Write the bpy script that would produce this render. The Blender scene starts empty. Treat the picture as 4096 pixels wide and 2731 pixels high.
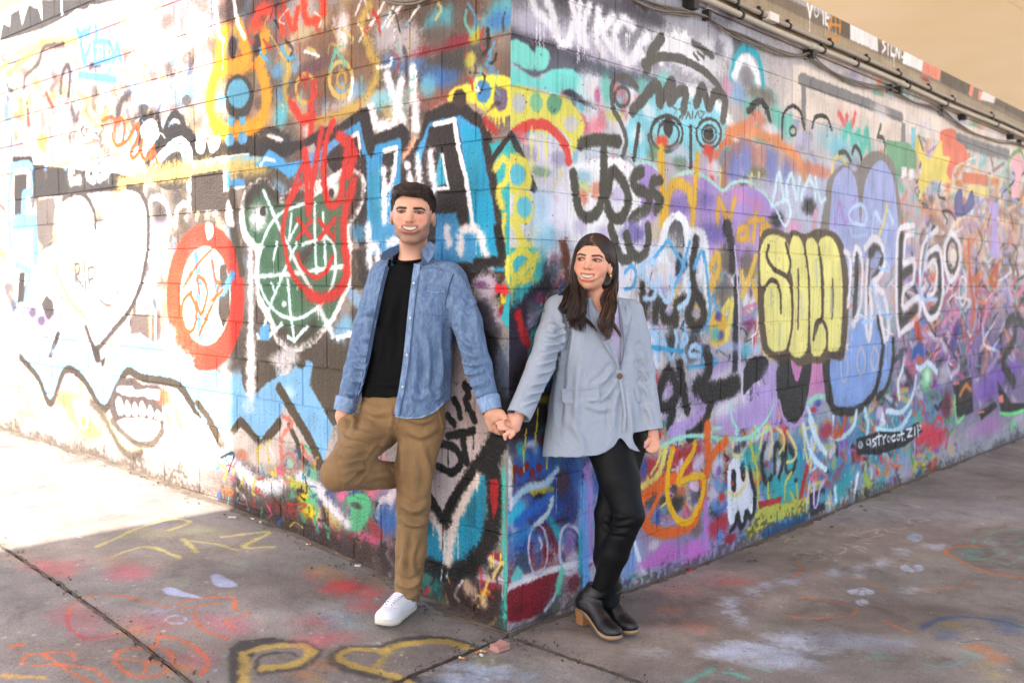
import bpy, bmesh, math, random
import numpy as np
from mathutils import Matrix, Vector
random.seed(7); RNG = np.random.default_rng(11)
SC = bpy.context.scene
COL = SC.collection
# ------------------------------------------------------------------ camera
F_PX, PITCH, ROLL, CAM_H = 3796.2, 0.0658, 0.0062, 1.479      # focal length in pixels of the 4096 px photograph
_cp, _sp = math.cos(PITCH), math.sin(PITCH)
_R, _U, _F = np.array([1., 0, 0]), np.array([0, _sp, _cp]), np.array([0, _cp, -_sp])
CR = math.cos(ROLL)*_R + math.sin(ROLL)*_U
CU = math.cos(ROLL)*_U - math.sin(ROLL)*_R
CF = _F
CAM = np.array([0, 0, CAM_H])
cd = bpy.data.cameras.new('camera'); cam = bpy.data.objects.new('camera', cd); COL.objects.link(cam)
cd.lens = F_PX/4096*36; cd.sensor_width = 36; cd.clip_start = 0.05; cd.clip_end = 3000
cd.dof.use_dof = True; cd.dof.focus_distance = 3.95; cd.dof.aperture_fstop = 2.2
m = Matrix.Identity(4)
for i in range(3):
    m[i][0], m[i][1], m[i][2], m[i][3] = CR[i], CU[i], -CF[i], CAM[i]
cam.matrix_world = m
SC.camera = cam
# ------------------------------------------------------------------ daylight
SUN_AZ = (-0.70, -0.714)       # horizontal direction towards the sun
SUN_EL = math.radians(47)
w = bpy.data.worlds.new('World'); SC.world = w; w.use_nodes = True
nt = w.node_tree; nt.nodes.clear()
sky = nt.nodes.new('ShaderNodeTexSky'); sky.sky_type = 'NISHITA'; sky.sun_disc = False
sky.sun_elevation = SUN_EL; sky.sun_rotation = math.atan2(SUN_AZ[0], SUN_AZ[1]); sky.air_density = 1.0; sky.dust_density = 2.2; sky.ozone_density = 0.9
bg = nt.nodes.new('ShaderNodeBackground'); bg.inputs['Strength'].default_value = 0.15
wo = nt.nodes.new('ShaderNodeOutputWorld')
nt.links.new(sky.outputs[0], bg.inputs[0]); nt.links.new(bg.outputs[0], wo.inputs[0])
sl = bpy.data.lights.new('sun', 'SUN'); sl.energy = 5.0; sl.angle = math.radians(0.53); sl.color = (1, 0.94, 0.85)
sun = bpy.data.objects.new('sun', sl); COL.objects.link(sun)
_sd = Vector((SUN_AZ[0]*math.cos(SUN_EL), SUN_AZ[1]*math.cos(SUN_EL), math.sin(SUN_EL)))
sun.rotation_euler = _sd.to_track_quat('Z', 'Y').to_euler(); sun.location = (-6, -6, 12)
vs = SC.view_settings; vs.view_transform = 'Standard'; vs.look = 'None'; vs.gamma = 1; vs.use_curve_mapping = False
vs.exposure = 1.85
SC.cycles.max_bounces = 8; SC.cycles.diffuse_bounces = 5
# ------------------------------------------------------------------ geometry of the place (metres)
CO = np.array([-0.0122, 3.8563, 0.0])              # the wall corner on the ground
YAW = 0.7314
DR = np.array([math.sin(YAW), math.cos(YAW), 0]); DL = np.array([-math.cos(YAW), math.sin(YAW), 0])   # along right / left wall
NR = -DL; NL = -DR                                   # outward faces
def gl(u): return np.interp(u, [-30, 0, .285, .777, 1.18, 1.63, 2.2, 3.63, 5.5, 40], [0, 0, .018, .082, .125, .16, .196, .25, .27, .27])
def gr(u): return np.interp(u, [-30, 0, 1.69, 2.8, 5.0, 8.0, 20, 40], [0, 0, -.05, -.06, -.09, -.137, -.25, -.25])
def ground_z(x, y):
    a = (x-CO[0])*DL[0] + (y-CO[1])*DL[1]; b = (x-CO[0])*DR[0] + (y-CO[1])*DR[1]
    return gl(a) + gr(b)
def rays(px, py):                                    # pixels of the 4096x2731 photograph
    px = np.asarray(px, float)[..., None]; py = np.asarray(py, float)[..., None]
    return CF + CR*(px-2048)/F_PX - CU*(py-1365.5)/F_PX
def on_wall(side, px, py, off=0.0):
    n, d0 = (NR, DR) if side == 'R' else (NL, DL)
    d = rays(px, py); t = np.dot(CO + n*off - CAM, n)/(d@n)
    P = CAM + d*t[..., None]
    return (P-CO)@d0, P[..., 2], t
def on_ground(px, py):
    d = rays(px, py); z = np.zeros(d.shape[:-1])
    for _ in range(12):
        t = (z-CAM_H)/d[..., 2]; P = CAM + d*t[..., None]; z = ground_z(P[..., 0], P[..., 1])
    return P[..., 0], P[..., 1], t
def at(px, py, depth):                               # a point seen at that pixel at that distance
    return CAM + rays(px, py)*depth
# ================================================================== helpers
def tag(o, label=None, cat=None, group=None, kind=None):
    if label: o['label'] = label
    if cat: o['category'] = cat
    if group: o['group'] = group
    if kind: o['kind'] = kind
    return o
def empty(name, loc=(0, 0, 0)):
    o = bpy.data.objects.new(name, None); COL.objects.link(o); o.location = loc; o.empty_display_size = .1
    return o
def mesh_obj(name, verts, faces, mat, parent=None, smooth=False, world=True):
    me = bpy.data.meshes.new(name)
    me.from_pydata([tuple(map(float, v)) for v in verts], [], [tuple(map(int, f)) for f in faces]); me.update()
    for mm in (mat if isinstance(mat, (list, tuple)) else [mat]): me.materials.append(mm)
    if smooth: me.polygons.foreach_set('use_smooth', [True]*len(me.polygons))
    return link(name, me, parent, world)
def link(name, me, parent=None, world=True):
    o = bpy.data.objects.new(name, me); COL.objects.link(o)
    if parent is not None:
        o.parent = parent
        if world: o.matrix_parent_inverse = Matrix.Translation(parent.location).inverted()
    return o
class MB:
    def __init__(s): s.v = []; s.f = []
    def add(s, vs, fs):
        n = len(s.v); s.v += [tuple(v) for v in vs]; s.f += [tuple(i+n for i in f) for f in fs]; return s
    def box(s, c, ax, ay, az):                       # centre and three half-axis vectors
        c, ax, ay, az = map(np.asarray, (c, ax, ay, az))
        vs = [c+i*ax+j*ay+k*az for i in (-1, 1) for j in (-1, 1) for k in (-1, 1)]
        return s.add(vs, [(0, 1, 3, 2), (4, 6, 7, 5), (0, 4, 5, 1), (2, 3, 7, 6), (0, 2, 6, 4), (1, 5, 7, 3)])
    def tube(s, pts, r, n=8, cap=True, squash=None):
        pts = np.asarray(pts, float); k = len(pts)
        rr = np.full(k, r) if np.isscalar(r) else np.asarray(r, float)
        t = np.gradient(pts, axis=0); t /= np.linalg.norm(t, axis=1)[:, None]+1e-9
        ref = np.array([0, 0, 1.]) if abs(t[0][2]) < .9 else np.array([1., 0, 0])
        a = np.cross(t[0], ref); a /= np.linalg.norm(a); vs = []
        for i in range(k):
            a = a - t[i]*np.dot(a, t[i]); a /= np.linalg.norm(a); b = np.cross(t[i], a)
            for j in range(n):
                q = 2*math.pi*j/n
                vs.append(pts[i] + rr[i]*(math.cos(q)*a + math.sin(q)*b*(squash or 1)))
        fs = [(i*n+j, i*n+(j+1) % n, (i+1)*n+(j+1) % n, (i+1)*n+j) for i in range(k-1) for j in range(n)]
        if cap: fs += [tuple(range(n-1, -1, -1)), tuple((k-1)*n+j for j in range(n))]
        return s.add(vs, fs)
    def build(s, name, mat, parent=None, smooth=False): return mesh_obj(name, s.v, s.f, mat, parent, smooth)
# ------------------------------------------------------------------ materials
def s2l(c):
    if isinstance(c, str): c = [int(c[i:i+2], 16)/255 for i in (0, 2, 4)]
    c = np.asarray(c, float); return np.where(c <= .04045, c/12.92, ((c+.055)/1.055)**2.4)
class NT:
    def __init__(s, name):
        s.m = bpy.data.materials.new(name); s.m.use_nodes = True; s.t = s.m.node_tree; s.t.nodes.clear()
        s.out = s.n('ShaderNodeOutputMaterial'); s.b = s.n('ShaderNodeBsdfPrincipled'); s.l(s.b.outputs[0], s.out.inputs[0])
    def n(s, typ, **kw):
        n = s.t.nodes.new(typ)
        for k, v in kw.items(): setattr(n, k, v)
        return n
    def l(s, a, b): s.t.links.new(a, b)
    def set(s, **kw):
        for k, v in kw.items(): s.b.inputs[k.replace('_', ' ')].default_value = v
        return s
    def noise(s, scale, detail=3, rough=.5, vec=None, dist=0):
        n = s.n('ShaderNodeTexNoise'); n.inputs['Scale'].default_value = scale; n.inputs['Detail'].default_value = detail
        n.inputs['Roughness'].default_value = rough; n.inputs['Distortion'].default_value = dist
        if vec is not None: s.l(vec, n.inputs['Vector'])
        return n
    def ramp(s, fac, stops):
        r = s.n('ShaderNodeValToRGB'); e = r.color_ramp.elements
        while len(e) < len(stops): e.new(.5)
        for q, (p, c) in zip(e, stops): q.position = p; q.color = tuple(c)+(1,) if len(c) == 3 else c
        s.l(fac, r.inputs[0]); return r
    def mix(s, fac, a, b, typ='MIX'):
        n = s.n('ShaderNodeMix', data_type='RGBA', blend_type=typ)
        for sock, v in ((n.inputs[0], fac), (n.inputs[6], a), (n.inputs[7], b)):
            if hasattr(v, 'is_output'): s.l(v, sock)
            elif isinstance(v, (int, float)): sock.default_value = v
            else: sock.default_value = tuple(v)+(1,) if len(v) == 3 else v
        return n.outputs[2]
    def math(s, op, a, b=0.0):
        n = s.n('ShaderNodeMath', operation=op)
        for sock, v in ((n.inputs[0], a), (n.inputs[1], b)):
            if hasattr(v, 'is_output'): s.l(v, sock)
            else: sock.default_value = v
        return n.outputs[0]
    def bump(s, h, dist, strength=1.0, prev=None):
        n = s.n('ShaderNodeBump'); n.inputs['Distance'].default_value = dist; n.inputs['Strength'].default_value = strength
        s.l(h, n.inputs['Height'])
        if prev is not None: s.l(prev, n.inputs['Normal'])
        return n.outputs[0]
    def pos(s): return s.n('ShaderNodeNewGeometry').outputs['Position']
    def normal(s, v): s.l(v, s.b.inputs['Normal'])
    def color(s, v): s.l(v, s.b.inputs['Base Color'])
def plain(name, col, rough=.6, scale=30, var=.18, bump=0.0, bscale=200, metal=0.0, spec=.5):
    t = NT(name); t.set(Roughness=rough, Metallic=metal, Specular_IOR_Level=spec); c = s2l(col)
    nz = t.noise(scale, 4, .6)
    t.color(t.ramp(nz.outputs[0], [(.3, c*(1-var)), (.7, np.minimum(c*(1+var), 1))]).outputs[0])
    if bump: t.normal(t.bump(t.noise(bscale, 3).outputs[0], bump))
    return t.m
# ------------------------------------------------------------------ spray-paint rasteriser: strokes given in pixels land on the wall in metres
def smooth_poly(P, closed=False, n=8):
    P = np.asarray(P, float)
    if len(P) < 3: return P
    Q = np.vstack([P[-1], P, P[0], P[1]]) if closed else np.vstack([2*P[0]-P[1], P, 2*P[-1]-P[-2]])
    t = np.linspace(0, 1, n, endpoint=False)[:, None]; out = []
    for i in range(1, len(Q)-2):
        a, b, c, d = Q[i-1], Q[i], Q[i+1], Q[i+2]
        out.append(.5*(2*b + (c-a)*t + (2*a-5*b+4*c-d)*t*t + (3*b-a-3*c+d)*t**3))
    if not closed: out.append(P[-1:])
    return np.vstack(out)
def value_noise(h, w, cell, rng):
    g = rng.random((h//cell+3, w//cell+3)).astype(np.float32)
    y = np.arange(h)/cell; x = np.arange(w)/cell; yi = y.astype(int); xi = x.astype(int)
    fy = (y-yi)[:, None].astype(np.float32); fx = (x-xi)[None].astype(np.float32); fy = fy*fy*(3-2*fy); fx = fx*fx*(3-2*fx)
    a = g[yi][:, xi]; b = g[yi][:, xi+1]; c = g[yi+1][:, xi]; d = g[yi+1][:, xi+1]
    return (a*(1-fx)+b*fx)*(1-fy) + (c*(1-fx)+d*fx)*fy
class Canvas:
    def __init__(s, u0, u1, v0, v1, res, base, seed):
        s.u0, s.v0, s.res = u0, v0, res; s.w = int((u1-u0)*res); s.h = int((v1-v0)*res); s.u1, s.v1 = u1, v1
        s.a = np.empty((s.h, s.w, 3), np.float32); s.a[:] = s.c(base); rng = np.random.default_rng(seed); s.rng = rng
        s.nz = (.55*value_noise(s.h, s.w, 4, rng) + .45*value_noise(s.h, s.w, 11, rng) - .5)
        s.fine = rng.random((s.h, s.w)).astype(np.float32)
    def c(s, h): return np.array([int(h[i:i+2], 16)/255 for i in (0, 2, 4)], np.float32)
    def xy(s, P): P = np.asarray(P, float); return np.stack([(P[:, 0]-s.u0)*s.res, (P[:, 1]-s.v0)*s.res], 1)
    def win(s, x0, x1, y0, y1):
        return max(0, int(x0)), min(s.w, int(x1)+2), max(0, int(y0)), min(s.h, int(y1)+2)
    def comp(s, win, al, col):
        x0, x1, y0, y1 = win; r = s.a[y0:y1, x0:x1]; r += al[..., None]*(col-r)
    def dist(s, Q, win, reach):
        x0, x1, y0, y1 = win; D = np.full((y1-y0, x1-x0), 1e6, np.float32)
        for i in range(len(Q)-1):
            a, b = Q[i], Q[i+1]
            X0, X1, Y0, Y1 = s.win(min(a[0], b[0])-reach, max(a[0], b[0])+reach, min(a[1], b[1])-reach, max(a[1], b[1])+reach)
            X0 = max(X0, x0); X1 = min(X1, x1); Y0 = max(Y0, y0); Y1 = min(Y1, y1)
            if X1 <= X0 or Y1 <= Y0: continue
            gx = np.arange(X0, X1, dtype=np.float32)[None]-a[0]; gy = np.arange(Y0, Y1, dtype=np.float32)[:, None]-a[1]
            dx, dy = b-a; L = dx*dx+dy*dy+1e-6
            t = np.clip((gx*dx+gy*dy)/L, 0, 1); d = np.hypot(gx-t*dx, gy-t*dy)
            v = D[Y0-y0:Y1-y0, X0-x0:X1-x0]; np.minimum(v, d, out=v)
        return D
    def stroke(s, P, wid, col, soft=.25, op=1.0):
        Q = s.xy(P); r = wid*s.res/2; e = max(1.0, r*soft); reach = r+e+3
        if Q[:, 0].max() < -reach or Q[:, 0].min() > s.w+reach: return
        win = s.win(Q[:, 0].min()-reach, Q[:, 0].max()+reach, Q[:, 1].min()-reach, Q[:, 1].max()+reach)
        x0, x1, y0, y1 = win
        if x1 <= x0 or y1 <= y0: return
        D = s.dist(Q, win, reach) + s.nz[y0:y1, x0:x1]*(1.5+2.2*e) + (s.fine[y0:y1, x0:x1]-.5)*e*1.1
        s.comp(win, np.clip((r-D)/(2*e)+.5, 0, 1)*op, s.c(col))
    def fill(s, P, col, soft=.006, op=1.0):
        Q = s.xy(P); e = max(1.0, soft*s.res); win = s.win(Q[:, 0].min()-e*2, Q[:, 0].max()+e*2, Q[:, 1].min()-e*2, Q[:, 1].max()+e*2)
        x0, x1, y0, y1 = win
        if x1 <= x0 or y1 <= y0: return
        gx = np.arange(x0, x1)[None]; gy = np.arange(y0, y1)[:, None]; ins = np.zeros((y1-y0, x1-x0), bool)
        for i in range(len(Q)):
            a, b = Q[i-1], Q[i]
            if a[1] == b[1]: continue
            ins ^= ((a[1] > gy) != (b[1] > gy)) & (gx < (b[0]-a[0])*(gy-a[1])/(b[1]-a[1])+a[0])
        D = s.dist(np.vstack([Q, Q[:1]]), win, 3*e+4); D = np.minimum(D, 3*e+4); D = np.where(ins, D, -D)
        D = D + s.nz[y0:y1, x0:x1]*(1.5+1.6*e)
        s.comp(win, np.clip(D/(2*e)+.5, 0, 1)*op, s.c(col))
    def blob(s, P, rx, ry, col, soft=.6, op=1.0):
        q = s.xy([P])[0]; rx *= s.res; ry *= s.res; win = s.win(q[0]-rx*1.4, q[0]+rx*1.4, q[1]-ry*1.4, q[1]+ry*1.4)
        x0, x1, y0, y1 = win
        if x1 <= x0 or y1 <= y0: return
        D = np.hypot((np.arange(x0, x1)[None]-q[0])/rx, (np.arange(y0, y1)[:, None]-q[1])/ry)
        D = D + s.nz[y0:y1, x0:x1]*.5 + (s.fine[y0:y1, x0:x1]-.5)*soft*.5
        s.comp(win, np.clip((1-D)/soft+.2, 0, 1).astype(np.float32)*op, s.c(col))
VIEWS = {'O': (0, 0, 2352/4096), 'S': (0, 0, 1), 'V1': (0, 0, 1.5682), 'V2': (1000, 0, 1.5682), 'V3': (2000, 0, 1.5682), 'V4': (3000, 0, 1.5684),
         'V5': (0, 900, 1.5682), 'V6': (1900, 900, 1.5682), 'V7': (2500, 900, 1.7422), 'V8': (3196, 900, 1.7422),
         'W1': (0, 1700, 1.5209), 'W2': (800, 1400, 1.96), 'W3': (1200, 1900, 1.8873), 'W4': (2000, 1800, 1.684), 'W5': (2500, 1600, 2.24),
         'W6': (2900, 1900, 1.8871), 'W7': (800, 700, 1.96), 'W8': (1300, 900, 1.8444), 'T': (2600, 0, 1.5722)}
def paint(cv, side, text):
    """@view | s colour width soft pts | l (straight) | f colour pts | F (straight) | e colour rx ry cx,cy | r (ring) colour width rx ry cx,cy | b colour rx ry op pts | d colour x0,x1,y,len,n"""
    ox, oy, sc = VIEWS['O']
    for ln in text.splitlines():
        q = ln.split()
        if not q or q[0][0] == '#': continue
        if q[0][0] == '@': ox, oy, sc = VIEWS[q[0][1:]]; continue
        k = q[0]
        def P(toks): return np.array([[float(a) for a in t.split(',')] for t in toks])
        def W(X, width=0):
            px, py = X[:, 0]/sc+ox, X[:, 1]/sc+oy
            u, v, t = on_wall(side, px, py) if side in 'LR' else on_ground(px, py)
            return np.stack([u, v], 1), float(np.mean(t))/sc/F_PX
        if k in 'sl':
            X = P(q[4:]); X = smooth_poly(X) if k == 's' else X
            U, m = W(X); k_ = 1.0
            if side in 'LR':
                c_ = X.mean(0); h_ = W(np.array([c_-[4, 0], c_+[4, 0]]))[0]; k_ = 1.08*math.sqrt(abs(h_[1, 0]-h_[0, 0])/8/m)
            wd_ = float(q[2])*m*k_
            if side in 'LR' and float(q[3]) >= .25: cv.stroke(U, wd_*1.9, q[1], .9, .14)               # overspray
            if side == 'G': cv.stroke(U, wd_*1.1, q[1], max(.4, float(q[3])), .82)
            else: cv.stroke(U, wd_, q[1], float(q[3]))
            if side in 'LR' and cv.rng.random() < .30 and wd_ > .012:
                for _ in range(int(1+3*cv.rng.random())):
                    a_ = U[int(cv.rng.random()*len(U))]; ln2 = .03+.16*cv.rng.random()**2
                    cv.stroke(np.array([a_, a_-[0, wd_*.3+ln2]]), .0035+.003*cv.rng.random(), q[1], .2, .9)
        elif k in 'fF':
            X = P(q[2:]); X = smooth_poly(X, True) if k == 'f' else X
            U, m = W(X); cv.fill(U, q[1])
        elif k in 'er':
            n = 1 if k == 'e' else 2; rx, ry = float(q[n+1]), float(q[n+2])
            for c in P(q[n+3:]):
                a = np.linspace(0, 2*math.pi, 40, endpoint=(k == 'r')); X = np.stack([c[0]+rx*np.cos(a), c[1]+ry*np.sin(a)], 1); U, m = W(X)
                if k == 'e': cv.fill(U, q[1])
                else: cv.stroke(U, float(q[2])*m, q[1], .25)
        elif k == 'b':
            for c in P(q[5:]):
                U, m = W(np.array([c, [c[0]+float(q[2]), c[1]]])); ru = max(abs(U[1, 0]-U[0, 0]), .01) if side in 'LR' else float(q[2])*m
                if side in 'LR': cv.blob(U[0], ru, float(q[3])*m, q[1], op=float(q[4]))
                else:
                    X = np.stack([c[0]+float(q[2])*np.cos(np.linspace(0, 6.28, 20)), c[1]+float(q[3])*np.sin(np.linspace(0, 6.28, 20))], 1)
                    U, m = W(X); cv.fill(U, q[1], soft=.05, op=float(q[4]))
        elif k == 'd':
            x0, x1, y, ln_, n = [float(a) for a in q[2].split(',')]
            for i in range(int(n)):
                x = x0+(x1-x0)*cv.rng.random(); L = ln_*(.3+.7*cv.rng.random()); yy = y+ln_*.15*(cv.rng.random()-.5)
                U, m = W(np.array([[x, yy], [x, yy+L]])); cv.stroke(U, .005, q[1], .3)
        elif k == 'x':
            pal = q[1].split(','); x0, x1, y0, y1, n, wd, ln_ = [float(a) for a in q[2].split(',')]
            for i in range(int(n)):
                c = np.array([x0+(x1-x0)*cv.rng.random(), y0+(y1-y0)*cv.rng.random()]); L = ln_*(.3+cv.rng.random())
                a = cv.rng.normal(math.pi/2, .7) if side in 'LR' else cv.rng.random()*6.28
                dv = np.array([math.cos(a)*.6, math.sin(a)])*L/2; bend = cv.rng.normal(0, L*.25, 2)
                if side == 'G': dv[1] *= .4; bend *= .3
                U, m = W(smooth_poly([c-dv, c+bend, c+dv]))
                cv.stroke(U, wd*(.6+1.5*cv.rng.random())*m, pal[int(cv.rng.random()*len(pal))], .2+.7*cv.rng.random(), .55+.45*cv.rng.random())
def image_of(cv, name, gain, power=1.0):
    a = cv.a.astype(np.float64)
    lin = np.where(a <= .04045, a/12.92, ((a+.055)/1.055)**2.4)**power*gain
    lin = np.maximum(lin-.006, .004)
    out = np.where(lin <= .0031308, lin*12.92, 1.055*np.power(np.maximum(lin, 1e-9), 1/2.4)-.055)
    im = bpy.data.images.new(name, cv.w, cv.h); px = np.ones((cv.h, cv.w, 4), np.float32); px[..., :3] = np.clip(out, 0, 1)
    im.pixels.foreach_set(px.ravel()); im.update(); im.pack()
    return im
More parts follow.
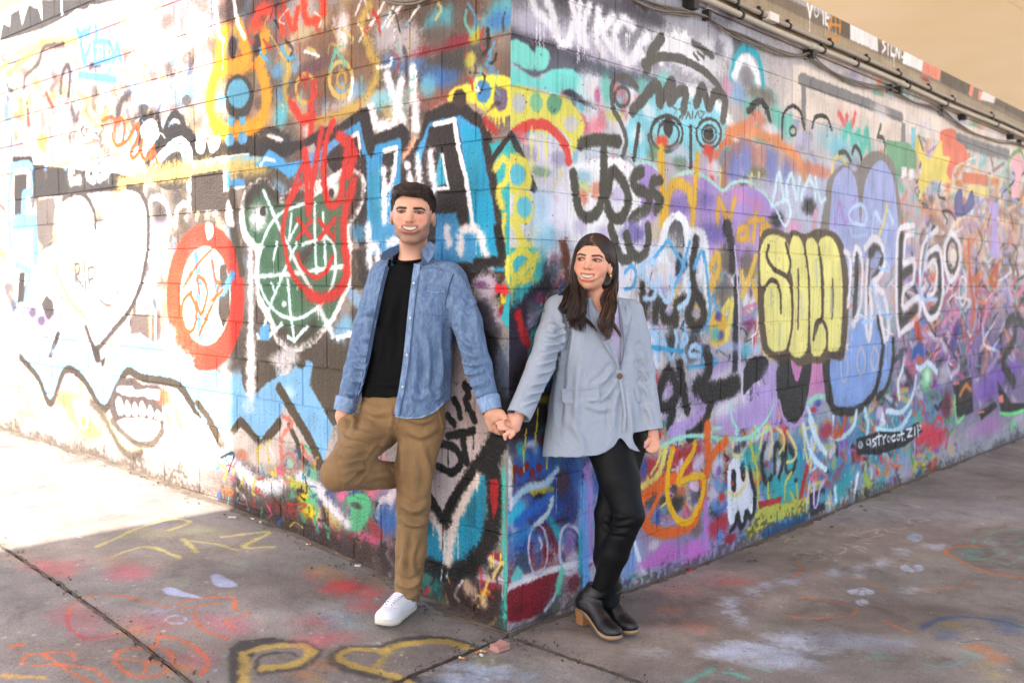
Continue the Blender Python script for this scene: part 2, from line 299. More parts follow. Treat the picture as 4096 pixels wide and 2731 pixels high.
# ================================================================== what is painted on the left wall
LEFT_PAINT = '''
@O
b b49aa0 200 110 .9 150,150 420,90
b d8ccc8 120 80 .8 60,60 330,200 400,150 180,330 60,500 100,420 30,650 300,400
b 8a7a80 90 60 .7 150,260 60,330 380,260
b a08890 90 60 .7 250,180 420,40
b 6b5a50 200 140 .9 550,60 700,180 1000,60 1100,200
b 8a7866 160 120 .8 640,260 800,120 900,200
b 5a4e44 220 160 .9 560,420 640,820 700,900 480,520
b e8e0dc 140 120 .8 120,620 300,640 240,520
b b8a8c0 100 80 .8 90,740 130,820
b a8c8e0 160 90 .8 300,870 460,900 620,920
b dccfc4 160 90 .8 420,980 560,1030 300,960 660,1000
b 6a5a58 200 120 .9 620,1120 760,1200 900,1300 1050,1380
b 8a7aa0 60 100 .7 800,1120 900,1180
x 8a6a58,b4a090,5a4a42,6a8aa8,c8b070,9a5a4a,d8ccc8 500,1165,0,280,90,26,90
x b8a0a8,e8e0e0,c8b890,a8b8d8,8a7a78,d8a898 0,480,40,330,80,24,60
x 5a4e44,e0d8d4,8ab4d4,b0a090,6a5a50 480,860,300,900,60,22,90
x e0d8d8,a8b8d8,9a8a88,d0b080,b0a0c8 0,480,380,900,60,20,70
x a83a3c,4a5a88,d8c8c8,5a8a78,c8b060,e0708c,3a3030,7a5a50 520,1000,1080,1380,120,18,60
x d89070,e0d0c8,a8b8d0,c8c0a0 0,480,880,1010,40,18,50
x 6a5a58,8a6a60,5a7aa8,a06a50,b08a50,7a8a70,4a4240,c8b0a8 0,480,120,330,130,12,45
x 6a5a58,4a4240,6a8ab8,b09a70,e8e4e4 0,480,400,720,90,12,45
@V1
F 4a4442 0,60 270,0 950,0 540,60 420,110 280,190 100,235 0,270
F f4f0ea 0,0 260,0 265,130 240,60 180,30 140,160 120,60 70,90 60,170 20,150 0,250
l f4f0ea 14 .2 385,0 388,90
F f6f2f0 0,262 110,235 280,180 430,100 490,60 540,75 560,40 780,0 980,0 720,110 540,185 300,250 0,345
F a8868c 0,345 300,255 540,190 720,115 1000,0 1130,0 1080,150 800,250 600,300 380,330 200,400 0,480
s dcae74 40 .6 0,440 120,330 250,270 450,260 700,330
s d8a860 30 .6 40,480 200,330 300,260
s e4b47c 40 .6 740,250 780,130 830,60 1000,20
l 5a8fe0 28 .3 510,280 530,400 565,285
l 5a8fe0 26 .3 640,262 590,270 600,390 645,380
l 5a8fe0 22 .3 595,325 632,318
s 5a8fe0 26 .3 650,265 662,385 705,350 690,280 650,265
l 5a8fe0 26 .3 710,395 735,265 758,385
l 5a8fe0 32 .3 500,472 720,502
s 5a8fe0 30 .3 485,185 505,225 530,195 545,225 565,175
l 5a8fe0 30 .3 600,170 605,225
b f2eeea 130 150 .8 960,290 880,180
b 6e625c 60 70 .8 1050,150
b eef0f4 80 100 .8 1230,200
s 8fb4e8 70 .6 830,600 1000,600 1180,540
b 78c8d8 60 70 .7 1190,560
s d84030 18 .4 290,590 330,670
s d84030 22 .5 170,650 180,780
s d86850 26 .6 110,780 100,860
b 8cc89c 45 50 .7 210,440 300,380 100,800
s 4a4040 22 .4 380,590 390,480 420,410 440,470 430,600
s 5a4c48 20 .4 150,560 160,480 240,400 280,300 400,280
b 4a4040 30 40 .8 1200,390
s 4a4040 44 .5 740,740 760,640 810,600
e 4a4444 32 40 905,690
e 5a5454 30 36 1170,630
f f4f2f0 890,890 880,800 920,740 980,750 1010,830 1000,900 950,940
f f4f2f0 1040,850 1050,770 1100,740 1130,800 1080,850
s 2e2a2a 34 .2 880,900 870,800 920,730 985,740 1020,850 1060,760 1100,720 1150,770 1165,860
s 2c2624 90 .15 940,1010 1060,860 1130,840 1190,890 1230,960 1330,960 1480,930 1620,900 1725,870
s 86bce8 50 .15 960,1040 1060,940 1130,900 1180,960 1195,1060 1190,1180
s f4f4f6 26 .15 970,1020 1070,910 1140,880 1195,940 1215,1030 1400,1000 1560,980 1660,950 1725,930
s 86bce8 44 .2 1215,1050 1400,1020 1560,1000 1680,970
s e8501c 18 .2 640,760 700,735 725,780 705,860 735,915 800,880 835,820 870,780 860,880 820,960 835,992 870,960 895,880 885,960 920,1000 965,920
s e8501c 18 .2 730,770 760,745 782,800 770,900
s e8501c 20 .2 945,1000 970,960 990,1030 1035,1050
s e8501c 18 .2 970,1030 920,1110
F 3a3432 90,1100 170,1090 170,1200 130,1380 90,1350
l 2c2624 30 .2 90,1012 195,1010 205,1062 270,1060
s 6aa8dc 28 .2 75,1045 190,1040 195,1200 150,1220 140,1360
s 6aa8dc 30 .2 75,1045 55,1300 70,1560
l 6a9fdc 60 .2 90,1400 220,1390 225,1620
s dcb878 24 .5 260,1080 250,1350 260,1700
s dcb878 26 .5 320,900 330,1060 375,1180
s e0c080 30 .5 560,690 690,900 760,1060 720,1200 640,1300 560,1380
F 3a3432 200,1065 330,1045 440,1060 740,1090 900,1140 900,1200 780,1205 700,1200 560,1215 330,1235 215,1240
f 3e3836 950,1100 1050,985 1120,955 1175,1040 1185,1130 1100,1195 1000,1170
F 6a605c 225,1260 340,1235 350,1300 330,1500 275,1560 235,1500
b 4a4240 60 80 .9 960,1240 1130,1240 1010,1340
s f0f4f8 26 .3 940,1300 950,1250 1000,1240 1050,1300 1060,1420 1010,1440
s f0e8c8 26 .3 1100,1420 1110,1320 1160,1280 1200,1320
s f4f4f6 28 .3 1240,1130 1245,1300
s f4f4f6 28 .3 1290,1080 1290,1300 1340,1260 1350,1340
l f8f6f6 30 .4 440,1080 445,1140 500,1130
s f8f6f6 28 .4 560,1040 550,1110 590,1130 600,1060 620,1120 680,1080
x 5a4c48,8a6a58,c8a868,d8d0cc,6a90c0 0,1300,300,1100,110,12,60
s c8b068 60 .7 760,1160 900,1110 1100,1080 1400,1050 1650,1060
F 4a3f3a 1200,1100 1420,1060 1420,1320 1200,1330
F f4f4f6 1400,1060 1420,1060 1425,1180 1540,1160 1540,1180 1405,1205
F 5a9ccc 1425,1060 1450,1130 1535,1125 1535,1165 1425,1180
f f6f2ee 600,1430 590,1330 540,1240 470,1215 400,1260 350,1400 350,1560 380,1750 450,1900 540,2050 600,2180 700,2080 810,1950 880,1800 920,1600 925,1420 900,1260 850,1190 800,1180 740,1230 680,1320 625,1420
s 4a4240 24 .3 600,1430 590,1330 540,1235 470,1210 400,1250
s 4a4240 26 .3 800,1175 870,1200 920,1290 930,1450 920,1620 880,1800 810,1950 700,2085 600,2185 540,2050
s d0a860 20 .4 350,1400 345,1560 375,1750 450,1900 540,2000
s dcc88c 30 .6 420,1300 440,1500 480,1700 700,1500 720,1300
@V5
s 5a5252 14 .3 470,245 480,400
s 5a5252 12 .3 470,245 500,250 497,300 478,320 522,392
l 5a5252 14 .3 530,230 537,410
s 5a5252 14 .3 555,270 562,430
s 5a5252 12 .3 555,270 592,270 586,330 562,345
s 6a625e 14 .3 630,470 660,500 700,505
s 6a625e 14 .3 720,380 740,425 760,400
F 3a3432 120,300 160,290 150,480 110,490
l 6aa8dc 30 .2 100,250 190,290 150,560
l f4f2f2 26 .2 190,390 250,470
s 9a80c0 40 .3 170,500 200,600 260,640 300,560 400,600
s 9a80c0 34 .3 200,520 290,700 330,560
e 5a5060 22 30 205,550 260,600
F 4a4442 260,500 290,440 330,480 340,560 300,600
F 3e3836 300,830 360,660 380,680 330,840
l f6f4f2 24 .2 285,810 350,650 385,640
F 6a5c58 830,560 1010,560 1010,720 960,740 880,680 820,690
l f4f2f0 16 .2 975,540 975,720
l d8c080 20 .4 940,460 945,700
f 3a3432 560,680 590,760 620,780 640,890 660,830 600,860
f 7fb6de 130,800 230,930 320,1100 405,910 500,950 650,1150 740,1000 800,900 900,950 1080,980 1200,1120 1300,1200 1390,1390 1505,1210 1640,1340 1760,1230 1760,960 1640,1010 1500,940 1400,1050 1340,900 1100,880 1000,760 850,685 760,740 650,900 560,800 480,720 420,640 380,700 320,840 200,760
b a8c8e4 90 60 .7 400,800 600,950 900,850 1100,900
s 4a4036 34 .15 130,830 240,960 320,1120 408,912 520,965 650,1155 740,1010 800,920 900,960 1080,990 1150,1040 1220,1150 1300,1220 1395,1390
l 5a4c3c 38 .15 1395,1390 1508,1215 1640,1370 1740,1270
f 5a4e4c 725,1000 820,960 900,1000 1010,1020 1020,1180 1025,1280 960,1365 860,1370 760,1300 690,1160
F fbf8f4 730,1040 740,1010 830,1015 850,1040 900,1030 960,1030 1005,1040 1000,1100 930,1090 900,1070 820,1075 760,1060
f fbf8f4 725,1110 750,1080 775,1140 770,1190 740,1180
f fbf8f4 780,1160 795,1100 820,1150 815,1195 790,1190
f fbf8f4 825,1160 845,1110 865,1160 860,1195 835,1195
f fbf8f4 870,1160 890,1105 915,1150 912,1200 880,1198
f fbf8f4 925,1170 940,1130 960,1170 955,1210 930,1208
f fbf8f4 970,1190 985,1160 1015,1190 1015,1222 975,1218
f f4ecdc 740,1230 860,1210 980,1230 1005,1270 950,1350 860,1360 780,1300
f ece49c 670,1180 720,1280 790,1360 900,1390 850,1440 780,1420 700,1300
b e0603c 50 70 .8 1030,1080
s 6a5e54 34 .4 570,1110 650,1200 700,1300 760,1400 830,1450 890,1420
s 6a5e54 30 .2 700,1230 780,1310 860,1370 960,1370 1020,1290
b e08858 90 80 .8 480,1200 560,1280 430,1100
s f0e8e0 20 .3 465,1120 490,1185 515,1110
l f0e8e0 20 .3 492,1185 497,1230
r f0e8e0 18 22 50 525,1230
e d8402f 245 462 1290,455
b e85a34 200 400 .6 1180,500
e f2f0ee 158 312 1290,445
F 4a4038 1380,250 1420,240 1440,400 1445,560 1400,650 1370,560
s 5f98cc 44 .3 1230,190 1250,330 1240,520 1260,700
s 5f98cc 36 .3 1330,220 1350,360 1400,420 1460,310
s 8a8682 40 .5 1290,560 1290,700
s 8a8682 44 .5 1200,220 1195,330
s e0582c 20 .2 1200,420 1150,480 1140,600 1180,670 1220,640 1230,520 1190,430
s e0582c 18 .2 1230,480 1260,560 1300,440 1280,350 1240,330 1250,430
s e0582c 18 .2 1330,230 1350,340 1370,400 1250,690
s e0582c 14 .2 1150,390 1240,250 1330,150
s e0582c 14 .2 1320,480 1400,410
f f8eeee 1290,0 1330,0 1340,50 1305,90
@V5
s f4e8e8 60 .5 1065,680 1090,770 1140,840 1190,860
@V2
b 5a4638 300 200 .85 1200,100 900,250
b 8a6448 200 160 .85 500,200 700,100 420,500 650,420
b 4a4440 200 120 .8 1350,350 950,480 1150,430
b 58a8b8 120 90 .8 1550,140 1590,60 1200,120
b 4a78b8 100 70 .7 1570,130 900,380 1150,480 1020,420 1230,500
b 70b8d0 60 80 .7 1120,540 880,600 800,640
b 8c2f38 160 40 .8 1250,290 1330,250 1060,330
b c8c040 40 60 .8 1410,230 1385,380
b c0b8bc 110 140 .8 850,230 320,90 980,260
b f0e8ea 50 140 .8 580,190
b c0b890 90 70 .8 330,200 420,140
b 6a5a54 80 100 .8 1330,90 1180,230
s e0dadc 14 .5 660,100 700,0
s e0dadc 14 .5 720,0 745,120
s e0dadc 16 .5 750,170 830,40 855,-10
s e0dadc 18 .5 860,170 930,60 1000,-10
s e0dadc 18 .5 820,190 900,50
s e0dadc 14 .5 1000,130 1060,40
b 5a94c8 40 60 .8 170,450 190,600 100,560
b 6a4a50 70 50 .7 430,400 380,430
b 8ab0d0 40 60 .7 280,420 650,560 570,560
s ea4a20 34 .4 180,60 210,210
s ea4a20 34 .4 205,20 270,190 300,60
s ea4a20 44 .4 340,20 350,120 400,140 460,80 450,-10
b e05a28 60 70 .9 50,150
s c0a050 42 .6 220,300 245,420 220,560 260,680 400,760 520,740 680,660 760,560 800,440 745,300 700,150 745,40
r c8aa60 30 60 90 350,560
r c8aa60 32 72 110 570,500
r b89850 24 28 50 575,500
s d03c2a 44 .4 255,645 330,750 395,730
s d03c2a 38 .5 405,520 380,700 385,860
s 3c3634 60 .4 60,840 150,860 230,880
s e0dcdc 20 .5 70,880 130,860 200,880
b 60b0c0 50 70 .8 190,740 200,690
s f0e8e8 60 .4 760,690 795,790 880,800
s f0e8e8 52 .4 860,480 960,760
s f0e8e8 50 .4 950,500 905,800
s f0e8e8 54 .4 1020,440 1040,800
F 3a302c -20,880 100,850 170,900 330,880 460,800 560,790 670,700 740,670 780,850 960,780 1000,830 1000,900 1060,870 1100,710 1250,640 1330,635 1470,750 1510,830 1540,1020 1645,1700 1560,1800 1300,1800 900,1800 700,1600 600,1200 400,900 200,1000 0,980
s e8b090 30 .6 960,1000 1030,880
F 5aa4d4 30,1040 120,940 220,1000 230,1100 160,1060
F f4f2f2 60,1040 90,985 160,1000 160,1020 100,1005 75,1045
F 5aa4d4 200,1040 330,1000 420,940 560,860 560,900 440,1020 360,1060 240,1120
F 4a9ccc 545,845 690,765 735,960 760,1000 790,915 945,868 952,900 930,1600 740,1600 730,1000 700,960 690,830 620,860 570,900
l f4ecec 20 .2 640,860 680,835 690,930
F 4a9ccc 1130,765 1310,728 1445,810 1490,1100 1600,1700 1400,1700 1395,1420 1340,1000 1300,770 1150,790 1080,980 1060,1100 1040,960
F 3a302c 1130,800 1280,760 1330,1000 1400,1430 1310,1430 1280,1340 1170,1350 1080,1200 1080,1000
F 28a0c4 1330,770 1440,830 1590,1700 1400,1700 1350,1050
b 2f8a9c 50 240 .6 1400,1100
b 2f8a9c 60 240 .6 790,1250
F 4a9ccc 1170,1345 1290,1335 1325,1440 1400,1440 1420,1650 1150,1650
F 48a8c0 1190,960 1150,1180 1238,1155 1212,970
l f4ecec 28 .15 1160,785 1282,757 1312,950 1352,1100 1400,1420
l f4ecec 18 .15 1205,970 1245,1180 1160,1188
F 3a302c 830,960 908,930 900,1100 870,1220 830,1200
l f4ecec 26 .15 845,950 918,928 905,1100
l f2eaec 40 .5 840,1070 845,1390
s f2eaec 36 .5 850,1200 890,1140 900,1060
l f2eaec 36 .5 1000,1100 1010,1160
e f2eaec 22 28 988,1040
l f2eaec 44 .5 1050,990 1060,1160
l f2eaec 46 .5 1130,960 1155,1190
F 38b0b8 1500,900 1640,880 1640,1800 1620,1700 1540,1040
f e8d850 1240,640 1260,570 1330,540 1400,520 1430,480 1500,470 1650,510 1660,700 1560,740 1500,720 1400,650 1300,640
e 4a3c34 45 60 1315,625
e 4a88b8 48 72 1465,575
e 7a6a80 45 75 1575,625
d e8d850 1470,1600,720,120,16
s b8403c 40 .5 1480,760 1540,820
s e0d060 42 .4 1540,1060 1590,1000 1625,1050 1612,1130 1560,1200 1580,1290
s e0d060 30 .4 1600,1350 1590,1450 1620,1520
l 3a302c 32 .2 1520,1000 1610,880 1650,840
@V1
s f29a10 66 .35 1390,240 1380,350 1365,450 1325,560 1320,680 1355,790 1430,830 1560,805 1645,750 1675,640 1660,520 1630,430 1640,300 1660,230
s f29a10 60 .35 1390,280 1420,190
s f29a10 70 .35 1500,170 1530,260 1540,380 1450,420 1400,430
b f29a10 110 60 .9 1510,420
b 4a3830 130 90 .9 1440,60 1660,60
s d84a2c 60 .5 1600,140 1640,60 1700,80
e 4a3830 26 70 1460,300 1612,290
e 4a4038 92 140 1500,610
e 64a0b8 68 92 1495,590
e 7ab0c4 30 60 1385,640
F 6aa4c0 1430,730 1470,740 1470,800 1425,790
F 6aa4c0 1500,735 1540,730 1545,790 1505,790
s f4e8e4 26 .3 1465,0 1490,140 1535,240
s f4e8e4 24 .3 1355,60 1370,200 1400,260
e 6aa0c8 30 40 1440,880 1520,870
f e8f0f4 1230,880 1280,860 1285,950 1240,960
f e8f0f4 1310,870 1380,860 1370,930 1320,960
@W7
s 5a4e40 60 .3 250,140 260,400 300,600 330,760
f f0e4e4 220,200 250,260 270,400 230,400 200,330
f f4ece8 380,80 520,30 620,160 720,110 860,60 1000,20 1150,-60 1290,20 1290,180 1230,330 1170,420 1200,600 1200,800 1130,980 1060,1130 960,1260 840,1370 700,1380 600,1310 540,1160 450,1000 430,800 430,600 350,520 310,380 320,230
f 4f7458 420,100 520,80 600,160 640,230 760,190 880,190 1000,110 1150,0 1250,20 1260,140 1200,280 1150,400 1150,600 1170,800 1100,960 1020,1120 900,1240 800,1310 700,1290 600,1190 540,1050 480,950 450,800 470,650 500,550 430,530 370,430 350,300 360,180
s 4a3f36 80 .7 380,200 420,120 520,90 600,180
s 4a3f36 70 .7 680,190 860,150
s 4a3f36 80 .7 1220,60 1240,160 1180,320
s 4a3f36 90 .8 640,1230 760,1290 900,1210
s 4a3f36 60 .8 800,660 880,560
b f0e8ea 80 120 .95 455,330
e 4a3f36 24 38 495,290
b f0e4e4 70 90 .9 1040,110
e 4a3f36 22 40 1030,145
s d8ece8 22 .3 820,225 640,300 530,440 470,620 460,820 520,980 620,1090 760,1130 880,1070 980,980 1050,820 1065,650 1040,540 980,480
l d8ece8 26 .3 430,800 700,780 1130,715
l d8ece8 26 .3 500,130 620,400 760,700 900,950
l d8ece8 24 .3 900,230 905,600 915,770
l d8ece8 24 .3 760,540 640,800 560,1000 460,1320
l d8ece8 24 .3 690,830 710,1100 740,1300
l d8ece8 22 .3 720,310 700,510 765,390
l d8ece8 22 .3 965,300 985,700
l d8ece8 22 .3 800,550 980,490
s d8ece8 20 .3 605,530 578,660
l d8ece8 18 .3 560,850 592,930
l d8ece8 22 .3 840,1190 740,1300 690,1270
l d8ece8 22 .3 640,1170 480,1320 450,1250
l e8e4e6 40 .6 930,1040 1030,1230 1110,1450
e e0ecea 20 22 660,1015
s c8382c 36 .3 790,60 700,220 662,350 650,450 670,580 700,720 760,830 850,920 950,985
s c8382c 66 .3 850,930 950,970 1060,930 1130,850 1155,740 1140,600 1125,420 1150,250 1205,60
l c8382c 27 .3 768,350 872,490
l c8382c 27 .3 872,358 768,495
l c8382c 28 .3 935,358 1052,502
l c8382c 28 .3 1058,348 935,502
s c8382c 28 .3 762,625 800,720 870,790 930,805 1000,740 1042,640
@V2
l c8382c 40 .3 345,950 365,1330
l c8382c 34 .3 340,950 390,1150
l c8382c 40 .3 450,820 400,1100 370,1335
s c8382c 40 .3 520,770 475,900 462,1100 485,1260 530,1290 570,1230 590,1080 610,930
s c8382c 60 .3 560,860 620,900 650,980 620,1100
l c8382c 22 .3 340,1010 230,1290
@W7
F 5a4e40 1190,600 1300,540 1300,900 1190,900
b c89080 50 60 .7 1270,700
s f0e6e8 52 .5 398,520 400,1000 398,1400
F 5a4e40 430,1420 560,1400 560,1568 430,1568
F 6aa8d4 470,1200 545,1160 545,1380 470,1400
F 5a4e40 1010,1300 1180,1240 1180,1600 1010,1600
b 80b4d4 60 100 .8 1150,1180 1100,1240
s f0e8e8 34 .3 1080,1280 1180,1250
@W2
F 5a4e40 330,-100 590,-60 600,220 500,340 330,340
f 86b6d8 -20,330 130,300 230,240 310,200 360,330 440,340 520,260 600,220 720,170 760,100 840,80 890,130 860,260 900,350 960,450 1040,580 1010,720 950,880 860,700 740,500 640,290 625,560 500,690 450,690 330,530 200,700 170,690 -20,480
b c0d8e4 60 60 .7 200,400 380,450 700,330
l f0e6e8 84 .4 400,-60 400,330
e 5a4e40 40 40 790,100
b e8e0e0 90 70 .8 620,80 700,40
F 5a4e40 880,130 1200,90 1200,560 1040,590 960,450 870,280
l 5a4c3c 48 .15 -20,420 60,520 180,740 320,560 480,745 622,570
l 5a4c3c 66 .15 622,300 750,520 860,700 945,890
s 5a4c3c 40 .2 700,590 760,720 800,850 920,920 960,880
b d8c8bc 150 100 .9 300,720 560,810 480,860
b a89888 90 50 .8 560,940
b c87c5c 50 50 .9 330,820
s f0eaec 80 .6 -20,830 180,850 300,930 450,1060 600,1060 690,1010
r d08070 24 55 80 700,890
s d08070 30 .5 650,520 725,580 640,700 660,1000 720,1030
b b0d0b8 40 50 .8 705,890
s d07868 24 .5 800,750 850,850 900,900
s c8c850 60 .5 720,1040 850,1040 900,1180
b e8c820 80 90 .95 860,1260 830,1150
b 70b890 50 110 .9 890,1150 880,1000
f 60b080 1160,1150 1300,1130 1340,1250 1260,1420 1150,1400 1180,1260
b 504840 50 30 .9 1230,1220
b 3a5f9a 100 140 .9 1470,1330
b e8608c 120 60 .8 1300,1480
s e8e0e4 60 .6 950,1130 1050,1260 1150,1360
s e0d8dc 50 .6 760,980 960,1100
b 9a3a34 80 80 .9 700,1270 600,1230
b b86a3c 70 50 .9 220,1120
b 5a8a94 60 50 .7 420,1180
s 4a3a34 110 .8 200,1210 500,1300 900,1470 1300,1590
d 6a5a50 200,700,1050,160,14
@W8
F 3c3630 230,200 330,170 330,500 250,400
b 4a8cb0 60 80 .8 260,60 470,100
l f2eaec 50 .5 320,0 332,310
s f2eaec 46 .5 335,190 372,150 392,200 398,270
s f2eaec 48 .5 470,140 540,120
l f2eaec 50 .5 900,30 912,140
s f2eaec 54 .5 1000,200 1010,60 1090,25 1140,70 1180,200 1210,330
F 2c2624 1240,0 1300,0 1340,240 1330,310 1190,320 1100,260 1180,240 1280,235
s 2c2624 80 .3 1120,300 1250,440 1340,600 1350,640
s c8b8c4 80 .5 1130,440 1200,410 1240,460 1160,560 1230,620 1280,680 1240,730
b 7a4878 50 30 .8 1150,440
b 3a3640 120 120 .9 1200,800 1150,650
s e8303c 50 .3 1280,470 1400,490
d e0c840 1270,1340,530,180,9
b a02038 40 50 .9 1310,640
F 38b0b8 1330,0 1366,0 1366,780 1300,700 1350,500
s e0d860 50 .3 1366,250 1350,330 1366,420
@O
f d0bcb8 930,760 1080,775 1150,870 1155,980 1110,1080 1030,1190 980,1100 940,1000
b a89490 60 60 .7 1050,830 1110,960
s 1c1a1a 44 .15 1070,765 1125,800 1158,880 1160,960 1130,1040 1080,1110 1030,1190 1000,1150 960,1080
b 7a88a0 30 80 .7 1160,850
@W3
f d8c8c4 960,60 1190,-60 1150,150 1080,300 1000,200
f 1f94b4 960,430 965,600 1050,650 1150,665 1270,630 1350,540 1390,400 1405,200 1395,0 1330,60 1240,200 1110,460 1000,340
b 1a6a80 60 160 .6 1280,250
s 15181a 120 .3 960,690 1120,740 1280,690 1400,560 1460,380 1475,150 1450,-60
F a8202c 1430,30 1500,30 1495,240 1462,340 1440,200
s f0dcd0 60 .5 990,310 1060,430 1110,640
s f0dcd0 64 .5 1340,20 1230,220 1150,420 1120,650
l 1c1a1a 54 .2 990,170 1080,330 1170,150 1300,-20
b 3a2828 180 130 .9 1200,900 1400,1000 1450,900
b 2a7a74 60 100 .9 1030,860 960,820
b c8a890 40 80 .9 1260,850 1390,960 1310,900
e c8902c 40 30 1400,885
b 8a2a34 90 50 .9 1440,830 1480,620
s c8b0b8 34 .5 1360,770 1540,800
s c8b0b8 30 .5 1430,630 1530,680
b 2a6a68 40 60 .8 1540,1000 1530,1130
s 4ab8a8 24 .7 1540,-40 1540,400 1552,800 1548,1150
d e0c840 1440,1550,600,200,5
@W8
s 1c1a1a 46 .2 905,1405 955,1475
s 1c1a1a 44 .2 955,1290 985,1340 1000,1420
s 1c1a1a 46 .2 1030,1180 1062,1260 1040,1300 1105,1440
l 1c1a1a 40 .2 1040,1210 1110,1180
@O
s 1c1a1a 15 .2 1002,1018 1040,1026 1060,1056 1040,1086 1008,1072
l 1c1a1a 15 .2 1030,1002 1088,990
l 1c1a1a 15 .2 1062,998 1072,1062
x f0e8ec,2c2624,48a8c0,e0608c,58b080,e0c840,3a5f9a,b84030 500,760,1030,1230,70,5,40
x f0e8ec,2c2624,48b0b0,c83848,e0c070,5a4a60 960,1160,1300,1430,30,5,40
x f0e8ec,3a302c,58a8d0,c8b070,b84030,70b0a0 560,1160,20,260,70,5,50
'''
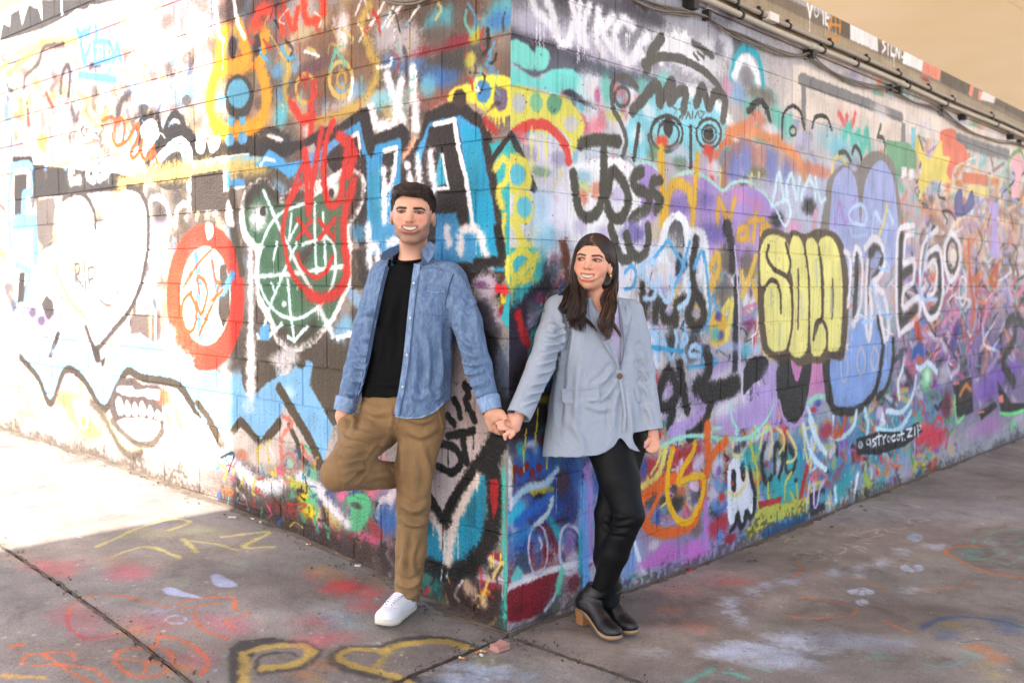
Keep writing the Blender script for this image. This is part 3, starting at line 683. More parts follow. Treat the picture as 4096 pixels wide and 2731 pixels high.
# ================================================================== what is painted on the right wall; flare haze mixed into upper right colours
RIGHT_PAINT = '''
@O
b a8a6b0 200 130 .9 1300,60 1500,100 1650,100
b b8c8c8 160 120 .8 1300,250 1500,300 1400,400
b e8e4ec 160 160 .9 1260,450 1300,600 1420,520 1450,650
b c8b8d4 150 100 .9 1600,480 1700,430 1560,560
b c4cae0 160 160 .9 1950,450 2000,620
b d8ccc8 220 120 .9 1950,280 2150,320 2300,400
b bca2d4 160 80 .9 1650,900 1750,950
b c8a8a8 160 160 .8 2150,600 2280,650
b 7a6490 140 120 .8 2200,800 2320,850
b 5890b0 160 100 .8 1900,1060 1800,1100 2050,980
b 40384a 140 160 .9 1250,800 1230,950
b 4868a8 120 140 .9 1300,1100 1220,1180
b 8c4048 100 80 .9 1220,1350 1500,1120
b 9a8cb8 100 90 .8 1440,1200 1560,1240 1650,1220
x e8e4ec,b8c8e0,70b8c8,d8d070,8a8890,d08890 1180,1500,150,700,120,16,60
x e8e4ec,8a8a98,b0b0c8,6a6a74 1180,1700,0,140,70,18,60
x e8e4ec,a890c8,68a8d8,e0b850,5a5050,90a8c8 1450,1760,450,800,110,13,70
x e8d8cc,98c8c8,e0a080,a8a0c8,908c8c,80b8a0 1700,2352,180,480,130,13,40
x b0a8d8,d8c8e0,e08868,8890c8,d0c8c0,70a8b8 1900,2150,380,800,60,10,60
x d88850,a88068,ece0d8,c090b0,e8b888,98a0c8,d8c8cc,7a6a60,ecd8c0 2120,2352,380,640,190,9,60
x 3a3048,b04858,9878c8,d84c44,5868b0,e8e0ec,38343c,e080a8,f0905c,c8b8d8 2080,2352,620,830,200,8,55
x 2c2834,8868b8,38344a,c06080,508878,a888c0,d8c8d8 2000,2352,780,940,110,9,50
x c83c40,4878b8,e0e0e8,30a0a8,3a3438,d0c060,a080c0,e07838 1480,2150,960,1180,230,10,45
x e03848,58a060,c8c0d0,38a8b0,8858a8,d8b868 1900,2200,880,1050,90,8,40
x 2858a8,8a1c28,38b0b0,203060,c8c8d0,5a3038 1175,1400,850,1300,110,12,60
x 3a3440,c8b8d0,38a8b8,8a2030,4868a8 1180,1340,600,900,60,12,60
x f0f0f4,e84858,48b8c8,f0d060,2c2a30,c090d8,f08840,58c070 1480,2150,940,1180,220,4,40
x f4f4f8,70b8e0,2c2a30,e8c860,d880a8,9880c8 1450,1800,480,900,120,4,60
x f4f0f0,e09868,b0a0d8,3a3438,78c0b8 1900,2352,350,850,200,4,60
@T
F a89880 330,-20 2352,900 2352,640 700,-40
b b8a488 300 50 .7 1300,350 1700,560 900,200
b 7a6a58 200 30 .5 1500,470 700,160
@V3
F 8c8a92 60,-20 900,-20 1060,150 1060,260 880,460 360,320 60,240
F 6c707c 60,240 360,320 880,460 1020,510 1000,640 700,500 400,440 200,490 60,380
b a8a4ac 130 80 .8 950,60 1100,150 1250,200
s 5c5860 70 .7 360,10 600,40 800,60 1000,150
s 54505a 80 .7 90,230 300,290 500,340
b d8d0e4 200 100 .7 200,150 500,250 750,350
s f2eef4 50 .4 200,-10 230,80 330,160
s f2eef4 54 .4 300,20 340,120 370,260 430,260 470,130 450,20
s f2eef4 50 .4 560,40 520,160 540,280
s f2eef4 46 .4 500,40 490,200 500,260
s f2eef4 52 .4 620,80 600,230 640,330
s f2eef4 50 .4 710,110 640,200 730,330
s f2eef4 52 .4 830,170 770,130 720,210 740,330 800,390 860,330
s f2eef4 50 .4 930,230 880,280 900,380 960,330
s f2eef4 46 .4 1010,390 1020,240 1060,340 1095,220 1120,340
s f2eef4 46 .4 1130,340 1160,220 1195,340
d f2eef4 780,820,210,90,6
d f2eef4 480,620,280,110,8
b f0eef2 170 110 .95 1150,310 1240,400 1090,300
b f0eef2 60 100 .9 1300,330
s 6a6664 30 .3 1210,270 1330,350
l 6a6664 16 .3 1215,340 1245,380
l 6a6664 16 .3 1240,330 1275,365
f 8adcd0 65,262 150,270 218,340 215,420 180,448 100,400 65,380
f 8adcd0 220,320 250,298 308,330 296,420 250,448 215,415
f 84dcd4 65,430 150,460 240,500 300,450 400,430 480,460 530,560 560,640 595,690 500,600 400,570 360,600 260,560 150,545 65,550
f 4a4c58 395,590 440,565 560,640 605,695 500,640
b 90d8d0 60 80 .8 900,560 1040,520
b f0e8ee 80 120 .8 560,560 640,600 740,820
b 70c8b8 40 120 .8 665,560
b d070a0 22 60 .8 610,600
b e88c98 70 80 .8 600,810
b e0d870 60 40 .8 720,730
b c8d0d8 80 100 .8 700,900 560,940
f e4dc70 65,560 160,550 300,590 420,620 520,760 505,880 455,960 430,880 360,800 250,760 150,770 90,820 65,810
e c8c8c8 45 62 120,650
e 90c8a0 42 62 225,640
e 70a888 46 66 340,655
e d4d0cc 46 52 445,780
b d8d4e0 110 130 .9 270,960 300,1100
b 9890b0 60 60 .7 370,1000 180,960
b 88a890 80 40 .8 260,1080
s e05a50 48 .2 95,835 180,790 280,785 360,845 412,930 432,1015
b d87880 60 50 .8 120,860
b 40b0b0 60 110 .9 85,960
s 3c3c44 42 .2 70,855 110,930 150,1010 180,1100 212,1185
d e4dc70 190,350,820,330,5
s e8dc68 50 .3 60,990 150,1020 175,1150 80,1190
r e8dc68 44 62 82 110,1100
e 70c8d8 50 70 110,1100
r e8dc68 44 58 82 150,1305
e 70c8d8 44 68 150,1305
s e8dc68 60 .4 90,1380 130,1500 190,1568
b b8d8f0 90 120 .8 270,1300 280,1480
b e8e4f0 60 200 .7 430,1400 350,1350
f 98d8e4 800,780 900,600 1050,565 1250,590 1380,680 1460,850 1450,960 1300,920 1200,1010 1000,970 850,990 790,900
s f4f4f8 50 .4 1060,590 1200,575 1300,600 1400,700 1480,860 1505,930
b f4f4f8 50 60 .7 930,700 860,850
s 6e6a66 54 .15 920,440 950,330 1015,240
s 6e6a66 38 .15 900,405 1000,362 1120,370 1250,430 1350,520 1410,620
s 6e6a66 52 .15 830,700 900,620 960,550 1000,560 1000,650 1060,535 1085,530 1060,640 1120,580 1165,580 1150,690
s 6e6a66 52 .15 1230,650 1270,555 1310,670 1350,590 1410,620 1400,750
s 6e6a66 30 .15 860,550 800,490 730,490 700,560 710,680 760,780 790,880 770,980
r 6e6a66 26 45 60 765,610
l 5c5854 30 .2 870,790 840,1000
r 5c5854 26 100 110 1045,840
r 5c5854 22 66 80 1055,845
e 4c4844 32 66 1055,800
r 5c5854 22 78 92 1310,840
r 5c5854 16 46 56 1312,845
e 4c4844 34 42 1310,845
l 7a7672 8 .2 1090,720 1110,690 1090,680
l 7a7672 8 .2 1120,690 1150,680
l 7a7672 8 .2 1170,640 1190,650
l 7a7672 9 .2 1120,745 1150,715 1140,750
l 7a7672 9 .2 1165,750 1180,705 1195,745
l 7a7672 9 .2 1205,740 1208,700
l 7a7672 9 .2 1222,742 1240,700 1250,740
l 7a7672 9 .2 1255,700 1285,705 1260,745
b e8503c 48 42 .95 1015,890
b e8503c 44 50 .95 1310,950
l e05a4c 32 .3 1318,950 1328,1120
l 5c5854 26 .2 1195,800 1197,1070
l 6c6864 20 .3 930,850 960,1000
b d8d4e0 60 60 .8 1130,960
b 6a8a6c 50 60 .7 960,960 1130,1030 1400,1080
b 7a8088 70 90 .7 1420,1000
s 38b0c0 32 .3 1450,500 1480,360 1530,310 1600,340 1640,450 1650,560
b 8a8890 50 80 .9 1545,480
s f4f4f8 42 .3 1470,480 1505,390 1555,375 1605,450 1622,530
b 90b8e0 60 80 .8 1500,590
b d8a0b8 36 60 .8 1425,540
b 80786f 110 60 .8 1640,600
b 70c8b8 60 90 .9 1580,700
s e89868 52 .4 1430,840 1530,810 1640,830 1740,880
s e88c70 42 .3 1555,790 1600,725 1645,770
s 4a4a4c 28 .2 1555,700 1610,640 1660,660 1695,770
s e0885c 26 .4 1350,990 1420,890 1500,950
s b08880 60 .3 1400,1160 1440,1010 1500,930 1570,930 1590,1050
b 8890c8 50 120 .9 1470,1060 1540,1000 1700,1010
b 70806c 60 50 .8 1620,1090
l f0d070 18 .3 1578,1100 1575,1180
l f0d070 18 .3 1622,1090 1620,1170
l f0d070 14 .3 1382,1060 1378,1180
f f4f2f4 430,1070 600,1000 760,1000 860,1060 950,1100 960,1300 940,1500 800,1600 500,1600 430,1400 440,1200
b 88b8c8 60 60 .7 520,1120
b c8d080 60 50 .7 520,1180
b e08060 40 60 .7 600,1200 520,1240
b c8b8dc 50 60 .7 740,1220 500,1420 640,1470
f b498d2 850,1040 960,1050 1000,1150 965,1400 930,1600 870,1600 885,1400 880,1200
f b498d2 1070,1220 1120,1110 1250,1120 1350,1180 1400,1230 1470,1180 1560,1170 1660,1230 1740,1320 1740,1640 1040,1640 1030,1330
s b8dcd8 16 .2 850,1030 930,1020 1000,1080
s b8dcd8 16 .2 1090,1110 1200,1080 1300,1120 1392,1195 1460,1150 1550,1140 1650,1200 1705,1290
b 8878b8 120 60 .8 1280,1470 1130,1290 1250,1250
b d890c0 60 50 .6 1600,1280 1500,1230
l e4b848 54 .3 1010,950 1018,1400
l e4b848 38 .3 1240,980 1205,1430
s e4b848 50 .3 1030,1400 1060,1210 1110,1150 1180,1190 1200,1260
b f0f0f4 50 60 .7 1340,1060
s 5c5850 60 .2 510,905 600,880 740,888
s 5c5850 56 .2 650,900 650,1050 640,1250 600,1340 550,1368 500,1330 475,1220 458,1100
s 5c5850 56 .2 700,1085 668,1250 700,1360 760,1368 802,1280 785,1170 720,1080
s 5c5850 56 .2 885,1080 835,1120 850,1180 925,1220 932,1290 880,1340 825,1372
s 5c5850 50 .2 1005,1130 955,1150 962,1210 1012,1260 975,1320
l e4b450 32 .3 1360,1420 1372,1250 1435,1400 1470,1255
s e4b450 28 .3 1540,1430 1500,1440 1498,1500 1540,1490 1545,1430 1560,1510
l e4b450 28 .3 1605,1340 1590,1500
l e4b450 24 .3 1560,1392 1650,1378
s e4b450 26 .3 1660,1450 1690,1420 1650,1420 1640,1490 1690,1500
f f4f4f6 1000,1640 1010,1440 1060,1355 1130,1335 1185,1420 1195,1640
f 6a6668 1045,1480 1090,1390 1140,1420 1165,1640 1060,1640
b f4f4f8 60 60 .9 1240,1540
s 3c3c40 46 .3 1430,1410 1470,1620
@V6
F 3cb8c0 220,150 420,150 430,420 330,450 220,570
b 98c8d8 60 90 .8 420,150 460,80
r e0d860 52 70 92 290,260
e 50b8c8 50 62 290,260
d e0d860 230,400,330,90,12
s e0d860 50 .4 230,380 380,200
l e0d860 14 .3 200,560 205,800
b b0a0b8 60 80 .8 480,330 510,250
b 4a5a68 60 60 .8 470,300
s 7a4a38 50 .5 560,130 575,330
s 2c2c3c 90 .3 220,600 330,500 450,370
l 2a2838 150 .4 265,620 272,1000
b 5a6070 50 50 .7 370,520 390,600
s b8242c 52 .3 268,565 310,700 365,790
s 38b0b0 60 .4 380,690 345,900
b 8a3060 30 40 .8 400,460
b 241c1c 130 170 .9 400,1150 330,1000 300,1200
b 807018 70 30 .9 440,1095
l d8c030 9 .2 395,1140 388,1260 376,1370
l d8c030 9 .2 322,1280 300,1530
l d8c030 8 .2 455,1120 462,1210
@V7
b f0eef4 120 200 .8 120,150 300,250 80,480 500,300
b 7868b0 100 90 .8 620,60 60,60
b c8b890 60 80 .7 680,220 200,60
@V6
s 5c5850 50 .2 850,15 880,115 920,215 975,200 950,75
s 5c5850 50 .2 950,65 990,180 1050,200 1085,110 1082,15
@V7
s f4f4f8 60 .3 430,500 440,100 500,70 550,130 570,560
s 3c3834 54 .3 492,110 470,300 478,430
s 2c3448 40 .4 380,230 370,330 420,280
s 68b0dc 22 .25 0,330 40,290 72,330 60,430 5,450
l 68b0dc 20 .25 180,260 300,110 420,300
s 68b0dc 22 .25 330,470 400,300 452,120
s 68b0dc 24 .25 480,300 540,190 575,400 592,600 560,700 480,760
s 68b0dc 20 .25 590,280 690,380 620,500 650,600
s 3c342c 56 .3 120,430 130,640
s 3c342c 50 .3 140,560 190,490 220,560
s 3c342c 56 .3 210,660 225,550 270,540 260,620 300,670 350,640
s 3c342c 56 .3 350,690 360,560 410,520
s 3c342c 58 .3 460,560 440,640 490,715 545,660 540,560 490,480 455,560
s b8d4ec 30 .4 195,255 130,270 110,320 160,390 212,450 190,512 135,510
s b8d4ec 28 .4 230,380 250,480 290,530 330,480 320,370
s b8d4ec 28 .4 445,410 440,520 370,580
s e8e4ee 60 .6 120,720 180,780 120,900
b f0ecf4 90 90 .9 200,960 180,880
b 2a2626 60 120 .9 330,830 470,850
s b0d0ec 32 .4 120,830 170,755 222,790 200,880 150,920 120,860
l b0d0ec 28 .4 232,945 218,770
s b0d0ec 30 .4 250,760 300,900 330,930 360,810 350,740
s b0d0ec 28 .4 390,860 432,800 408,770 390,850 420,945
s b0d0ec 30 .4 545,880 480,840 450,900 540,920 550,962 495,975
l 48a8d4 24 .25 140,845 400,885
l 48a8d4 24 .25 440,1000 640,965 540,855
b c04850 60 80 .8 200,1090 170,1180
b e0d8e0 100 110 .8 480,1080 400,1300 200,1200
s 2a2626 62 .3 300,1010 240,1160 250,1265 330,1250 365,1150 320,1030
s 2a2626 60 .3 385,980 405,1150 435,1290
s 2a2626 54 .3 335,1290 310,1400
f bca2d4 610,1000 740,950 760,1010 840,1000 860,1150 830,1190 620,1290 560,1420 380,1490 300,1480 320,1400 500,1300
f bca2d4 830,1180 1000,1100 1060,990 1070,1200 1020,1330 900,1400 600,1460 570,1400 640,1290
s f0eaf2 70 .7 620,1100 780,1030 830,1120
s f0eaf2 70 .7 590,1320 700,1260 820,1190
s 2a2626 66 .25 570,880 585,1000 540,1110
l 2a2626 100 .25 510,1120 620,1170 770,1110
s 2a2626 60 .25 545,1180 590,1230 570,1330 540,1400 455,1475
f 2a2626 425,1430 440,1520 500,1480 470,1460
b 6a6058 70 120 .8 700,250 860,280 690,470
l 3c3438 54 .3 700,10 740,140 745,300
l 2c2a38 46 .25 775,380 770,700 768,1000
l d8c8e4 14 .2 765,150 790,500 798,800 805,1000
s e4b850 42 .35 600,290 640,200 655,300 620,360
s e4b850 42 .35 620,370 600,420
f e4b850 600,640 705,640 690,830 605,845
l e8d870 36 .3 688,600 722,540
l e8d870 40 .3 745,535 730,680 705,790
b 5a4898 28 46 .9 650,640 665,770
l e8c058 38 .35 908,230 855,410 820,490
l e8c058 30 .35 815,330 820,410
l e8c058 34 .35 890,400 930,520
b a04878 55 50 .8 865,690
r c888b0 16 30 40 850,620
l c83c3c 24 .4 915,700 900,840
s f0e8f0 12 .3 930,600 915,740 880,780
b b8c8ec 150 36 .6 720,850 900,860
b 58b0c0 40 60 .8 840,880 630,760
f 2c2a2e 830,1010 880,930 980,920 1000,1000 950,1070 880,1120 828,1180
d 2c2a2e 870,930,1120,130,5
s a8e0cc 16 .3 735,1250 745,1350 790,1440
s a8e0cc 18 .3 1050,1150 1000,1340 850,1480 640,1500
s a8e0cc 20 .3 250,1545 400,1480 560,1470 700,1495 900,1480 1010,1420
l a8e0cc 16 .3 598,1420 672,1415
s a8e0cc 18 .3 590,1370 600,1480 590,1568
b c0a8d8 80 90 .8 1030,1050 1010,1200
f 343234 1060,1000 1095,920 1290,930 1272,1200 1225,1340 1165,1375 1100,1330 1060,1200
f d088b8 1155,940 1232,960 1215,1060 1190,1085
s c0a0d0 18 .2 1072,1225 1110,1360 1180,1400 1240,1335 1292,1150
F d08cb8 1305,960 1372,960 1398,1200 1275,1215
s a8dcc8 24 .3 1270,1240 1340,1195 1405,1200
b 4858a8 30 30 .9 1345,1245
b b03040 30 25 .9 1310,1290
F 3a3838 1370,940 1432,930 1455,1270 1400,1235
@V8
f 90acde 220,950 340,880 355,720 450,645 560,700 572,900 550,1050 500,1180 400,1275 300,1305 240,1210
f 90acde 590,820 645,790 642,950 605,1130 545,1192 562,1050
s 2c2c2c 36 .25 550,655 585,800 572,950 548,1100 500,1205 400,1292 260,1295 215,1230
s 2c2c2c 28 .25 655,800 655,960 605,1140 548,1200
s c8c0c8 10 .3 312,880 290,980 312,1095 342,1000 312,880
s c8c0c8 10 .3 432,840 402,950 432,1045 462,950 432,840
s c8c0c8 10 .3 525,840 500,930 522,1015 552,930 525,840
@V4
b a8c8d0 100 90 .8 500,880 600,950
b c8c4e0 60 60 .8 340,880
b d88c70 90 50 .8 440,1080 350,1060
b 80b8a0 60 60 .8 60,850 180,760
b c88c80 60 90 .7 60,980 250,1030
s e8a070 42 .4 -10,830 100,850 220,930 300,1000 340,1110
s e09880 40 .4 -10,800 40,735 90,800
b 80c8bc 50 90 .8 170,750 240,800
b 9098cc 36 100 .85 140,1060 230,1090
b b0b0c0 60 50 .7 60,1150
s 4a4a4c 20 .2 0,700 50,645 100,660 130,770
b e8e4ec 60 40 .8 130,810
F ecdcd0 270,410 330,410 500,490 700,570 950,650 1200,735 1500,830 1730,900 1730,1010 1400,940 1000,840 700,750 500,650 390,590 390,760 270,750
F e8d8cc 360,580 500,640 700,730 950,800 950,920 700,850 520,770 370,760
l 908c8c 40 .15 335,490 335,770
l 908c8c 42 .15 320,500 500,565 700,640 950,740
l 908c8c 40 .2 1280,870 1450,930 1620,975
F 908c8c 950,770 975,780 975,900 945,900
F e0d8d4 980,720 995,720 995,900 980,900
b e0d8d8 60 60 .8 1100,800 820,700
s e87070 26 .4 560,715 600,790 610,730
s e87070 22 .4 660,715 640,790
s 6cc8b8 32 .4 590,870 620,790 650,910 680,830 705,950 730,820 755,960
b 88c8d8 60 80 .8 550,930
s 4a4644 16 .2 200,870 208,730 260,668 312,700 342,810
r 4a4644 18 20 28 268,825
s 4a4644 16 .2 390,800 415,735 480,740 512,810
s 5a5654 16 .2 820,790 800,860
s 5a5654 16 .2 805,860 835,870 850,920
s e8d890 18 .2 515,1090 530,1000 570,980 605,1040
s 5a5654 18 .3 560,960 600,960 630,1010
s 4a4644 18 .2 640,960 660,920 690,960 700,1020
F 84b08c 850,880 1000,900 1045,960 1045,1070 1000,1055 950,1110 900,1090 855,990
F f4f0f0 950,1050 982,1050 982,1118 950,1118
F f4f0f0 1000,1062 1027,1062 1027,1132 1000,1132
F 90ccd8 1010,800 1040,800 1035,930 1015,930
s 6a6050 12 .3 1060,860 1085,960 1065,1050
f ec8870 1195,830 1285,815 1295,880 1345,920 1365,1000 1285,1050 1245,1190 1215,1050 1250,990 1205,970
f ecd878 1050,860 1090,960 1130,1000 1195,880 1212,975 1255,990 1232,1080 1255,1150 1150,1135 1080,1210 1055,1150 1080,1050 1040,950
l ecd878 20 .3 1080,1200 1060,1240
F e08868 1330,1080 1490,1100 1490,1165 1330,1150
F ecd48c 1360,1158 1500,1172 1500,1242 1370,1222
f 6c6498 1288,1225 1330,1190 1340,1290 1392,1195 1405,1290 1350,1352 1290,1350
f f0b8c0 1640,1010 1690,965 1712,1050 1690,1160 1685,1235 1638,1235 1662,1100
s 8ca868 14 .2 1620,1230 1622,1020 1690,945 1722,1000
f c0a8dc 1498,1292 1562,1282 1550,1400 1565,1600 1505,1600 1520,1400
f 948c86 475,1210 520,1085 600,1035 660,1080 720,985 800,950 885,1000 925,1150 935,1640 470,1640
f b0b6de 515,1190 570,1068 620,1060 662,1130 682,1300 690,1640 508,1640
f b0b6de 708,1260 742,1088 820,1008 882,1080 912,1210 925,1640 708,1640
s b898d8 18 .3 530,1420 560,1280 600,1400 660,1250
s c8d8f4 16 .3 720,1420 645,1400 620,1350 650,1300 705,1290 730,1350 720,1420
s c8d8f4 16 .3 760,1568 780,1340 830,1400 860,1320 900,1400
s ecd890 16 .3 860,1290 840,1400 800,1500
s d8ecf4 20 .3 140,1285 182,1090 212,1265
s d8ecf4 18 .3 150,1292 232,1250
s d8ecf4 20 .3 255,1335 230,1180 262,1095 290,1250 312,1120
s d8ecf4 20 .3 375,1110 325,1230 345,1300 400,1280 405,1190 370,1120
s d8ecf4 18 .3 410,1120 440,1260 472,1250
b 3a3638 50 60 .9 170,1380 370,1300
b e0a8c8 60 50 .9 270,1420
l e0a8b8 30 .3 410,1340 400,1480
s d8ecf4 14 .3 160,1310 220,1420 260,1330
@V7
f 6a5844 928,560 928,200 955,60 1040,25 1130,60 1180,35 1250,65 1320,35 1400,35 1480,70 1535,200 1562,500 1535,870 1500,945 1430,925 1380,965 1300,965 1210,985 1150,935 1060,945 970,885 938,760
f f0e692 945,400 945,170 1000,75 1090,82 1140,150 1150,310 1128,350 1160,430 1162,700 1130,850 1060,885 1000,850 978,700 968,500 985,430
f f0e692 1145,180 1170,82 1220,95 1252,200 1272,350 1278,600 1270,850 1220,922 1160,900 1140,830 1172,620 1170,420 1155,330
f f0e692 1258,140 1300,88 1342,150 1365,300 1378,600 1340,680 1330,760 1360,690 1395,690 1412,780 1390,870 1350,916 1300,890 1288,700 1282,400
f f0e692 1350,130 1400,80 1460,115 1502,250 1518,500 1505,760 1492,865 1420,874 1412,760 1385,650 1388,450 1372,250
s 5c4a38 22 .2 1000,150 990,230 1040,310 1100,345 1132,375 1160,450 1166,650 1152,780 1130,875
s 5c4a38 20 .2 965,470 1005,392 1055,400 1083,480 1087,612
s 5c4a38 20 .2 1120,130 1150,250 1145,320 1130,360
l 5c4a38 16 .2 1205,320 1210,500 1205,720
s 5c4a38 18 .2 1250,150 1278,350 1285,600 1278,880
s 5c4a38 20 .2 1350,160 1368,350 1375,560 1368,650 1330,690 1315,792
s 5c4a38 20 .2 1370,655 1405,730 1408,850
l 5c4a38 16 .2 1445,380 1450,500 1445,650
l c4c8a0 14 .5 1020,450 1020,560
l c4c8a0 16 .5 1080,700 1075,830
l c8ccb0 14 .5 1330,250 1335,420
l b8bca0 16 .5 1440,450 1440,600
l d8d4b0 20 .5 1230,480 1235,640
l e8c8a0 14 .5 1190,600 1188,760
b 4a3a30 60 30 .9 1470,910 1100,930
@V8
s 4a4440 44 .3 400,190 400,400 385,610
s f0e8ec 26 .3 320,185 352,220 360,350 342,560
s f0e8ec 28 .3 380,240 395,165 430,200 442,330 430,550 380,700
l f0e8ec 20 .3 370,690 420,640
s 504844 46 .3 500,190 550,140 590,200 560,320 520,380
s 504844 30 .3 485,250 480,520
s f0e8ec 30 .3 465,160 515,95 570,130 602,250 560,360 512,410 590,490 625,700 602,805 570,650 525,455 492,450 505,600 490,790 468,700 468,450 478,250
s 3c3430 46 .3 712,60 705,300 705,690
l 3c3430 40 .3 710,350 780,310
l 3c3430 44 .3 710,690 815,585
s f0e8ec 26 .3 800,5 700,40 680,250 680,600 700,765
s f0e8ec 24 .3 800,60 742,90 730,265
s f0e8ec 26 .3 730,270 802,250 792,400 732,450 728,575 832,505 832,645 715,750
s 3c3430 46 .3 910,200 965,190 985,350 965,570 920,620
s 3c3430 34 .3 870,130 940,30
s f0e8ec 26 .3 965,35 880,110 848,250 848,450 880,600 920,655 975,600 1003,450 992,230 960,160 890,215 880,300
s f0e8ec 20 .3 900,290 940,250 962,330 942,470 895,490
r 4a4440 34 38 110 1068,215
s f0e8ec 24 .3 1060,45 1018,150 1018,280 1060,390 1112,300 1122,150 1060,45
e e8dcd0 22 60 1075,225
r f0d8e0 22 25 100 1140,460
s b8d0f0 14 .4 360,20 380,80 470,70
s b8d0f0 14 .4 610,0 600,200 630,320 560,300
s b8d0f0 14 .4 500,400 560,560 620,640 660,620
s b8d0f0 14 .4 920,0 870,300 850,500 960,520
s b8d0f0 14 .4 440,680 520,650 600,480
s d890b0 30 .5 1000,700 1060,620 1110,620 1060,720
s 503888 60 .5 1100,720 1070,850
s d06030 26 .5 1180,120 1190,350 1220,560 1200,700
s d06830 24 .5 1210,380 1250,370 1240,450
s c86030 30 .5 1340,350 1380,300 1370,420 1330,380
s e08848 20 .5 1150,180 1180,300
s c83828 44 .5 820,700 840,780 850,850
s 2858b0 40 .5 800,900 840,850 860,900
b 98e0a0 46 120 .9 890,1060
b e0f0e0 20 50 .8 895,1060
e c86050 22 30 840,945
s d8e8f4 24 .3 820,990 850,1000 900,960 960,1025
s d8e8f4 22 .3 610,1295 720,1300 790,1190 815,1060
s d8e8f4 20 .3 700,1210 690,1100 730,980
b c8c0c8 50 90 .8 1010,1040
b 6a2838 40 120 .9 1030,1250
F 2c2428 1070,1110 1200,1060 1215,1300 1150,1335 1100,1335
s 80e890 12 .3 1085,1190 1098,1370 1150,1330
s d08040 18 .4 1120,1190 1160,1120 1200,1150
b 8860b8 100 80 .9 1320,1150 1480,1010 1400,1050
F 2c2428 1380,1080 1480,1240 1575,1240 1575,1290 1405,1310
F 2c2428 1250,1300 1370,1230 1380,1270 1270,1360
s 80e890 12 .3 1400,1310 1470,1320 1568,1290
F e88878 1388,1192 1422,1182 1427,1238 1395,1240
F e88878 1070,1105 1110,1085 1120,1110 1080,1120
F e88878 1240,1300 1290,1290 1290,1310 1245,1315
b 88d098 26 60 .9 1490,1400
b b888b8 100 80 .8 1330,1400 1280,1450
b a8a8b0 100 60 .8 1450,1480 1250,1520
s 2c2830 40 .3 1450,680 1500,660 1500,800 1420,950 1500,1100
s 2c2830 30 .3 1520,640 1568,700
b e83850 80 90 .85 960,1480 880,1450
b 98a890 60 60 .7 740,1530
s c8e8f0 26 .3 200,1470 300,1480 380,1400 400,1300
s c8e8f0 26 .3 460,1290 480,1400 460,1568
s d8ecf4 24 .3 60,1270 120,1450 150,1560
s d8ecf4 22 .3 240,1340 235,1440
s c8e8f4 22 .3 540,1420 640,1440 720,1400 780,1300
s d06038 30 .4 320,1350 300,1430 250,1470
b b03848 60 70 .9 190,1440
b e8e0f0 28 60 .8 560,1310
F 26242a 400,1490 560,1440 720,1440 830,1370 860,1440 740,1540 560,1600 400,1600
r f4f4f8 10 14 22 428,1532
r f4f4f8 8 5 9 430,1532
r f4f4f8 9 12 20 482,1512
l f4f4f8 9 .2 496,1490 500,1535
s f4f4f8 9 .2 535,1488 512,1500 535,1522 515,1545
l f4f4f8 10 .2 556,1448 558,1532
l f4f4f8 9 .2 540,1478 578,1466
l f4f4f8 10 .2 585,1470 591,1526
s f4f4f8 9 .2 588,1488 606,1465
r f4f4f8 10 10 20 627,1492
s f4f4f8 10 .2 668,1465 647,1480 655,1506 672,1496
r f4f4f8 10 10 18 692,1480
l f4f4f8 10 .2 712,1440 720,1502
l f4f4f8 9 .2 700,1464 732,1452
e f4f4f8 5 8 737,1496
l f4f4f8 10 .2 750,1426 786,1418 756,1476 792,1468
l f4f4f8 10 .2 805,1410 809,1462
l f4f4f8 10 .2 825,1395 833,1472
r f4f4f8 9 10 17 841,1413
@W4
b 2858a8 150 180 .9 230,150 420,180
b 1f3f90 90 170 .9 400,280 260,380
b 5a3038 60 120 .8 420,220
b 78b0d0 80 80 .7 130,380
f c8b030 190,275 280,238 352,250 350,290 250,312
s 202020 38 .4 165,265 230,230 330,208
s 202020 32 .4 240,312 350,312
b e08020 20 14 .9 330,285
b 8a1c28 22 36 .95 140,150 215,150 262,120 100,130 180,110
d 8a1c28 90,285,160,170,9
l e0c840 10 .2 60,40 80,120 75,340
l e0c840 9 .2 155,-20 160,150
l e0c840 9 .2 320,-20 312,130
s b8d0e0 44 .4 90,340 180,260 300,230 380,140
s 3068b8 66 .4 120,480 250,380 340,320
s 38b8d0 54 .4 70,460 140,390
s c8d8e0 32 .4 80,605 130,590 300,450 352,330
b 2878b8 70 60 .8 120,600 180,560
f 485870 95,790 150,670 200,760 195,890 160,820
f 70d0c8 72,895 110,785 155,825 172,885
s e8e0e4 44 .4 55,945 150,885 300,825 420,792 640,720
f 8c2030 50,965 180,905 370,825 410,900 340,1030 280,1095 50,1150
b 6a1a28 60 50 .7 130,1060
s 606068 76 .5 400,950 345,1040 300,1120
s d0c8d4 20 .4 395,900 360,1000 300,1080
r c8c0d0 18 65 168 255,672
s c8c0d0 16 .3 262,590 280,640 275,660
s c8c0d0 20 .3 460,500 530,560 535,720 480,830 420,800 400,660 420,540 460,500
s c8c0d0 18 .3 440,640 465,590 495,640 470,730 505,700
b 203878 60 140 .8 480,380
b 8868a8 50 100 .8 470,620
l b090d0 64 .5 590,140 605,700
l 78a8e0 64 .5 555,260 575,900
l 30b0c8 26 .3 540,560 546,950
l 70c8b0 44 .5 412,820 392,950
b 702830 60 80 .8 500,900
b 88a8d8 60 120 .8 900,700 860,820
s e0e0e8 26 .4 900,600 940,750 965,810
b 30c0d0 40 40 .9 850,640
l c02030 8 .2 818,680 808,800 795,940
b 40b850 10 14 .9 905,850 965,855 365,1060
l 50b8a8 20 .8 20,-40 30,500 25,1050
l e8e4e4 26 .7 62,60 70,400
@W5
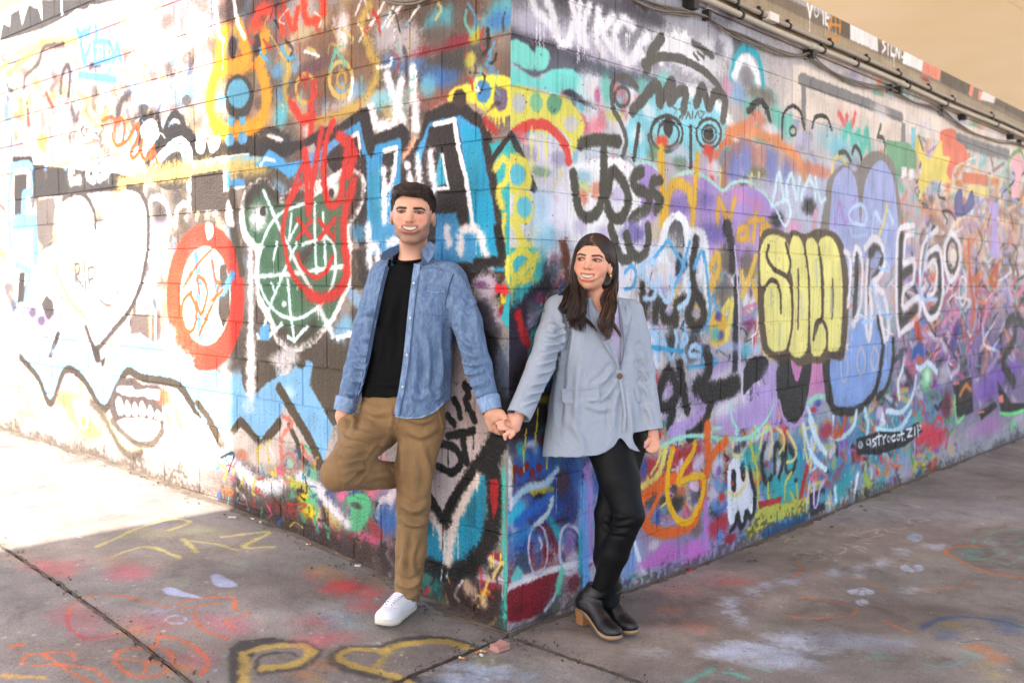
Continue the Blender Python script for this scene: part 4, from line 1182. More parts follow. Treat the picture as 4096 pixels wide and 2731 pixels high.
b b83038 110 90 .85 220,600 500,520 560,600 600,460
b 404858 70 100 .8 230,900 640,830
b d0c8d8 60 90 .8 660,560 640,740
b 3858a8 40 100 .8 165,620 290,1050
b 5890d0 40 90 .8 250,1020
b 3a3830 70 80 .9 470,900 450,960
b c87850 60 60 .7 500,820
s d8c0dc 44 .4 500,560 470,650
s d8c0dc 40 .4 620,600 690,520
s d8c0dc 36 .4 590,760 640,800
b d8607c 26 50 .8 530,1020
b 6a6058 60 100 .8 640,1150
s e4d478 50 .25 365,450 320,620 260,720 180,770 95,785
s e4d478 20 .25 325,440 292,560 232,660
s e8702c 74 .3 735,230 740,400 742,600 690,720
s e8702c 70 .3 905,370 800,480 725,680 690,900 600,1110 400,1190 250,1170 165,1080 145,900 250,800 350,720 480,700
s e8702c 40 .3 350,760 260,950 205,1080
s ecb818 48 .2 430,440 390,600 375,800 400,950 470,1070 560,1095 640,1000 692,850 702,700 600,690 480,745 500,650 600,480 625,390
b d8d4e4 60 110 .85 790,840 830,600
b 7098c8 40 70 .8 830,760 800,940
b 8860a8 30 60 .8 840,640
b c878c0 140 70 .95 250,1440 400,1400 600,1320 640,1380 350,1340
l c080c8 44 .4 722,920 735,1290
b d8c8c8 60 60 .8 260,1300
b b83848 60 110 .9 800,1160 880,1100
b 6090d0 30 70 .9 850,1220
b 6090d0 30 50 .9 1060,1220
b a82838 60 60 .9 940,1240
f ececf4 918,650 960,530 1050,485 1100,560 1132,750 1155,900 1142,1010 1110,1012 1082,980 1062,1080 1040,1082 1012,990 972,1100 930,1095 918,900
f 2a2a2c 950,720 958,640 985,620 995,700 990,800 975,825 955,800
f 2a2a2c 1032,640 1040,560 1065,555 1078,640 1070,720 1045,720
b d84830 12 30 .95 965,750
b d84830 10 24 .95 1062,670
s 2c2c30 36 .3 1100,490 1128,700 1162,850 1155,1000 1120,1050 1085,1000 1072,1100 1030,1135 1012,1020 985,1120 950,1170
s ecdca0 26 .4 960,390 985,500 1050,490 1080,420
b 40403c 34 40 .8 1000,440 1060,400
s ecdca0 24 .4 1090,580 1075,750 1000,850 935,835
b 30b0b8 130 130 .9 1350,720 1500,760 1420,850 1160,500 1480,560
b d8d0dc 80 90 .8 1380,600 1270,470
b c8c060 40 60 .8 1160,520
s 303030 38 .5 1250,400 1222,560 1260,740 1310,690
s 303030 36 .5 1340,640 1342,430 1390,420 1410,560 1380,690
s 303030 36 .5 1440,420 1440,600 1480,660 1525,560 1475,420
b 303030 22 26 .9 1530,720
s e8d490 22 .3 1210,430 1240,280 1300,235 1315,380 1290,530
s e8d490 22 .3 1355,250 1412,300 1425,400 1385,475
s e8d490 22 .3 1450,280 1532,440 1510,535 1450,560
s e8d490 22 .3 1590,210 1612,420 1650,610 1670,560
s e8d490 20 .3 1620,260 1710,230 1705,400 1640,560
s c8c860 24 .3 1115,380 1180,620 1200,1000
s c8c860 24 .3 1490,650 1440,740 1430,900
l c8c860 20 .3 1282,740 1282,980
s c8c860 20 .3 1480,820 1545,940 1540,760
F b83038 1195,915 1405,865 1385,940 1200,975
F b83038 1448,915 1595,930 1590,975 1445,965
l c03030 40 .4 1630,610 1592,780 1570,890
s ccc858 46 .3 1180,1040 1300,980 1500,945 1645,890
s ccc858 66 .3 1110,1190 1250,1085 1400,1015 1610,1005
d ccc858 1120,1600,1080,140,26
s 2c80c8 64 .4 1250,1215 1350,1165 1450,1120 1610,1060
F 3a3840 1650,840 1700,820 1792,780 1792,980 1660,1050
b 58b8c8 50 60 .8 1760,880
s d8c0e8 18 .25 1630,910 1660,715 1690,730 1695,935 1722,940 1745,800 1785,715
s d8ecf4 34 .3 1600,225 1645,420 1722,560 1800,625
s d8ecf4 34 .3 1650,170 1705,330 1800,475
b d86878 60 60 .8 1700,680
@W6
s 30b0b8 50 .4 850,200 870,100 930,20
s d8ecf0 26 .4 830,100 840,200
s f0f0f4 30 .4 960,200 1000,0
b 5aa8a8 60 60 .8 900,120 1180,60
b 9a88c0 50 40 .8 1260,40
s a8c060 40 .4 1060,10 1090,80
@T
F 8a7a6a 760,-30 2360,700 2360,800 690,10
F f4f0f0 1225,140 1395,212 1402,335 1225,258
F f4f0f0 1570,325 1692,378 1680,460 1555,405
F ec9880 1690,380 1805,430 1790,515 1680,470
F 6c6054 1100,95 1222,140 1222,255 1120,205
l f4f0ee 15 .2 952,5 970,115
l f4f0ee 15 .2 988,18 970,115
r f4f0ee 13 14 34 1012,80
l f4f0ee 13 .2 1030,58 1076,68
l f4f0ee 13 .2 1052,62 1056,160
l f4f0ee 14 .2 1092,78 1070,84 1068,160 1090,164
l f4f0ee 11 .2 1070,120 1090,122
s e09840 12 .2 1100,180 1110,110 1135,95 1160,130 1160,210
l e09840 10 .2 1132,100 1135,260
l e09840 10 .2 1085,160 1165,170
s e09840 10 .2 1095,190 1090,240 1160,260
l f4f0f0 12 .2 1450,262 1430,275 1450,310 1430,335
l f4f0f0 11 .2 1465,270 1465,345
l f4f0f0 11 .2 1505,290 1485,285 1485,350 1505,355
l f4f0f0 11 .2 1515,360 1518,295 1535,370 1538,305
r f4f0f0 10 9 30 1555,340
F 6c6054 1800,440 1990,540 1975,605 1800,525
F ec9880 1985,540 2010,550 1995,620 1975,600
F f0e8e4 2070,570 2155,600 2135,655 2045,630
F ec9880 2040,575 2062,580 2050,640 2035,630
F 6c6054 2165,610 2352,700 2352,770 2140,660
b b03040 30 14 .9 1700,505
'''
# ================================================================== chalk and paint on the paving
GROUND_PAINT = '''
@O
b 96887c 300 60 .6 300,1250 800,1500 1500,1480 1900,1250
b a09086 240 50 .6 1700,1350 2100,1200 400,1450
b 7c7068 240 40 .6 1500,1400 2000,1420 600,1350 200,1500
@W1
b c87878 120 40 .5 800,900 400,850
b c86070 120 50 .6 760,890
b d8706c 70 30 .7 240,850 360,890
b b85a64 160 60 .45 450,1150 900,1200 1150,1430
b c06478 80 40 .5 1280,1180 1430,1230 560,1270
b a8a878 160 30 .5 1200,650 900,660
b 9aa890 70 30 .5 1090,960 1450,850
b b89070 100 30 .4 100,800 700,820
b a8a0b8 120 24 .5 900,600
s d8cc74 22 .6 580,740 700,690 800,640 920,600 1050,570 1150,590 1020,640
s d8cc74 24 .6 690,795 780,760 900,740 1080,800
l d8cc74 20 .6 940,740 1085,808
l d8cc74 26 .6 1110,690 1190,770 1130,700 1300,720 1440,760
s d8cc74 26 .6 1350,680 1500,660 1640,650 1480,740 1660,740
s e06a3c 16 .35 400,1160 450,1080 560,1030 700,1030 850,1060 1010,1100
s c84a50 24 .5 400,1150 420,1230 520,1290 700,1270 900,1230
s e06a3c 18 .35 1020,1110 1150,1060 1400,1045 1430,1120 1510,1140 1460,1170 1370,1190 1420,1240
s e06a3c 18 .35 1090,1115 1320,1080
s e06a3c 18 .35 1180,1130 1190,1200 1280,1260 1380,1300
s e06a3c 26 .35 690,1400 740,1360 900,1340 1020,1370 1040,1430 1000,1490 900,1525 780,1510 690,1430
s e06a3c 20 .35 960,1280 930,1350 880,1470 850,1530
s e06a3c 18 .35 700,1410 900,1430 1050,1450 1170,1480
s e06a3c 26 .35 960,1270 1100,1300 1210,1370 1260,1440 1220,1510
s e06a3c 24 .35 120,1450 160,1400 260,1380 420,1380 450,1420
s e06a3c 20 .35 160,1460 400,1450 560,1480 660,1568
s e06a3c 22 .35 260,1390 400,1480 560,1568
s e06a3c 30 .4 60,1340 130,1330
s d8a85c 40 .5 20,1520 250,1530
b d8a85c 50 24 .5 780,1240 1080,1480
f b0b8d8 1280,920 1320,905 1400,940 1440,970 1400,985 1320,980 1290,960
f b0b8d8 985,1000 1040,985 1110,1010 1200,1040 1230,1052 1140,1045 1030,1030
r b0b8d8 14 60 24 1065,1180
b b0b8d8 50 12 .7 950,1132
F 4c4844 1390,1360 1450,1310 1680,1290 1680,1320 1560,1330 1460,1568 1395,1568
@O
s 4c4844 26 .3 545,1580 545,1500 600,1478 700,1478 722,1500 690,1530 600,1540
s e0bc5c 26 .25 558,1590 560,1510
s e0bc5c 22 .25 556,1500 620,1485 690,1482 712,1500 670,1525 600,1535
s 4c4844 8 .3 585,1535 600,1505 660,1498 680,1508
s 4c4844 30 .35 960,1580 1000,1560 900,1555 790,1530 770,1508 800,1490 870,1490 930,1470 1010,1466 1080,1482
s e0bc5c 20 .25 960,1590 920,1555 800,1525 775,1506 810,1492 880,1494
s e0bc5c 24 .25 870,1525 895,1490 960,1474 1020,1472 1076,1486
b 7a7470 90 16 .5 950,1510
@W3
b d04a48 120 40 .75 280,860 350,830
b d05a58 100 30 .6 500,900 560,890 480,990
b d06a70 160 40 .5 250,1220 100,1100 130,1250
b d88048 50 20 .6 170,1440 20,1500
b c08a58 90 30 .5 140,720 240,760 600,790
b c86868 60 24 .6 80,765
b 8aa8b8 100 26 .5 250,1060 330,1130
b b8c4dc 130 24 .85 1360,1460 1240,1440 1440,1465
b b8c4dc 160 28 .8 1150,1540 1320,1530
b a0b0c8 90 20 .7 1700,1520
b c8c070 60 14 .6 1420,1410
b c8a468 40 24 .7 690,1540 140,1550
@W4
b c08078 140 40 .4 1200,940 1500,880
b d07a58 50 18 .6 1140,1080 1580,890 1340,1190
b b08880 160 40 .4 1250,1180
b c0c8dc 70 20 .45 960,1360 1080,1370
l 70b8a8 34 .5 1240,1568 1430,1470
l 70b8a8 34 .5 1530,1490 1660,1530
@W6
b 9aa0b0 900 60 .25 1700,250 1500,330
b b0787c 180 40 .4 100,800
b c0c8dc 200 60 .95 500,1250
b c0c8dc 260 60 .9 200,1320 60,1330 420,1390
b a8b0c4 260 50 .6 900,1240 1150,1270
b b8c0d4 120 30 .5 650,1440 780,1300 640,1330
b b8c4d8 200 30 .3 650,1170
s c8b4a4 16 .4 620,640 530,610 520,590 620,590 740,620 720,640 620,640
s c8b4a4 14 .4 690,575 780,600 880,590 910,550 820,545
l c8b4a4 14 .4 890,515 1080,560 1000,530 960,545 1060,580
l c8b4a4 14 .4 950,450 1140,490 1040,490 990,500 1100,520
s c8b4a4 16 .4 1020,440 1100,420 1150,410 1140,445 1200,450 1100,470
s c8b4a4 16 .4 1110,410 1200,405 1230,430 1300,430
s c8b4a4 14 .4 1230,385 1220,370 1340,380 1360,400 1290,405 1230,385
l c8b4a4 14 .4 1340,320 1400,370 1380,330 1450,380
l c8b4a4 14 .4 1380,330 1480,320 1550,340 1470,350
s c8b4a4 14 .4 1080,205 1250,205 1390,220 1475,243
s c8b4a4 14 .4 1100,238 1200,265 1310,283
r c8b4a4 12 60 16 510,500
s c8b4a4 14 .4 605,455 700,450 730,440 600,440
s c8b4a4 14 .4 690,425 770,440
s d07850 18 .5 510,655 560,680 570,720 490,790
s d07850 18 .5 570,690 780,740
s d07850 22 .5 560,935 640,925 800,950 915,968
s d07850 20 .5 410,1045 560,1075 800,1075 960,1050 990,1000
s d07850 18 .5 880,765 1040,790 1220,870
s d07850 22 .5 1200,1100 1290,1140 1400,1185
s e08048 34 .3 1950,525 1800,535 1680,555 1665,580 1740,630 1900,700 2080,750 2240,770
s e08048 18 .6 1430,870 1700,850 1900,820
b d07848 60 24 .7 2050,1380 1900,1310
s 80b0a0 16 .4 1870,520 1890,470 1990,440 2100,410 2240,410
s 80b0a0 16 .4 1960,510 1980,480 2060,460
b 78b0a0 60 40 .75 1850,590
s 80b0a0 18 .4 1900,545 2060,560 2100,590 2000,620 1870,640
s 80b0a0 14 .4 2040,640 2140,670 2257,610
s 80b0a0 14 .4 2170,480 2240,500 2200,530
s 48608c 44 .6 1480,1160 1540,1120 1650,1080 1850,1075 2100,1110 2230,1150
b 48608c 70 30 .7 2130,1170 1690,1200 2100,1100
s 5a7080 20 .5 1780,1260 2000,1250 2257,1330
b 70a8a0 40 20 .6 1860,1355 1150,1370
s 78a8b0 24 .5 1500,1420 1620,1450 1750,1420 1800,1400
s 78b8a8 40 .4 0,1490 80,1500 170,1530
s 78b8a8 30 .4 150,1430 340,1480
b b8a850 60 24 .35 2050,1530 1970,1440 1700,1140
e c4cce0 60 30 1030,880
e c4cce0 36 20 965,880 1090,885
e c4cce0 50 24 1035,960
s 8a7c74 10 .3 1000,905 1010,870 1050,865 1060,905
s 8a7c74 8 .3 1010,945 1030,975 1060,970
e b4bcd0 40 24 1360,700 1420,710 1455,700
s 8a7c74 8 .3 1370,680 1420,700 1440,730
e a4acc0 60 30 1430,470
b c0c8dc 30 26 .9 190,880
b c0c8dc 26 16 .85 320,830 290,855 440,800 530,795 80,940 60,985 10,950
b c0c8dc 22 16 .85 810,740 1000,710 1190,650 1320,575 1560,540 1640,535
b c0c8dc 14 10 .8 60,1030 90,1080 120,1110 30,1010 1050,680 1150,690 1010,760 870,735 2030,510 1440,860 1390,880
x c0c8dc,c8b4a4,b8a8a0,6c6058 0,2250,100,1500,190,7,10
@W1
x c0c8dc,d8cc9c,6c6058,c89080,9ab0a8 0,1600,650,1500,160,6,9
@W3
x c0d0dc,d8d088,6c6058,d0c8c8 0,1500,700,1560,150,6,7
'''
# ================================================================== paint the surfaces
COURSE, BLOCK, Z0 = 0.2032, 0.4064, 0.218            # block course height, block length, height of the first bed joint
cvL = Canvas(0, 6.4, -.35, 3.65, 360, '9a9088', 3)
cvR = Canvas(0, 10.0, -.45, 3.2, 340, 'b8b2b6', 4)
cvG = Canvas(-5, 7, 2.6, 11.6, 210, '8f8984', 5)
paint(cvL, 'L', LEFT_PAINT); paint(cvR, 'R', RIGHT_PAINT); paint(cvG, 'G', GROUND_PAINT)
def foot_grime(cv, g, sgn):                            # soil splashed on the lowest hand's breadth, worn paint
    u = cv.u0 + np.arange(cv.w)/cv.res; base = g(u)[None]
    v = (cv.v0 + np.arange(cv.h)/cv.res)[:, None] - base
    big = value_noise(cv.h, cv.w, 60, cv.rng); sm = value_noise(cv.h, cv.w, 7, cv.rng)
    a = np.clip((.02+.13*big*sm*2 - v)/.06, 0, 1)*.55
    cv.a += a[..., None]*(np.array([.27, .22, .19], np.float32)-cv.a)
    k = ((cv.fine > .9990) & (sm > .45)).astype(np.float32)          # pinholes and chips
    for dy, dx in ((0, 1), (1, 0), (1, 1)): k = np.maximum(k, np.roll(k, (dy, dx), (0, 1)))
    cv.a += (k*.45)[..., None]*(np.array([.2, .18, .17], np.float32)-cv.a)
    st = value_noise(cv.h//14+1, cv.w, 3, cv.rng).repeat(14, 0)[:cv.h]; bl = value_noise(cv.h, cv.w, 40, cv.rng)
    cv.a *= (1 - .10*np.clip(st-.5, 0, 1)*2 - .10*(bl-.5))[..., None]
foot_grime(cvL, gl, 1); foot_grime(cvR, gr, 1)
cvG.a *= (1 + .16*(value_noise(cvG.h, cvG.w, 26, cvG.rng)-.5) + .22*(value_noise(cvG.h, cvG.w, 90, cvG.rng)-.5))[..., None]
spk = cvG.fine; cvG.a[spk > .996] *= .6; cvG.a[spk < .003] *= 1.3
def wall_material(name, cv, d):
    t = NT(name); p = t.pos()
    sub = t.n('ShaderNodeVectorMath', operation='SUBTRACT'); t.l(p, sub.inputs[0]); sub.inputs[1].default_value = tuple(CO)
    dot = t.n('ShaderNodeVectorMath', operation='DOT_PRODUCT'); t.l(sub.outputs[0], dot.inputs[0]); dot.inputs[1].default_value = tuple(d)
    sep = t.n('ShaderNodeSeparateXYZ'); t.l(p, sep.inputs[0])
    u = t.math('DIVIDE', t.math('SUBTRACT', dot.outputs['Value'], cv.u0), cv.w/cv.res)
    v = t.math('DIVIDE', t.math('SUBTRACT', sep.outputs[2], cv.v0), cv.h/cv.res)
    cb = t.n('ShaderNodeCombineXYZ'); t.l(u, cb.inputs[0]); t.l(v, cb.inputs[1])
    im = t.n('ShaderNodeTexImage', extension='EXTEND', interpolation='Cubic'); im.image = image_of(cv, name, .98, 1.12); t.l(cb.outputs[0], im.inputs[0])
    n1 = t.noise(85, 2, .5, p); n2 = t.noise(9, 3, .6, p); n3 = t.noise(300, 2, .5, p)
    t.color(t.mix(t.math('MULTIPLY', n2.outputs[0], .07), im.outputs[0], (.42, .38, .35)))
    t.l(t.ramp(n2.outputs[0], [(.3, (.34,)*3), (.7, (.55,)*3)]).outputs[0], t.b.inputs['Roughness'])
    h = t.math('ADD', n1.outputs[0], t.math('MULTIPLY', n3.outputs[0], .25))
    t.normal(t.bump(h, .008, 1.0)); t.set(Specular_IOR_Level=.15)
    return t.m
M_WL = wall_material('spray_painted_block_left', cvL, DL); M_WR = wall_material('spray_painted_block_right', cvR, DR)
def ground_material():
    t = NT('painted_concrete_paving'); p = t.pos(); sep = t.n('ShaderNodeSeparateXYZ'); t.l(p, sep.inputs[0]); cv = cvG
    u = t.math('DIVIDE', t.math('SUBTRACT', sep.outputs[0], cv.u0), cv.w/cv.res)
    v = t.math('DIVIDE', t.math('SUBTRACT', sep.outputs[1], cv.v0), cv.h/cv.res)
    cb = t.n('ShaderNodeCombineXYZ'); t.l(u, cb.inputs[0]); t.l(v, cb.inputs[1])
    im = t.n('ShaderNodeTexImage', extension='CLIP', interpolation='Cubic'); im.image = image_of(cv, 'paving_chalk', .86); t.l(cb.outputs[0], im.inputs[0])
    n1 = t.noise(2.2, 5, .6, p); n2 = t.noise(140, 3, .6, p); n3 = t.noise(14, 4, .6, p)
    far = t.ramp(n1.outputs[0], [(.3, s2l('8a7e76')*.8), (.7, s2l('9a8e84')*.8)]).outputs[0]
    c = t.mix(im.outputs[1], far, im.outputs[0])
    c = t.mix(.75, c, t.ramp(n3.outputs[0], [(.25, (.75, .73, .71)), (.75, (1.15, 1.13, 1.11))]).outputs[0], 'MULTIPLY')
    c = t.mix(.8, c, t.ramp(n2.outputs[0], [(.3, (.62, .61, .60)), (.5, (1, 1, 1)), (.72, (1.3, 1.3, 1.3))]).outputs[0], 'MULTIPLY')
    n5 = t.noise(3.1, 6, .72, p, .6); c = t.mix(.85, c, t.ramp(n5.outputs[0], [(.32, (.55, .52, .50)), (.46, (.95, .94, .93)), (.7, (1.1, 1.1, 1.1))]).outputs[0], 'MULTIPLY')
    t.color(c); t.set(Roughness=.62)
    t.normal(t.bump(t.math('ADD', n3.outputs[0], t.math('MULTIPLY', n2.outputs[0], .5)), .004, .8))
    return t.m
M_G = ground_material()
M_JOINT = plain('joint_soil', '3a332d', .95, 60, .4, .004, 120)
M_SAND = plain('sandy_ground', 'c6bcac', .95, 3, .15, .01, 40)
M_CONC = plain('concrete', '8f8070', .85, 7, .2, .003, 60)
# ================================================================== ground: one far sheet, then slabs with open joints
sheet = MB(); sheet.add([(-400, -400, -.32), (400, -400, -.32), (400, 400, -.32), (-400, 400, -.32)], [(0, 1, 2, 3)])
tag(sheet.build('ground', M_SAND), kind='structure')
def wf(a, b, z): p = CO + DL*a + DR*b; return (p[0], p[1], z)
pave = empty('pavement', tuple(CO)); tag(pave, kind='structure')
def slab(a0, a1, b0, b1, na, nb):
    A = np.linspace(a0, a1, na); B = np.linspace(b0, b1, nb); vs = []; fs = []
    for a in A:
        for b in B: vs.append(wf(a, b, float(gl(a)+gr(b)) - .004*(a in (a0, a1) or b in (b0, b1))))
    fs = [(i*nb+j, i*nb+j+1, (i+1)*nb+j+1, (i+1)*nb+j) for i in range(na-1) for j in range(nb-1)]
    ring = [i*nb for i in range(na)] + [(na-1)*nb+j for j in range(1, nb)] + [i*nb+nb-1 for i in range(na-2, -1, -1)] + [j for j in range(nb-2, 0, -1)]
    n = len(vs); vs += [(vs[i][0], vs[i][1], vs[i][2]-.12) for i in ring]; k = len(ring)
    fs += [(ring[i], ring[(i+1) % k], n+(i+1) % k, n+i) for i in range(k)]
    mesh_obj('concrete_slab', vs, fs, M_G, pave, False)
g = .009
slab(g, 12, -1.17+g, 0.10, 40, 6); slab(g, 12, -9, -1.17-g, 40, 12)
slab(-9, 0.10, g, 14, 12, 30); slab(-9, -g, -9, -g, 14, 14)
jt = MB()
for a0, a1, b0, b1 in ((-9, 12, -1.3, -1.0), (-9, 12, -.15, .15), (-.15, .15, -9, 14)):
    n = 60; A = np.linspace(a0, a1, n if a1-a0 > 2 else 2); B = np.linspace(b0, b1, n if b1-b0 > 2 else 2)
    vs = [wf(a, b, float(gl(a)+gr(b))-.016) for a in A for b in B]; nb = len(B)
    jt.add(vs, [(i*nb+j, i*nb+j+1, (i+1)*nb+j+1, (i+1)*nb+j) for i in range(len(A)-1) for j in range(nb-1)])
jt.build('joint_filling', M_JOINT, pave)
# ================================================================== the block walls
def block_wall(name, d, n, mat, length, uj, g, label, rows, limit):
    root = empty(name, tuple(CO)); tag(root, label, 'wall')
    core = MB(); T = .19; e = .0056
    def pt(u, o, z): return CO + d*u + n*o + np.array([0, 0, z])
    top = Z0+COURSE*rows[1]
    vs = [pt(u, o, z) for u in (.0085, length) for o in (-e, -T) for z in (-.5, top)]
    core.add(vs, [(0, 1, 5, 4), (2, 6, 7, 3), (0, 2, 3, 1), (4, 5, 7, 6), (1, 3, 7, 5), (0, 4, 6, 2)])
    core.build('mortar_bed', mat, root)
    items = []
    for r in range(rows[0], rows[1]):
        z = Z0 + r*COURSE; k = 1 if r % 2 == 0 else 0
        js = [0.0] + [uj + (k+2*i)*COURSE for i in range(int(length/BLOCK)+2)]
        js = [j for j in js if j < length] + [length]
        for a, b in zip(js[:-1], js[1:]):
            if b-a < .02 or z+COURSE < min(g(a), g(b))-.01: continue
            P = pt((a+b)/2, 0, z+.1); dist = np.linalg.norm(P-CAM); items.append((dist/(b-a), a, b, z))
    items.sort(); meshes = {}; rest = MB()
    J = .0014; C = .0042
    def geo(L, H, corner):
        a0, a1 = (0 if corner else J), L-J; c0 = a0 if corner else a0+C; i0 = J+C
        o = -.0066
        vs = [(a0, o, J), (a1, o, J), (a1, o, H-J), (a0, o, H-J), (c0, 0, i0), (a1-C, 0, i0), (a1-C, 0, H-i0), (c0, 0, H-i0)]
        if corner: vs[0] = (0, -.0025, J); vs[3] = (0, -.0025, H-J); vs[4] = (.002, 0, i0); vs[7] = (.002, 0, H-i0)
        fs = [(4, 5, 6, 7), (0, 1, 5, 4), (1, 2, 6, 5), (2, 3, 7, 6), (3, 0, 4, 7)]
        return vs, fs
    Mt = Matrix.Identity(4)
    for i in range(3): Mt[i][0], Mt[i][1], Mt[i][2] = d[i], n[i], (0, 0, 1)[i]
    flip = np.dot(np.cross(d, n), (0, 0, 1)) > 0
    for q, (s_, a, b, z) in enumerate(items):
        key = (round(b-a, 3), a == 0)
        vs, fs = geo(b-a, COURSE, a == 0)
        if flip: fs = [f[::-1] for f in fs]
        jit = random.uniform(-.0009, .0009) if a > 0 else 0
        org = pt(a, jit, z)
        if q < limit:
            if key not in meshes:
                me = bpy.data.meshes.new('concrete_block'); me.from_pydata(vs, [], fs); me.materials.append(mat); meshes[key] = me
            o = bpy.data.objects.new('concrete_block', meshes[key]); COL.objects.link(o); o.parent = root
            o.matrix_local = Matrix.Translation(Vector(org - CO)) @ Mt
        else: rest.add([org + d*v[0] + n*v[1] + np.array([0, 0, v[2]]) for v in vs], fs)
    if rest.v: tag(rest.build('far_blocks', mat, root), kind='stuff')
    return root
wl = block_wall('block_wall', DL, NL, M_WL, 6.4, .1926, gl, 'graffiti covered concrete block wall, partly in glaring sunlight, behind the man', (-2, 16), 300)
wr = block_wall('block_wall', DR, NR, M_WR, 10.0, .0953, gr, 'graffiti covered concrete block wall carrying conduits along its top, behind the woman', (-3, 13), 300)
# concrete ledge that caps the right wall, a cap of its own
def beam(u0, u1, o0, o1, z0, z1, d=DR, n=NR):
    mb = MB(); vs = [CO + d*u + n*o + np.array([0, 0, z]) for u in (u0, u1) for o in (o0, o1) for z in (z0, z1)]
    return mb.add(vs, [(0, 1, 3, 2), (4, 6, 7, 5), (0, 4, 5, 1), (2, 3, 7, 6), (0, 2, 6, 4), (1, 5, 7, 3)])
beam(0, 10, -.25, .012, Z0+13*COURSE+.003, 2.935).build('seat_course', M_WR, wr)
beam(0, 10, -.4, .035, 2.938, 3.125).build('ledge', M_WR, wr)
# ================================================================== the road bridge overhead: its soffit and the shade it throws
def soffit_material():
    t = NT('tan_soffit_concrete'); p = t.pos(); n1 = t.noise(.35, 3, .5, p, .3); n2 = t.noise(30, 3, .6, p)
    c = t.ramp(n1.outputs[0], [(.3, s2l('ead4b0')), (.55, s2l('f0dcc0')), (.75, s2l('f4e2ca'))]).outputs[0]
    t.color(c); t.set(Roughness=.9); t.normal(t.bump(n2.outputs[0], .003)); return t.m
M_SOF = soffit_material()
EDGE_A, DECK_Z = 2.08, 5.6
br = empty('road_bridge', tuple(CO)); tag(br, 'tan concrete bridge deck overhead, its smooth underside above the painted ledge', 'bridge')
E_DIR = np.array([SUN_AZ[0], SUN_AZ[1], 0]); E_DIR = -E_DIR/np.linalg.norm(E_DIR)      # the deck edge runs this way
def deck_pt(a, b, z): p = CO + DL*a + E_DIR*b; return np.array([p[0], p[1], z])
dk = MB(); vs = [deck_pt(a, b, z) for a in (-4.4, EDGE_A) for b in (-13, 34) for z in (DECK_Z, DECK_Z+.9)]
dk.add(vs, [(0, 1, 3, 2), (4, 6, 7, 5), (0, 4, 5, 1), (2, 3, 7, 6), (0, 2, 6, 4), (1, 5, 7, 3)])
dk.build('deck', M_SOF, br)
ap = MB(); vs = [deck_pt(a, b, z) for a in (EDGE_A+.012, 16) for b in (.35, 34) for z in (DECK_Z, DECK_Z+.9)]
ap.add(vs, [(0, 1, 3, 2), (4, 6, 7, 5), (0, 4, 5, 1), (2, 3, 7, 6), (0, 2, 6, 4), (1, 5, 7, 3)]); ap.build('deck', M_SOF, br)
for a in (-4.25, EDGE_A-.15):
    mb = MB(); vs = [deck_pt(x, b, z) for x in (a-.14, a+.14) for b in (-13, 34) for z in (DECK_Z+.903, DECK_Z+1.9)]
    mb.add(vs, [(0, 1, 3, 2), (4, 6, 7, 5), (0, 4, 5, 1), (2, 3, 7, 6), (0, 2, 6, 4), (1, 5, 7, 3)]); mb.build('parapet', M_CONC, br)
# ================================================================== conduits and cables along the right wall
M_PIPE = plain('weathered_grey_pipe', '9a8f84', .55, 9, .25, .0006, 90)
M_PIPE2 = plain('pale_painted_pipe', 'b0a698', .5, 9, .2, .0006, 90)
M_IRON = plain('black_iron', '26221f', .6, 30, .3)
M_WHITE = plain('white_plastic', 'd8d2c8', .5, 20, .1)
M_CABLE = plain('dusty_black_cable', '74695e', .7, 25, .35)
def T(x, y): return 2600+x/1.5722, y/1.5722
def wp(px, py, off, side='R'):
    u, z, t = on_wall(side, np.array([px]), np.array([py]), off); d, n = (DR, NR) if side == 'R' else (DL, NL)
    return CO + d*u[0] + n*off + np.array([0, 0, z[0]])
def wu(u, z, off): return CO + DR*u + NR*off + np.array([0, 0, z])
def conduit(name, z, off, r, mat, label, clamps, brackets, box=None):
    root = empty(name, tuple(wu(0.3, z, off))); tag(root, label, 'pipe')
    us = np.linspace(.02, 9.9, 40); sag = lambda u: z + .006*math.sin(u*2.1)
    MB().tube([wu(u, sag(u), off) for u in us], r, 12).build('pipe', mat, root, True)
    for u in clamps:
        mb = MB(); mb.tube([wu(u-.010, sag(u), off), wu(u+.010, sag(u), off)], r+.006, 12); mb.box(wu(u, sag(u)+r+.012, off-.008), DR*.008, NR*.010, np.array([0, 0, .012])); mb.build('clamp', M_IRON, root)
    for u in brackets:
        mb = MB(); mb.box(wu(u, z-r-.026, off/2+.004), DR*.022, NR*(off/2+.002), np.array([0, 0, .024])); mb.box(wu(u-.03, z-r-.02, .006), DR*.012, NR*.005, np.array([0, 0, .018])); mb.build('bracket', M_IRON, root)
        mb = MB(); mb.tube([wu(u-.07, sag(u), off), wu(u+.03, sag(u), off)], r+.004, 12); mb.build('coupling', mat, root, True)
    if box: MB().box(wu(box, sag(box), off+.004), DR*.055, NR*.022, np.array([0, 0, .022])).build('junction_box', M_WHITE, root)
    return root
UB = [on_wall('R', *[np.array([q]) for q in T(x, y)], .05)[0][0] for x, y in ((285, 20), (1030, 300), (1580, 545), (1985, 715), (2285, 845))]
UCL = [on_wall('R', *[np.array([q]) for q in T(x, y)], .05)[0][0] for x, y in ((570, 75), (1085, 300), (1295, 400), (1620, 545), (1860, 650), (2180, 770))]
UCU = [on_wall('R', *[np.array([q]) for q in T(x, y)], .05)[0][0] for x, y in ((540, 5), (690, 70), (870, 155), (1135, 268), (1365, 385), (1565, 475), (1755, 555), (1905, 630), (2150, 740))]
ZL = float(np.mean([on_wall('R', *[np.array([q]) for q in T(x, y)], .05)[1][0] for x, y in ((980, 260), (1600, 540), (2000, 715))]))
